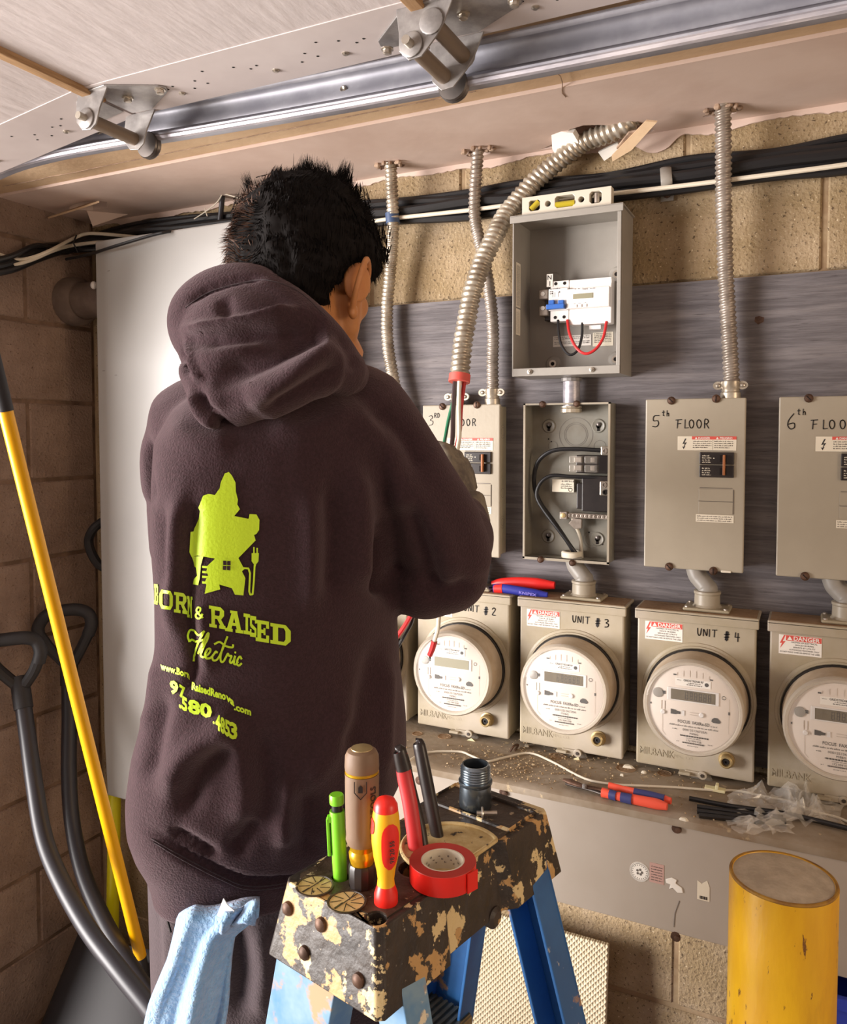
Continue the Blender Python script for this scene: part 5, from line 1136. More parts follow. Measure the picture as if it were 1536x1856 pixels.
# red / yellow insulated driver
M_ylw = mat('insul_yellow', '#f4b21e', .35); M_rdi = mat('insul_red', '#ee2b20', .35)
f = stand(700, 1634); rd_ = thing('insulated_screwdriver', 'red and yellow insulated screwdriver standing handle up in the ladder cap', 'screwdriver', f.o)
PR = [(.0095, -.004), (.0108, .0), (.0106, .008), (.0080, .016), (.0074, .021), (.0086, .030), (.0112, .042), (.0128, .054), (.0130, .064), (.0120, .078), (.0108, .086)]
obj('collar', MB().lathe(f, PR[:4], 24), M_rdi, rd_); bd = obj('handle', MB().lathe(f, PR[3:], 24), M_ylw, rd_)
obj('end_cap', MB().lathe(f, [(.0112, .083), (.0106, .089), (.0080, .0935), (.004, .0955), (.0, .096)], 24, cap1=False), M_rdi, rd_)
def patch(side, z0, z1, wd):
    vs = []; fs = []; A = 7; B = 12
    for i in range(B+1):
        z = z0+(z1-z0)*i/B; rr_ = np.interp(z, [h for _, h in PR], [r for r, _ in PR])+.0006; ww_ = wd*math.sqrt(max(.05, 1-(2*i/B-1)**4))
        for j in range(A+1): a = side + (j/A-.5)*ww_; vs.append(f.o - F0*math.cos(a)*rr_ + R0*math.sin(a)*rr_ + Zv*z)
    for i in range(B):
        for j in range(A): fs.append((i*(A+1)+j, i*(A+1)+j+1, (i+1)*(A+1)+j+1, (i+1)*(A+1)+j))
    m_ = MB().add(vs, fs); m_.rec = False; return m_
obj('grip_patch', patch(.42, .034, .076, 1.35), M_rdi, bd); obj('grip_patch', patch(-1.3, .064, .078, .8), M_rdi, bd)
dn_ = (-F0*.90+R0*.43).normalized(); fn_ = Fr(f.o+dn_*.0136, Zv, dn_.cross(Zv).normalized(), dn_)
mb = MB(); put(mb, fn_, '98 20 55', .042, -.002, .0062, .0009, width=.020, bold=.02); obj('handle_text', mb, M_print, bd, smooth=0)
# cable pliers
pc = thing('pliers', 'pliers with long red and black handles standing upside down in the ladder cap', 'pliers', Zp(765, 1575, TZ))
M_gr2 = mat('grip_dullred', '#c9383a', .42)
h1 = flatbar('handle', [K(727, 1366, .80), K(734, 1410, .80), K(744, 1460, .795), K(752, 1520, .79), K(757, 1570, .785)], [.0068, .0078, .0078, .0076, .0070], .8, M_gr2, pc, up=R0)
flatbar('handle_tip', [K(721, 1362, .80), K(724, 1360, .80), K(728, 1375, .80), K(733, 1395, .7995)], [.0035, .0068, .0078, .0082], .82, M_breaker, h1, up=R0)
flatbar('handle_back', [K(735, 1385, .804), K(746, 1440, .802), K(760, 1500, .798), K(769, 1560, .790)], [.0055, .0065, .0068, .0066], .8, M_breaker, h1, up=R0)
h2 = flatbar('handle', [K(757, 1345, .83), K(760, 1350, .83), K(770, 1400, .825), K(782, 1460, .82), K(796, 1530, .815), K(800, 1556, .81)], [.004, .0075, .0080, .0078, .0072, .0060], .85, M_breaker, pc, up=R0)
# electrical tape
f = Fr(Zp(803, 1558, TZ+.019)-Zv*.019, R0, F0, Zv); tp_ = thing('tape_roll', 'roll of red electrical tape lying on the ladder cap', 'tape', f.o)
M_tape = mat('tape_red', '#e8261c', .32); M_tapet = mat('tape_edge', '#b8362c', .5)
obj('tape', MB().lathe(f, [(.0205, .0002), (.0310, .0002), (.0314, .001), (.0314, .0183), (.0310, .0188)], 44, cap0=False, cap1=False), M_tape, tp_)
obj('tape_side', MB().lathe(f, [(.0312, .0186), (.031, .0190), (.0205, .0190)], 44, cap0=False, cap1=False), M_tapet, tp_)
obj('tape_tail', MB().box(Fr(f.p(.0225, -.0235, 0), (R0*.8+F0*.75).normalized(), (R0*.75-F0*.8).normalized()*-1, Zv), -.001, .012, -.0008, .0004, .0004, .0184), M_tape, tp_, smooth=0)
co = obj('core', MB().lathe(f, [(.0207, .0003), (.0207, .0189), (.0188, .0189), (.0186, .0003)], 36, cap0=False, cap1=False), M_paper, tp_)
mb = MB()
for k in range(14):
    a = .5+k*.16; P_ = f.p(.0185*math.cos(a), .0185*math.sin(a), .0); ff_ = Fr(P_, (-math.sin(a)*R0+math.cos(a)*F0)*-1, Zv); microtext(mb, ff_, 0, .0018, .006+(k % 3)*.003, .0018, -.0003 if False else .0004, seed=k+300)
mb.rec = False; obj('core_print', mb, M_printg, co, smooth=0)
# coupling
f = stand(862, 1462); cp_ = thing('conduit_coupling', 'threaded zinc conduit coupling with set screw standing on the ladder cap', 'coupling', f.o)
M_zinc = mat('zinc_bright', '#7d8790', .25, .9)
obj('body', MB().lathe(f, [(.0170, 0), (.0182, .002), (.0176, .026), (.0190, .028), (.0190, .031), (.0165, .032), (.0140, .031), (.014, .002)], 32, cap0=False, cap1=False), M_zinc, cp_)
obj('inside', MB().lathe(f, [(.0142, .001), (.0142, .0015)], 20), M_hole, cp_, smooth=0)
pr = []
for k in range(6): pr += [(.0160, .031+k*.0028), (.0170, .0322+k*.0028), (.0160, .0334+k*.0028)]
obj('thread', MB().lathe(f, pr+[(.0150, .0492), (.0135, .0490), (.0135, .02)], 32, cap0=False, cap1=False), M_zinc, cp_, smooth=60)
q = Zp(878, 1474, TZ+.006); ss = obj('set_screw', MB().tube([q-R0*.008, q+R0*.014], .0026, 10), M_screw); tag(ss, 'small bright screw lying beside the threaded coupling on the ladder cap', 'screw')
obj('washer', MB().lathe(Fr(q-R0*.002, Zv, F0, R0), [(.0065, -.001), (.007, 0), (.0065, .001)], 14), M_screw, ss)
# ================================================================ LEFT CORNER : WHITE BOARD, SHOVELS, POLES
YW = 1.44
a = W(172, 437, YW); b = W(193, 1441, YW)
wb = thing('metal_sheet', 'tall smooth white metal sheet standing against the back wall left of the person', 'sheet', ((a.x-.98)/2, YW, b.z))
fr = wallfr(a.x, b.z, YW); wx = -.98-a.x; hz_ = a.z-b.z
o = obj('sheet', MB().prism(fr, [(.008, 0), (.0, .16), (0, hz_), (wx, hz_), (wx, -.0), (.05, -.0)], -.018, 0), M_board, wb, smooth=0, bevel=.004)
for px, py in ((197, 491), (188, 672), (210, 680)): q = W(px, py, YW-.0004); obj('scuff', MB().box(wallfr(q.x, q.z, YW), -.004, .004, -.0006, .0006, 0, .0005), M_printg, wb, smooth=0)
o = obj('bracket_knob', MB().sphere(W(170, 517, YW+.01), (.008, .008, .010), 10, 8), M_whitep, wb)
# pipe stub
pi_ = thing('old_pipe', 'old painted pipe stub entering the left block wall behind the white sheet', 'pipe', (XL+.15, 1.51, 1.84))
q = Xp(118, 545, XL); zc = q.z
obj('pipe', MB().tube([Vector((XL-.02, 1.508, zc)), Vector((XL+.7, 1.508, zc))], .046, 24), M_pipe, pi_)
obj('pipe_collar', MB().tube([Vector((XL+.001, 1.508, zc)), Vector((XL+.03, 1.508, zc)), Vector((XL+.045, 1.508, zc))], [.064, .062, .05], 24), M_pipe, pi_)
def kk(l): return [K(*p) for p in l]
def shovel(label, grip, arms, shaft, d_):
    t = thing('snow_shovel', label, 'shovel', kk([shaft[-1]])[0])
    obj('d_grip', MB().tube(cr(kk(grip), 5), .0155, 12), M_shovel, t)
    obj('grip_yoke', MB().tube(cr(kk(arms[0]), 5), .0135, 10).tube(cr(kk(arms[1]), 5), .0135, 10), M_shovel, t)
    j = kk([shaft[0]])[0]; k_ = kk([shaft[1]])[0]; dr = (k_-j).normalized()
    obj('socket', MB().tube([j-dr*.03, j+dr*.045], .021, 14), M_shovel, t)
    obj('shaft', MB().tube(cr(kk(shaft), 6), .0185, 14), M_shaft, t)
    e = kk([shaft[-1]])[0]; e0 = kk([shaft[-2]])[0]; dr = (e-e0).normalized(); sd_ = dr.cross(Zv).normalized(); nn = sd_.cross(dr)
    sc = MB(); vs = []; fs = []; A, B = 12, 8
    for i in range(B+1):
        for j_ in range(A+1):
            u = (j_/A-.5); v = i/B; P_ = e + dr*(v*.30) + sd_*u*.40 + nn*(.10*(4*u*u)*(1-v*.5)-.02); P_.z = max(P_.z, .012); vs.append(P_)
    for i in range(B):
        for j_ in range(A): fs.append((i*(A+1)+j_, i*(A+1)+j_+1, (i+1)*(A+1)+j_+1, (i+1)*(A+1)+j_))
    o = obj('blade', sc.add(vs, fs), M_shovel, t, smooth=50); m_ = o.modifiers.new('s', 'SOLIDIFY'); m_.thickness = .004
    return t
r1 = obj
sh1 = shovel('snow shovel with bent dark shaft and black D grip nearest the picture edge', [(-32, 1185, 1.82), (-30, 1168, 1.83), (-8, 1162, 1.835), (20, 1158, 1.84), (48, 1156, 1.85), (66, 1162, 1.86), (74, 1180, 1.86), (70, 1200, 1.86)],
       [[(72, 1188, 1.86), (62, 1215, 1.86), (46, 1240, 1.86)], [(-32, 1180, 1.82), (-5, 1212, 1.84), (30, 1242, 1.86)]],
       [(38, 1250, 1.86), (48, 1320, 1.83), (62, 1420, 1.78), (80, 1520, 1.73), (112, 1600, 1.68), (160, 1685, 1.61), (215, 1758, 1.54), (275, 1832, 1.48), (335, 1910, 1.43)], 0)
sh2 = shovel('snow shovel with black D grip standing behind the long yellow pole', [(70, 1152, 1.98), (70, 1135, 1.98), (84, 1116, 1.98), (112, 1107, 1.99), (140, 1105, 2.0), (160, 1112, 2.0), (166, 1130, 2.0), (160, 1150, 2.0)],
       [[(164, 1140, 2.0), (150, 1170, 2.0), (134, 1200, 2.0)], [(70, 1148, 1.98), (90, 1175, 1.99), (116, 1200, 2.0)]],
       [(125, 1208, 2.0), (126, 1300, 1.98), (125, 1400, 1.95), (131, 1490, 1.92), (150, 1580, 1.88), (185, 1662, 1.83), (232, 1745, 1.77), (290, 1830, 1.70), (340, 1900, 1.65)], 0)
g3 = obj('d_grip', MB().tube(cr([W(186, 945, 1.52), W(170, 958, 1.50), W(161, 978, 1.50), W(165, 1000, 1.50), W(178, 1022, 1.51), W(192, 1030, 1.52)], 5), .012, 10), M_shovel); g3.name = 'tool_handle'; tag(g3, 'black curved tool handle peeking out from behind the white sheet', 'handle')
yp = thing('long_pole', 'long bright yellow pole with black ends leaning across the left corner', 'pole', K(283, 1805, 1.87))
a, b = K(10, 745, 1.56), K(255, 1733, 1.83)
obj('shaft', MB().tube([a, b], [.0138, .0135], 20), M_yellow, yp); obj('end_grip', MB().tube([a-(b-a)*.18, a], [.0152, .0152], 18), M_shovel, yp)
c = K(290, 1815, 1.86); dr = (b-a).normalized(); obj('ferrule', MB().tube([b-dr*.01, b+dr*.09, b+dr*.20], [.0125, .0115, .0120], 16), M_pipe if False else M_shovel, yp)
bl = MB(); e = b+dr*.18; sd_ = Vector((1, 0, 0)); bl.box(Fr(e, sd_, dr.cross(sd_)), -.10, .10, -.01, .01, -.01, .01)
e2_ = b+dr*.20; obj('pole_head', MB().tube([e2_-Vector((.10, 0, 0)), e2_+Vector((.14, 0, 0))], .022, 12), M_shovel, yp)
lp_ = thing('short_pole', 'lemon yellow pole with dark socket standing below the white sheet', 'pole', W(207, 1790, 1.47))
a, b = W(209, 1380, 1.525), W(202, 1787, 1.50)
obj('shaft', MB().tube([a, b], .0165, 20), M_yellow2, lp_); obj('socket', MB().tube([b-Zv*.006, W(206, 1856, 1.49), W(210, 1910, 1.47)], [.0165, .019, .022], 16), M_shovel, lp_)
bld = MB(); vs = []; fs = []; A, B = 16, 8; e = W(205, 1800, 1.44)
for i in range(B+1):
    for j_ in range(A+1):
        u = j_/A-.5; v = i/B; arch = .07*(1-(2*u)**4)
        vs.append(Vector((-1.50+u*.46, 1.40-.15*v+.10*(2*u)**2*(1-v)-.03, max(.004, .245+arch-.35*v-.0*(u)))))
for i in range(B):
    for j_ in range(A): fs.append((i*(A+1)+j_, i*(A+1)+j_+1, (i+1)*(A+1)+j_+1, (i+1)*(A+1)+j_))
o = obj('scoop', bld.add(vs, fs), M_shovel, lp_, smooth=50); m_ = o.modifiers.new('s', 'SOLIDIFY'); m_.thickness = .004
P = [W(176, 1380, 1.545), W(169, 1450, 1.55), W(166, 1530, 1.555), W(172, 1600, 1.555), W(168, 1670, 1.555), W(150, 1740, 1.555), W(140, 1820, 1.55)]
tag(obj('green_cord', MB().tube(cr(P, 5), .0042, 8), mat('cord_green', '#3f5a38', .6)), 'dark green cord hanging down the block wall beside the lemon yellow pole', 'cord')
# ================================================================ THE PERSON
M_skin = mat('skin', '#c98a55', .5, var='#bd7c48', vscale=20, bump=.12, bscale=140)
M_skin.node_tree.nodes['Principled BSDF'].inputs['Subsurface Weight'].default_value = .12; M_skin.node_tree.nodes['Principled BSDF'].inputs['Subsurface Radius'].default_value = (.02, .008, .004)
M_hood = mat('hoodie_plum', '#3a272c', .95, var='#302024', vscale=260, vdetail=2, bump=.45, bscale=420, sheen=.22, spec=.12)
M_pants = mat('trousers_dark', '#33262b', .9, var='#2b1f24', vscale=200, bump=.4, bscale=300, sheen=.2)
M_hair = mat('hair_black', '#14100f', .8, spec=.12); M_hair2 = mat('hair_brown_lit', '#7a5d4e', .6)  # second hair colour: brown frizz with left-side light put into the colour
M_glove = mat('glove_grey', '#5e544d', .7, var='#857a68', vscale=40, bump=.3)
M_lime2 = mat('print_lime', '#c6e629', .5, bump=.15, bscale=300)
PB = K(500, 1500, 1.05); PB.z = 0
person = thing('person', 'person in dark plum hoodie seen from behind, working at the third floor panel', 'person', PB)
def px_of(d): return d/FPX
# ---- body: one continuous skin surface
HC = K(566, 482, 1.075)
phi, tilt = math.radians(23), math.radians(22)
Hf = (F0*math.cos(phi)+R0*math.sin(phi))*math.cos(tilt) - Zv*math.sin(tilt); Hr = (R0*math.cos(phi)-F0*math.sin(phi)).normalized(); Hu = Hr.cross(Hf).normalized()
HF = Fr(HC, Hr, Hf, Hu)
def hp_(x, y, z): return HF.p(x, y, z)
b = MB(); b.merge = False
b.sphere(hp_(0, -.005, .015), (.074, .094, .092), 28, 20, HF)
b.sphere(hp_(0, .035, -.045), (.060, .060, .075), 24, 16, HF)
b.sphere(hp_(0, .055, -.088), (.036, .036, .030), 20, 12, HF)
for s in (-1, 1):
    b.sphere(hp_(s*.036, .058, -.030), (.024, .024, .022), 14, 10, HF)          # cheek
    b.tube([hp_(s*.060, .0, -.045), hp_(s*.055, .025, -.080), hp_(s*.030, .065, -.098), hp_(0, .080, -.102)], [.022, .018, .017, .018], 12)
    b.sphere(hp_(s*.030, .074, .006), (.022, .014, .010), 12, 8, HF)          # brow
    b.sphere(hp_(s*.0, .092, -.066), (.022, .010, .008), 12, 8, HF)
b.tube([hp_(0, .082, -.002), hp_(0, .100, -.030), hp_(0, .108, -.040), hp_(0, .092, -.050)], [.008, .010, .012, .010], 10)   # nose
b.sphere(hp_(0, .092, -.072), (.018, .010, .006), 10, 8, HF); b.sphere(hp_(0, .090, -.082), (.016, .010, .006), 10, 8, HF)
NB = K(548, 720, 1.08)
b.tube([hp_(0, -.018, -.02), hp_(0, -.012, -.075), K(585, 640, 1.085), NB, NB-Zv*.05], [.058, .056, .056, .062, .085], 22)
SR, SL = K(700, 790, 1.075), K(335, 800, 1.11)
torso_mid = K(505, 1000, 1.08); pelvis = K(500, 1500, 1.09); pelvis.z = 1.0
b.tube([NB, K(520, 800, 1.08), torso_mid, K(500, 1250, 1.085), pelvis], [.07, .10, .11, .10, .11], 20, flat=.8)
ER, EL = K(814, 1038, 1.10), K(345, 1010, 1.23)
WR, WL_ = K(846, 925, 1.31), K(560, 930, 1.42)
b.tube(cr([K(560, 770, 1.08), SR, SR.lerp(ER, .5), ER], 4), [.05]*4+[.05]*4+[.044]*4+[.038], 16)
b.tube(cr([ER, ER.lerp(WR, .4), WR], 4), [.038]*4+[.036]*4+[.026], 14)
b.tube(cr([K(450, 780, 1.08), SL, SL.lerp(EL, .5), EL], 4), [.05]*4+[.05]*4+[.044]*4+[.038], 16)
b.tube(cr([EL, EL.lerp(WL_, .4), WL_], 4), [.038]*4+[.036]*4+[.026], 14)
for s, off in ((-1, -.080), (1, .080)):
    hip = pelvis + R0*off; kn_ = hip + R0*off*.25 + F0*.03 - Zv*.50; an = kn_ + R0*off*.2 - F0*.03 - Zv*.40; an.z = .09
    b.tube([hip, hip.lerp(kn_, .5), kn_, kn_.lerp(an, .4), an], [.085, .075, .055, .052, .036], 16)
    b.tube([an+Zv*-.02-F0*.03, an-Zv*.045+F0*.05, an-Zv*.055+F0*.16], [.036, .034, .028], 12, flat=1.1)
def hand_mesh(b, W_, dirv, palm_n, curl=1.0, side=1):
    d = dirv.normalized(); nn = palm_n.normalized(); nn = (nn-d*nn.dot(d)).normalized(); s = d.cross(nn)*side
    b.tube([W_, W_+d*.03, W_+d*.085], [.024, .030, .033], 14, flat=.5, ref=s)
    for i, (o, L_) in enumerate(((-.030, .066), (-.010, .076), (.011, .072), (.030, .056))):
        p0 = W_+d*.080+s*o; p1 = p0+d*L_*.42+nn*.006*curl; p2 = p1+(d*.55+nn*.85*curl)*L_*.33; p3 = p2+(-d*.1+nn*curl)*L_*.28
        b.tube([p0-d*.03, p0, p1, p2, p3], [.010, .0098, .0095, .0088, .0076], 10); b.sphere(p3, .0076, 10, 6)
    t0 = W_+d*.028-s*.022; t1 = t0-s*.026+d*.024+nn*.016; t2 = t1+d*.026+nn*.020+s*.006; b.tube([t0, t1, t2], [.0135, .0115, .009], 10); b.sphere(t2, .009, 10, 6)
hd_r = (Zv*.75+F0*.45+R0*-.12).normalized()
hand_mesh(b, WR, hd_r, -R0*.7+F0*.5, .9, -1); hand_mesh(b, WL_, (R0*.85+F0*.35+Zv*.3), F0*.2+Zv*-.3+F0, .8, 1)
bmesh_ = remesh(b, .0036, 5)
body = obj('body', bmesh_, M_skin, person, smooth=170)
# ---- ear
def ear(s):
    e = MB(); e.merge = False
    c = lambda y, z, x=.0: hp_(s*(.074+x), y-.006, z-.045)
    e.tube(cr([c(.012, .012, .002), c(.016, .026, .008), c(.004, .036, .013), c(-.014, .033, .019), c(-.024, .014, .022), c(-.022, -.008, .018), c(-.012, -.024, .011), c(-.002, -.034, .006)], 5), [.0036]*15+[.0042]*20+[.0055], 10)
    e.sphere(c(-.006, .006, .007), (.007, .020, .028), 18, 12, Fr((0, 0, 0), (HF.u*.86+HF.v*-.5*s).normalized()*1, (HF.v*.86+HF.u*.5*s).normalized(), HF.n))
    e.sphere(c(.0, -.033, .006), (.006, .009, .010), 12, 8, HF)
    e.sphere(c(.014, -.004, .003), (.005, .005, .008), 10, 8, HF)
    return obj('ear', remesh(e, .0016, 4), M_skin, person, smooth=170)
ear(1); ear(-1)
# ---- hoodie: torso loft + sleeves, merged into one cloth surface, then folds
def ring_sec(y, L, R, dc, bb, ex=2.3, n=40, sk=0):
    c = K((L+R)/2, y, dc); a = (R-L)/2*dc/FPX; out = []
    for k in range(n):
        t = 2*PI*k/n; cx, sx = math.cos(t), math.sin(t)
        out.append(c + R0*(a*math.copysign(abs(cx)**(2/ex), cx)) + F0*(bb*math.copysign(abs(sx)**(2/ex), sx) + sk*cx))
    return out
secs = [(672, 470, 640, 1.08, .060), (690, 420, 660, 1.075, .085), (712, 366, 684, 1.07, .105), (745, 322, 718, 1.065, .120), (800, 289, 742, 1.06, .132), (870, 284, 742, 1.06, .140), (960, 284, 736, 1.06, .142), (1050, 290, 722, 1.06, .140),
        (1140, 290, 720, 1.06, .138), (1230, 276, 726, 1.06, .142), (1320, 250, 738, 1.06, .150), (1390, 240, 740, 1.06, .155), (1440, 242, 730, 1.06, .155), (1480, 256, 708, 1.06, .148), (1505, 272, 690, 1.06, .142), (1530, 281, 680, 1.06, .138), (1560, 286, 676, 1.06, .136)]
n = 40; vs = []
for s_ in secs: vs += ring_sec(s_[0], s_[1]+27*min(1, max(0, (s_[0]-690)/150)), s_[2], s_[3], s_[4], n=n, sk=.058*min(1, max(0, (s_[0]-690)/150)))
fs = [tuple(range(n-1, -1, -1)), tuple((len(secs)-1)*n+k for k in range(n))]
for i in range(len(secs)-1):
    for k in range(n): fs.append((i*n+k, i*n+(k+1) % n, (i+1)*n+(k+1) % n, (i+1)*n+k))
h = MB(); h.merge = False; h.add(vs, fs)
RS = cr([K(600, 760, 1.07), K(668, 790, 1.075), K(742, 884, 1.075), K(800, 980, 1.09), K(812, 1034, 1.10)], 5)
h.tube(RS, [.085]*5+[.078, .074, .071, .069, .068]+[.066]*5+[.064]*5+[.058], 20)
h.sphere(K(808, 1042, 1.10), (.060, .060, .054), 18, 12)
h.sphere(K(772, 1062, 1.10), (.055, .055, .046), 18, 12)
h.tube(cr([K(808, 1040, 1.10), K(828, 990, 1.19), K(842, 940, 1.285)], 5), [.058]*3+[.054]*5+[.046, .042, .040], 18)
h.tube([K(842, 942, 1.28), K(844, 930, 1.305)], [.036, .034], 16)
LS = cr([K(420, 770, 1.08), K(350, 805, 1.10), K(344, 900, 1.15), K(345, 1010, 1.23)], 5)
h.tube(LS, [.080]*5+[.066]*5+[.060]*5+[.056], 20); h.sphere(K(345, 1012, 1.23), .057, 16, 12)
h.tube(cr([K(345, 1012, 1.23), K(440, 975, 1.34), K(545, 935, 1.405)], 5), [.056]*5+[.048]*5+[.038], 16)
hm = remesh(h, .0062, 7)
def displace(me, folds, cam_only=True, nzs=()):
    me.update(); nv = len(me.vertices); co = np.empty(nv*3); me.vertices.foreach_get('co', co); co = co.reshape(-1, 3)
    no = np.empty(nv*3); me.vertices.foreach_get('normal', no); no = no.reshape(-1, 3)
    rel = co-np.array(CAMP); r_ = np.array(R0); u_ = np.array(UP); f_ = np.array(FW)
    zc = rel@f_; px = PX0+FPX*(rel@r_)/zc; py = PY0-FPX*(rel@u_)/zc
    face = np.clip(-(no*rel).sum(1)/np.linalg.norm(rel, axis=1)*2.2+.25, 0, 1)
    d = np.zeros(nv)
    for pts, amp, wd in folds:
        P = [np.array(p[:2], float) for p in cr([(a[0], a[1], 0) for a in pts], 5)]; best = np.full(nv, 1e9); tt = np.zeros(nv); m = len(P)-1
        for i in range(m):
            a, b_ = P[i][:2], P[i+1][:2]; ab = b_-a; t = np.clip(((px-a[0])*ab[0]+(py-a[1])*ab[1])/max(1e-6, ab@ab), 0, 1)
            dd = np.hypot(px-a[0]-t*ab[0], py-a[1]-t*ab[1]); m_ = dd < best; best[m_] = dd[m_]; tt[m_] = ((i+t)/m)[m_]
        taper = np.clip(np.minimum(tt, 1-tt)*5, .15, 1)
        d += 1.25*amp*np.exp(-(best/wd)**2)*taper
    co2 = co+no*(d*face)[:, None]
    me.vertices.foreach_set('co', co2.reshape(-1)); me.update(); return me
T_folds = [ # (polyline in view of the back, height m, width px)
 ([(640, 830), (655, 960), (650, 1080)], .012, 22), ([(600, 860), (605, 980), (600, 1100)], -.010, 18), ([(560, 880), (562, 1000), (560, 1120)], .007, 18), ([(700, 900), (700, 1020), (690, 1100)], -.008, 22),
 ([(330, 880), (318, 980), (312, 1080), (318, 1170)], .009, 16), ([(350, 900), (345, 1000), (338, 1120)], -.008, 14), ([(290, 900), (296, 1000), (300, 1080)], -.006, 12),
 ([(342, 1080), (346, 1140), (352, 1210), (335, 1260)], -.007, 9), ([(365, 1090), (372, 1160), (378, 1220)], .006, 12),
 ([(300, 1460), (330, 1380), (390, 1330), (430, 1290)], .012, 24), ([(330, 1480), (365, 1400), (430, 1350)], -.013, 20), ([(270, 1420), (280, 1340), (300, 1250)], -.010, 18), ([(255, 1330), (265, 1260), (280, 1190)], .006, 14),
 ([(400, 1300), (440, 1420), (430, 1500)], .008, 26), ([(470, 1310), (490, 1420), (500, 1500)], -.008, 24), ([(520, 1400), (510, 1480), (515, 1540)], .012, 18), ([(470, 1480), (440, 1520), (420, 1545)], -.010, 16), ([(300, 1505), (350, 1530), (400, 1560)], -.012, 12), ([(560, 1420), (560, 1500), (555, 1560)], -.009, 20),
 ([(640, 1250), (600, 1360), (540, 1430)], .009, 26), ([(690, 1150), (660, 1280), (620, 1380)], -.010, 22), ([(705, 1180), (700, 1300), (695, 1420)], .008, 12),
 ([(600, 720), (690, 800), (720, 880), (730, 940)], .010, 26), ([(655, 730), (730, 790), (770, 870)], -.008, 20), ([(690, 960), (688, 1040), (700, 1085)], -.022, 12), ([(720, 860), (790, 960), (830, 1060)], .008, 24), ([(740, 900), (770, 990), (790, 1080)], -.008, 16), ([(760, 1040), (810, 1070), (860, 1050)], -.008, 14),
 ([(300, 770), (360, 800), (430, 800)], .006, 24), ([(480, 770), (560, 780), (640, 740)], .007, 22), ([(265, 780), (268, 850), (275, 920)], -.012, 7),
 ([(340, 1560), (470, 1618), (560, 1625)], .0, 10), ([(262, 1495), (330, 1548), (420, 1590), (470, 1600), (560, 1592), (640, 1560)], -.010, 7), ]
displace(hm, T_folds)
hoodie = obj('hoodie', hm, M_hood, person, smooth=170)
# ---- hood lying on the back
g = MB(); g.merge = False
g.tube(cr([K(378, 640, 1.02), K(355, 596, .99), K(362, 560, .985), K(405, 532, .98), K(462, 530, .975), (K(522, 570, .965)), K(575, 618, .965), K(610, 665, .99), K(622, 690, 1.04)], 5), [.034]*5+[.034]*36, 16)
g.sphere(K(455, 605, .975), (.085, .060, .060), 22, 16, Fr((0, 0, 0), R0, F0, Zv))
g.sphere(K(505, 622, .97), (.080, .060, .048), 22, 16, Fr((0, 0, 0), R0, F0, Zv))
g.tube(cr([K(352, 605, .985), K(375, 660, .96), K(400, 715, .945), K(425, 738, .94)], 5), [.028]*5+[.036]*5+[.040]*6, 16)
g.tube(cr([K(415, 725, .945), K(470, 700, .935), K(540, 668, .94), K(595, 658, .965), K(622, 680, 1.0)], 5), [.038]*5+[.044]*5+[.042]*5+[.034]*6, 16)
g.sphere(K(450, 660, .955), (.075, .055, .055), 20, 14, Fr((0, 0, 0), R0, F0, Zv))
g.sphere(K(528, 652, .965), (.072, .055, .045), 20, 14, Fr((0, 0, 0), R0, F0, Zv))
g.tube(cr([K(370, 600, 1.06), K(395, 560, 1.09), K(420, 560, 1.12)], 4), [.045]*9, 14)
g.tube(cr([K(622, 680, 1.0), K(634, 690, 1.06), K(628, 700, 1.12)], 4), [.030]*9, 14)
gm = remesh(g, .0045, 9)
G_folds = [([(322, 600), (400, 588), (480, 576), (548, 560)], .013, 9), ([(330, 622), (420, 608), (500, 600), (570, 580)], -.012, 16), ([(372, 690), (470, 655), (560, 610), (600, 600)], -.016, 24), ([(440, 735), (510, 695), (570, 645), (610, 615)], .010, 20), ([(470, 755), (560, 700), (630, 660)], -.010, 18),
           ([(338, 552), (380, 525), (440, 508), (480, 504)], -.007, 5), ([(335, 610), (342, 640), (352, 675), (365, 690)], .006, 5), ([(325, 625), (333, 655), (345, 680)], -.008, 6), ([(345, 700), (352, 735), (375, 765), (410, 772)], .005, 6), ([(355, 700), (372, 740), (400, 757)], -.009, 9),
           ([(400, 540), (410, 560), (400, 575)], -.006, 14), ([(600, 600), (640, 640), (645, 680)], -.006, 12), ([(343, 650), (330, 655), (322, 650)], -.014, 8)]
displace(gm, G_folds)
hood = obj('hood', gm, M_hood, hoodie, smooth=170)
# stitched seams on the hem
def snap_setup(objs):
    dg = bpy.context.evaluated_depsgraph_get(); out = []
    for o in objs:
        bm = bmesh.new(); bm.from_mesh(o.data); bm.transform(Matrix.Translation(ORG[o.name])); out.append(BVHTree.FromBMesh(bm)); bm.free()
    return out
bv = snap_setup([hoodie])[0]; bvh_all = snap_setup([hoodie, hood])
def onto(px, py, off=.001, trees=None):
    r = ray(px, py).normalized(); best = None
    for t in (trees or [bv]):
        l, nrm, i, ds = t.ray_cast(CAMP, r)
        if l is not None and (best is None or ds < best[2]): best = (l, nrm, ds)
    if best is None: return None
    nrm = best[1] if best[1].dot(r) < 0 else -best[1]
    return best[0]+nrm*off*.5-r*off*.6
def seam(pts, parent, trees, r=.0007, off=.0004, name='seam'):
    P = [onto(p.x, p.y, off, trees) for p in cr([(a, b_, 0) for a, b_ in pts], 8)]; P = [p for p in P if p]
    if len(P) > 2: return obj(name, MB().tube(P, r, 5), M_pants, parent)
seam([(275, 1520), (330, 1552), (400, 1588), (450, 1606), (520, 1600), (600, 1572)], hoodie, [bv]); seam([(278, 1526), (330, 1558), (400, 1594), (450, 1612), (520, 1606), (600, 1578)], hoodie, [bv])
seam([(336, 558), (378, 530), (440, 512), (486, 508), (540, 528), (590, 572)], hood, bvh_all)
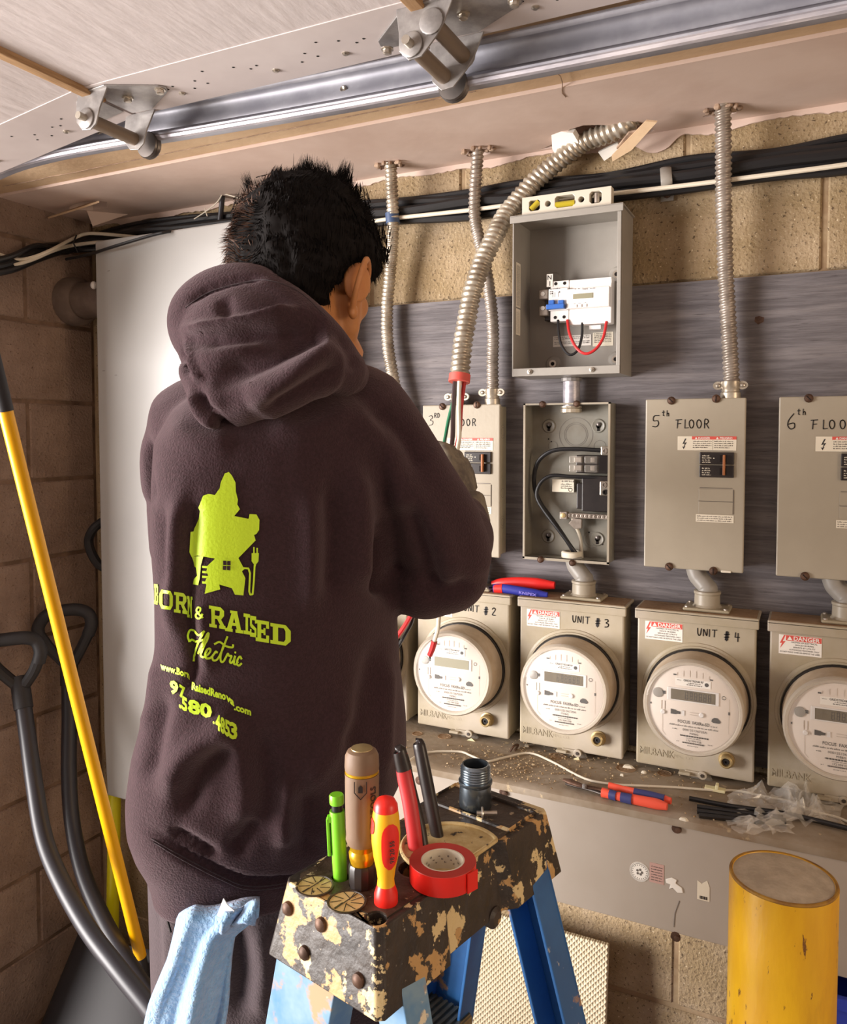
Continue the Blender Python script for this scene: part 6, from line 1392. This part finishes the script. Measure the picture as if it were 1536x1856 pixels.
# ---- back print, laid onto the cloth
def lay(polys, name='back_print', m=None, off=.0016, cell=7.0):
    bm = bmesh.new()
    for P in polys:
        vsx = [bm.verts.new((x, y, 0)) for x, y in P]
        try: bm.faces.new(vsx)
        except ValueError: pass
    bm.normal_update(); bmesh.ops.triangulate(bm, faces=bm.faces, ngon_method='EAR_CLIP')
    xs = [v.co.x for v in bm.verts]; ys = [v.co.y for v in bm.verts]
    for ax, lo, hi in ((0, min(xs), max(xs)), (1, min(ys), max(ys))):
        c = lo+cell/2
        while c < hi:
            nrm = (1, 0, 0) if ax == 0 else (0, 1, 0); cc = (c, 0, 0) if ax == 0 else (0, c, 0)
            bmesh.ops.bisect_plane(bm, geom=bm.verts[:]+bm.edges[:]+bm.faces[:], plane_co=cc, plane_no=nrm, dist=1e-5); c += cell
    bad = []
    for v in bm.verts:
        p = onto(v.co.x, v.co.y, off)
        if p is None: bad.append(v)
        else: v.co = p
    if bad: bmesh.ops.delete(bm, geom=bad, context='VERTS')
    me = bpy.data.meshes.new(name); bm.to_mesh(me); bm.free()
    return obj(name, me, m or M_lime2, hoodie, smooth=170)
z3 = lambda l: [(220+.3646*x, 820+.3646*y) for x, y in l]
state = [(515, 105), (535, 98), (550, 115), (568, 150), (570, 195), (580, 235), (577, 258), (590, 282), (562, 316), (633, 330), (638, 306), (672, 308), (687, 335), (685, 385), (672, 405), (660, 410), (668, 437), (580, 527), (470, 528), (410, 517), (382, 512), (350, 520), (338, 495), (343, 395), (358, 392), (388, 332), (393, 292), (385, 275), (408, 215), (435, 206), (466, 212), (490, 178), (495, 150)]
leg_ = [(350, 518), (410, 515), (398, 560), (392, 625), (385, 660), (358, 655), (362, 632), (380, 612), (374, 572), (364, 566), (360, 545)]
house = [(430, 562), (470, 524), (582, 524), (612, 580), (600, 590), (617, 625), (607, 710), (565, 706), (550, 674), (488, 656), (492, 680), (415, 702), (424, 660), (418, 640), (432, 610), (424, 590)]
steps = [[(404, y), (434, y+2), (434, y+13), (404, y+11)] for y in (563, 588, 612, 640)]
cordp = [(600, 574), (632, 576), (640, 600), (636, 690), (641, 706), (653, 704), (659, 640), (663, 560)]
def strokes(pts, wd, smooth=True):
    P = [(p.x, p.y) for p in cr([(a, b_, 0) for a, b_ in pts], 5)] if smooth else pts; out = []
    for i in range(len(P)-1):
        a = Vector(P[i]); b_ = Vector(P[i+1]); d_ = b_-a
        if d_.length < 1e-6: continue
        d_.normalize(); q = Vector((-d_.y, d_.x))*wd/2; e_ = d_*wd*.18; out.append([tuple(a-q-e_), tuple(b_-q+e_), tuple(b_+q+e_), tuple(a+q-e_)])
    return out
logo = [z3(state), z3(leg_), z3(house)]+[z3(s) for s in steps]+[z3(s) for s in strokes(cordp, 9, False)]
logo += [z3([(648, 500), (684, 500), (682, 540), (674, 552), (656, 552), (648, 540)]), z3([(656, 470), (663, 470), (663, 502), (656, 502)]), z3([(672, 474), (679, 474), (679, 502), (672, 502)]), z3([(658, 550), (672, 550), (668, 566), (660, 566)])]
lay(logo, 'logo_print')
wdw = [z3([(x, y), (x+17, y+1), (x+17, y+22), (x, y+21)]) for x, y in ((507, 537), (527, 538), (506, 562), (526, 563))]
lay(wdw, 'logo_window', M_hood, .0026)
# slab letters
B_ = .17
def bar(x0, y0, x1, y1): return [(x0, y0), (x1, y0), (x1, y1), (x0, y1)]
def serif(x, y, w_=.16, hgt=.10): return bar(x-w_, y, x+w_, y+hgt)
GL = {
 'I': [bar(.35, 0, .65, 1), bar(.1, 0, .9, .17), bar(.1, .83, .9, 1)],
 'R': [bar(.13, 0, .36, 1), bar(0, 0, .48, .15), bar(0, .85, .3, 1), [(.3, 1), (.7, 1), (.74, .82), (.3, .82)], [(.7, 1), (.92, .85), (.92, .6), (.66, .62), (.66, .82)], [(.66, .66), (.92, .62), (.74, .42), (.3, .42), (.3, .58), (.62, .58)], [(.48, .45), (.72, .45), (.95, .14), (.7, .14)], bar(.62, 0, 1, .16)],
 'O': [[(.0, .25), (.25, .25), (.25, .75), (0, .75)], [(.75, .25), (1, .25), (1, .75), (.75, .75)], [(0, .75), (.25, .75), (.3, .82), (.7, .82), (.75, .75), (1, .75), (.82, 1), (.18, 1)], [(0, .25), (.18, 0), (.82, 0), (1, .25), (.75, .25), (.7, .18), (.3, .18), (.25, .25)]],
 'N': [bar(.1, 0, .3, 1), bar(0, 0, .42, .14), bar(0, .86, .3, 1), [(.12, 1), (.36, 1), (.88, 0), (.66, 0)], bar(.7, 0, .9, 1), bar(.58, .86, 1, 1)],
 'A': [[(.1, .1), (.34, .1), (.6, 1), (.4, 1)], [(.66, .1), (.9, .1), (.66, 1), (.42, 1)], bar(.25, .3, .75, .44), bar(0, 0, .42, .15), bar(.58, 0, 1, .15), bar(.28, .87, .68, 1)],
 'E': [bar(.12, 0, .38, 1), bar(0, 0, .9, .17), bar(0, .83, .9, 1), bar(.72, 0, .92, .34), bar(.72, .66, .92, 1), bar(.3, .42, .68, .58), bar(.54, .34, .68, .66)],
 'D': [bar(.12, 0, .38, 1), bar(0, 0, .5, .17), bar(0, .83, .5, 1), [(.4, 1), (.75, 1), (1, .75), (.74, .70), (.66, .83), (.4, .83)], bar(.74, .25, 1, .76), [(.4, 0), (.75, 0), (1, .25), (.74, .30), (.66, .17), (.4, .17)]],
 'B': [bar(.12, 0, .5, 1), bar(0, 0, .9, .17), bar(0, .83, .9, 1), bar(.7, .1, 1, .45), bar(.7, .55, 1, .9), bar(.3, .43, .85, .57)],
 'S': [bar(.05, .8, .95, 1), bar(.0, .5, .3, .9), [(.0, .62), (.3, .62), (1, .42), (1, .25), (.1, .45)], bar(.7, .1, 1, .42), bar(.05, 0, .95, .2), bar(0, 0, .22, .36), bar(.76, .66, .96, 1)],
}
word = [('B', 166, 186, 655, 98), ('O', 192, 256, 682, 92), ('R', 262, 328, 694, 100), ('N', 326, 356, 715, 104), ('R', 436, 518, 762, 104), ('A', 516, 606, 782, 104), ('I', 604, 644, 800, 100), ('S', 640, 672, 812, 102), ('E', 668, 740, 832, 104), ('D', 741, 842, 848, 100)]
pol = []
for ch, x0, x1, yt, hh in word:
    for P in GL[ch]: pol.append(z3([(x0+(x1-x0)*a, yt+hh*(1-b_)+.16*(x1-x0)*a-.02*(b_)*hh) for a, b_ in P]))
for s in strokes([(404, 822), (378, 790), (382, 772), (394, 775), (392, 790), (374, 806), (378, 822), (392, 824), (404, 804)], 9): pol.append(z3(s))
lay(pol, 'slab_lettering')
pol = []
for st in ([(338, 940), (330, 912), (340, 884), (362, 885), (388, 908), (412, 888)], [(410, 890), (392, 930), (374, 975), (362, 1010), (359, 1036)], [(340, 938), (350, 930), (362, 936)], [(370, 940), (395, 936), (418, 925)],
           [(384, 1000), (402, 960), (420, 915), (432, 898), (428, 925), (404, 980), (398, 1008), (408, 1018)], [(408, 1018), (425, 1008), (440, 990), (440, 976), (428, 978), (418, 1002), (424, 1022), (440, 1022)], [(440, 1022), (455, 1008), (468, 990), (478, 994)], [(466, 994), (452, 1012), (456, 1032), (474, 1030), (488, 1012)],
           [(488, 1012), (505, 975), (520, 935), (528, 915)], [(508, 960), (494, 1010), (496, 1038), (508, 1038), (520, 1018)], [(462, 952), (490, 942), (520, 962), (552, 968), (556, 955)], [(520, 1018), (530, 1000), (536, 1010), (548, 1012), (540, 1036), (546, 1046), (558, 1034)], [(558, 1034), (566, 1012), (560, 1046), (570, 1052), (580, 1040)], [(598, 1026), (590, 1014), (578, 1030), (576, 1052), (586, 1058), (598, 1048)]):
    for s in strokes(st, 10): pol.append(z3(s))
pol.append(z3([(564, 988), (572, 990), (570, 999), (562, 997)]))
lay(pol, 'script_lettering', cell=5)
def laytext(s, p0, p1, hgt, bold=.03, lean=0):
    v, f, wd = txt(s, 1.0, bold); d0 = Vector(p0); d1 = Vector(p1); ax = (d1-d0)/wd; out = []
    P = [(d0.x+ax.x*a - lean*b_, d0.y+ax.y*a - hgt*1.38*b_) for a, b_ in v]
    return [[P[i] for i in fc] for fc in f]
tl = []
for s, a, b_, h_ in (('www.Bor', (197, 1077), (326, 1116), 34), ('n', (326, 1114), (338, 1128), 34), ('RaisedReno', (352, 1178), (520, 1230), 38), ('va', (520, 1228), (562, 1262), 36), ('.com', (560, 1278), (645, 1306), 34),
                     ('9', (243, 1190), (285, 1204), 62), ('7', (290, 1208), (318, 1228), 58), ('.5', (288, 1262), (330, 1290), 66), ('80', (332, 1288), (452, 1322), 66), ('.', (456, 1345), (466, 1350), 50), ('48', (470, 1370), (515, 1400), 74), ('5', (514, 1400), (538, 1412), 74), ('3', (535, 1414), (575, 1426), 76)):
    tl += [z3(P) for P in laytext(s, a, b_, h_, .045)]
lay(tl, 'address_and_number', cell=6)
# ---- trousers
t_ = MB(); t_.merge = False
secsp = [(1500, 296, 690, 1.075, .125), (1560, 296, 690, 1.075, .125), (1640, 306, 680, 1.085, .125), (1720, 314, 670, 1.09, .122), (1820, 318, 655, 1.09, .115), (1960, 322, 650, 1.09, .11)]
t_.add([v for s_ in secsp for v in ring_sec(*s_, n=32)], [tuple(range(31, -1, -1)), tuple(5*32+k for k in range(32))]+[(i*32+k, i*32+(k+1) % 32, (i+1)*32+(k+1) % 32, (i+1)*32+k) for i in range(5) for k in range(32)])
for off in (-.080, .080):
    hip = pelvis + R0*off; kn_ = hip + R0*off*.25 + F0*.03 - Zv*.50; an = kn_ + R0*off*.2 - F0*.03 - Zv*.40; an.z = .09
    t_.tube([hip-Zv*.02, hip.lerp(kn_, .4), kn_, kn_.lerp(an, .5), an-Zv*.02], [.096, .090, .080, .078, .080], 20)
tm_ = remesh(t_, .008, 5); displace(tm_, [([(300, 1600), (306, 1700), (310, 1800)], .006, 8), ([(420, 1640), (440, 1750), (430, 1850)], -.008, 16), ([(470, 1660), (480, 1760), (470, 1850)], .008, 18), ([(320, 1600), (322, 1700), (330, 1800)], -.005, 8)])
trousers = obj('trousers', tm_, M_pants, person, smooth=170)
for off in (-.080, .080):
    kn_ = pelvis + R0*off*1.25 + F0*.03 - Zv*.50; an = kn_ + R0*off*.2 - F0*.03 - Zv*.40; an.z = .0
    sh = MB(); sh.merge = False; sh.sphere(an+F0*.10+Zv*.045, (.052, .12, .045), 18, 12, Fr((0, 0, 0), R0, F0, Zv)).sphere(an-F0*.01+Zv*.06, (.048, .055, .06), 16, 12, Fr((0, 0, 0), R0, F0, Zv)).box(Fr(an+F0*.07, R0, F0, Zv), -.048, .048, -.12, .13, .001, .03)
    obj('shoe', remesh(sh, .006, 3), M_breaker, person, smooth=170)
# ---- gloves over the hands
def glove(W_, dirv, pn, side, curl):
    g_ = MB(); g_.merge = False; hand_mesh(g_, W_, dirv, pn, curl, side); d = dirv.normalized(); g_.tube([W_-d*.03, W_+d*.02], [.033, .031], 16)
    me = remesh(g_, .003, 3)
    co = np.empty(len(me.vertices)*3); no = co.copy(); me.vertices.foreach_get('co', co); me.vertices.foreach_get('normal', no); me.vertices.foreach_set('co', co+no*.0028); me.update()
    return obj('glove', me, M_glove, person, smooth=170)
glove(WR, hd_r, -R0*.7+F0*.5, -1, .9); glove(WL_, (R0*.85+F0*.35+Zv*.3).normalized(), F0*.2+Zv*-.3+F0, 1, .8)
o = obj('wire', MB().tube(cr([WR+Vector((0, 0, .03)), W(812, 1000, 1.31), W(806, 1085, 1.345), W(797, 1110, 1.35), W(794, 1140, 1.355), W(787, 1165, 1.355)], 5), .0042, 10), M_white); tag(o, 'white wire with red taped tip dangling in front of the unit two meter', 'wire')
obj('tape_tip', MB().tube([W(788, 1162, 1.355), W(784, 1176, 1.356), W(779, 1188, 1.356)], [.0062, .0060, .0055], 10), M_redw, o); obj('wire_tail', MB().tube([W(779, 1188, 1.356), W(780, 1194, 1.356)], .002, 8), M_black, o)
o = obj('wire', MB().tube(cr([WR+Vector((-.01, -.005, .03)), W(790, 1020, 1.31), W(756, 1095, 1.33), W(744, 1118, 1.34), W(733, 1136, 1.35), W(716, 1160, 1.36)], 5), .0048, 10), M_redw); tag(o, 'short red wire showing between the sleeve and the torso of the person', 'wire')
o = obj('wire', MB().tube(cr([WR+Vector((-.01, 0, .03)), W(780, 1030, 1.32), W(752, 1110, 1.35), W(746, 1130, 1.36), W(737, 1146, 1.37), W(722, 1172, 1.38)], 5), .0036, 10), M_black); tag(o, 'short black wire under the red one between sleeve and torso', 'wire')
# ---- hair: scalp cap and strands
hc_ = MB(); hc_.merge = False
hc_.sphere(hp_(0, -.012, .015), (.087, .106, .097), 30, 22, HF)
hc_.sphere(hp_(-.024, -.040, .005), (.066, .068, .086), 24, 16, HF)
hc_.sphere(hp_(.015, -.060, -.045), (.060, .046, .050), 20, 14, HF)
hc_.sphere(hp_(.046, .022, .018), (.040, .060, .050), 20, 14, HF)
hc_.sphere(hp_(-.044, -.04, .0), (.042, .055, .068), 20, 14, HF)
hc_.sphere(hp_(0, .05, .05), (.06, .055, .045), 20, 14, HF)
hc_.sphere(hp_(.008, -.040, -.085), (.054, .042, .046), 20, 14, HF)
hm_ = remesh(hc_, .004, 4)
co = np.empty(len(hm_.vertices)*3); no = co.copy(); hm_.vertices.foreach_get('co', co); hm_.vertices.foreach_get('normal', no); co = co.reshape(-1, 3); no = no.reshape(-1, 3)
dd = np.array([.006*noise.noise(Vector(c)*38)+.003*noise.noise(Vector(c)*95) for c in co])
# hairline: pull the cap inside the head below the line and in the face area
rel = co-np.array(HC); lx = rel@np.array(Hr); ly = rel@np.array(Hf); lz = rel@np.array(Hu)
low = -.135+.55*np.maximum(0, ly+.035)+1.15*np.maximum(0, lx-.014); low = np.where(ly > .04, np.maximum(low, .035), low)
low = np.where((np.abs(lx) > .05) & (ly > -.025) & (ly < .04), np.maximum(-.022, low), low)
sink = np.clip((low-lz)/.010, 0, 1)
co2 = co+no*dd[:, None] - no*(sink*.045)[:, None]; hm_.vertices.foreach_set('co', co2.reshape(-1)); hm_.update()
hair = obj('hair', hm_, M_hair, person, smooth=170)
rr = random.Random(21); st1 = []; tris = []
def strand(p, d, L_, wd, bend, store):
    vs, fs = store; base = len(vs); s = d.cross(Vector((rr.random()-.5, rr.random()-.5, rr.random()-.5))).normalized(); P = p-d*.006; dr = d.copy()
    for i in range(4):
        w_ = wd*(1-i/3.2)
        vs.append(P-s*w_); vs.append(P+s*w_); dr = (dr+bend*.35+Vector((rr.uniform(-1, 1), rr.uniform(-1, 1), rr.uniform(-1, 1)))*.10).normalized(); P = P+dr*L_/3
    for i in range(3): b0 = base+2*i; fs.append((b0, b0+1, b0+3, b0+2))
dark = ([], []); brown = ([], [])
idx = [i for i in range(len(co)) if sink[i] < .35]
for k in range(15000):
    i = rr.choice(idx); p = Vector(co2[i]); nn = Vector(no[i]); X, Y_, Z_ = lx[i], ly[i], lz[i]
    left = max(0, min(1, (-X+.015)/.06)); top = max(0, min(1, (Z_-.04)/.05)); comb = (-Hu*.7+Hf*.25*(1 if X > 0 else -.4)) if Z_ < .05 else (Hf*.3+Hu*.5)
    L_ = .009+.008*rr.random()+.006*left*rr.random()+.007*top*rr.random()
    if_ = .10+.42*left+.12*top
    cl = noise.noise_vector(p*30); d = (nn*(if_+.12*rr.random())+comb*(.9-.45*left)+cl*(.30+.7*left+.4*top)).normalized()
    strand(p, d, L_, rr.uniform(.0005, .0011), (comb*.4+cl*.5), brown if (left > .5 and rr.random() < .60) else dark)  # lighter brown only on the left, where light falls on the hair
def tuft(px, py, d_, tx, ty, n, spread, L_):
    t0 = K(px, py, d_); t1 = K(tx, ty, d_-.01); ax = (t1-t0)
    for k in range(n):
        o = Vector([max(-1.7, min(1.7, rr.gauss(0, 1))) for _ in range(3)])*spread; p = t0+o; tgt = t1+o*.28+ax*rr.uniform(-.3, .15); d = (tgt-p).normalized()
        strand(p, d, (tgt-p).length*L_, rr.uniform(.0006, .0013), Vector((0, 0, 0))+R0*.05*rr.uniform(-1, 1), dark)
for (x0_, y0_, x1_, y1_, n_t, sp_) in ((560, 352, 556, 284, 420, .011), (585, 350, 584, 290, 300, .010), (538, 352, 545, 300, 260, .010), (612, 356, 632, 292, 300, .0085), (600, 352, 606, 306, 200, .010), (515, 352, 508, 322, 220, .013), (484, 362, 468, 326, 200, .012), (466, 372, 441, 312, 150, .0048), (455, 380, 440, 345, 160, .012), (640, 356, 650, 325, 120, .010)):
    tuft(x0_, y0_, 1.06, x1_, y1_, n_t, sp_, 1.0)
tuft(688, 462, 1.10, 698, 500, 110, .009, .7); tuft(682, 430, 1.09, 694, 470, 80, .010, .6)
for st, m_ in ((dark, M_hair), (brown, M_hair2)):
    q_ = MB().add(*st); q_.merge = False; q_.rec = False; o = obj('hair_strands', q_, m_, hair, smooth=0); tag(o, kind='stuff')
# ---- cloth in the back pocket
M_towel = mat('towel_blue', '#9cc4e6', .95, var='#86b4dc', vscale=120, bump=1, bscale=230, sheen=.5)
lb = [(1636, 340, 470), (1665, 322, 472), (1700, 314, 430), (1740, 306, 420), (1780, 292, 412), (1820, 276, 408), (1860, 264, 404), (1910, 262, 400), (1960, 270, 396)]
A, n_ = 40, 44; vs = []; fs = []
ysT = [l[0] for l in lb]
for i in range(n_+1):
    y = ysT[0]+(ysT[-1]-ysT[0])*i/n_; L = np.interp(y, ysT, [l[1] for l in lb]); R = np.interp(y, ysT, [l[2] for l in lb]); v = i/n_
    for j in range(A+1):
        u = j/A; x = L+(R-L)*u; fold = .011*math.sin(u*11+v*1.5+.6)*min(1, .25+v*1.4)+.006*math.sin(u*23+v*3)*v
        dep = .893+.010*v - fold - .018*math.sin(PI*u)*(.5+.5*v) + .02*max(0, .12-u)/.12 + .025*(max(0, .06-v)/.06)
        vs.append(K(x+3*math.sin(v*9+u*3), y+7*math.sin(u*5)*(1-v), dep))
for i in range(n_):
    for j in range(A): fs.append((i*(A+1)+j, i*(A+1)+j+1, (i+1)*(A+1)+j+1, (i+1)*(A+1)+j))
q_ = MB().add(vs, fs); q_.rec = False
tw = thing('cloth', 'light blue microfiber cloth hanging from the back pocket of the trousers', 'cloth', K(360, 1900, .9))
o = obj('cloth_sheet', q_, M_towel, tw, smooth=170); m_ = o.modifiers.new('s', 'SOLIDIFY'); m_.thickness = .006; m_.offset = 0
fl2 = MB(); vs = []; fs = []
for i in range(9):
    for j in range(11):
        u, v = j/10, i/8; x = 405+62*u-6*v; y = 1652-16*u+36*v+5*math.sin(u*5+v*2); vs.append(K(x, y, .872-.010*math.sin(u*7+v*3)-.006*v))
for i in range(8):
    for j in range(10): fs.append((i*11+j, i*11+j+1, (i+1)*11+j+1, (i+1)*11+j))
o = obj('folded_corner', fl2.add(vs, fs), M_towel, tw, smooth=170); m_ = o.modifiers.new('s', 'SOLIDIFY'); m_.thickness = .005; m_.offset = 0
o = shard('care_tag', [K(393, 1660, .868), K(405, 1628, .872), K(412, 1640, .868), K(428, 1650, .866), K(414, 1668, .862)], .0012, M_whitep, tw)
o = obj('tool_grip', MB().tube(cr([K(272, 1512, 1.0), K(268, 1540, .985), K(265, 1562, .98), K(268, 1572, .98)], 4), [.0075]*8+[.0085]*3+[.004]*2, 12), mat('wood_grip', '#a8683e', .4)); o.name = 'tool_handle'; tag(o, 'reddish wooden tool handle poking out at the hip below the hoodie hem', 'handle')
obj('strap_seam', MB().tube(cr([K(292, 1556, .962), K(297, 1600, .958), K(300, 1650, .955), K(310, 1690, .95)], 5), .0014, 6), M_breaker, trousers)
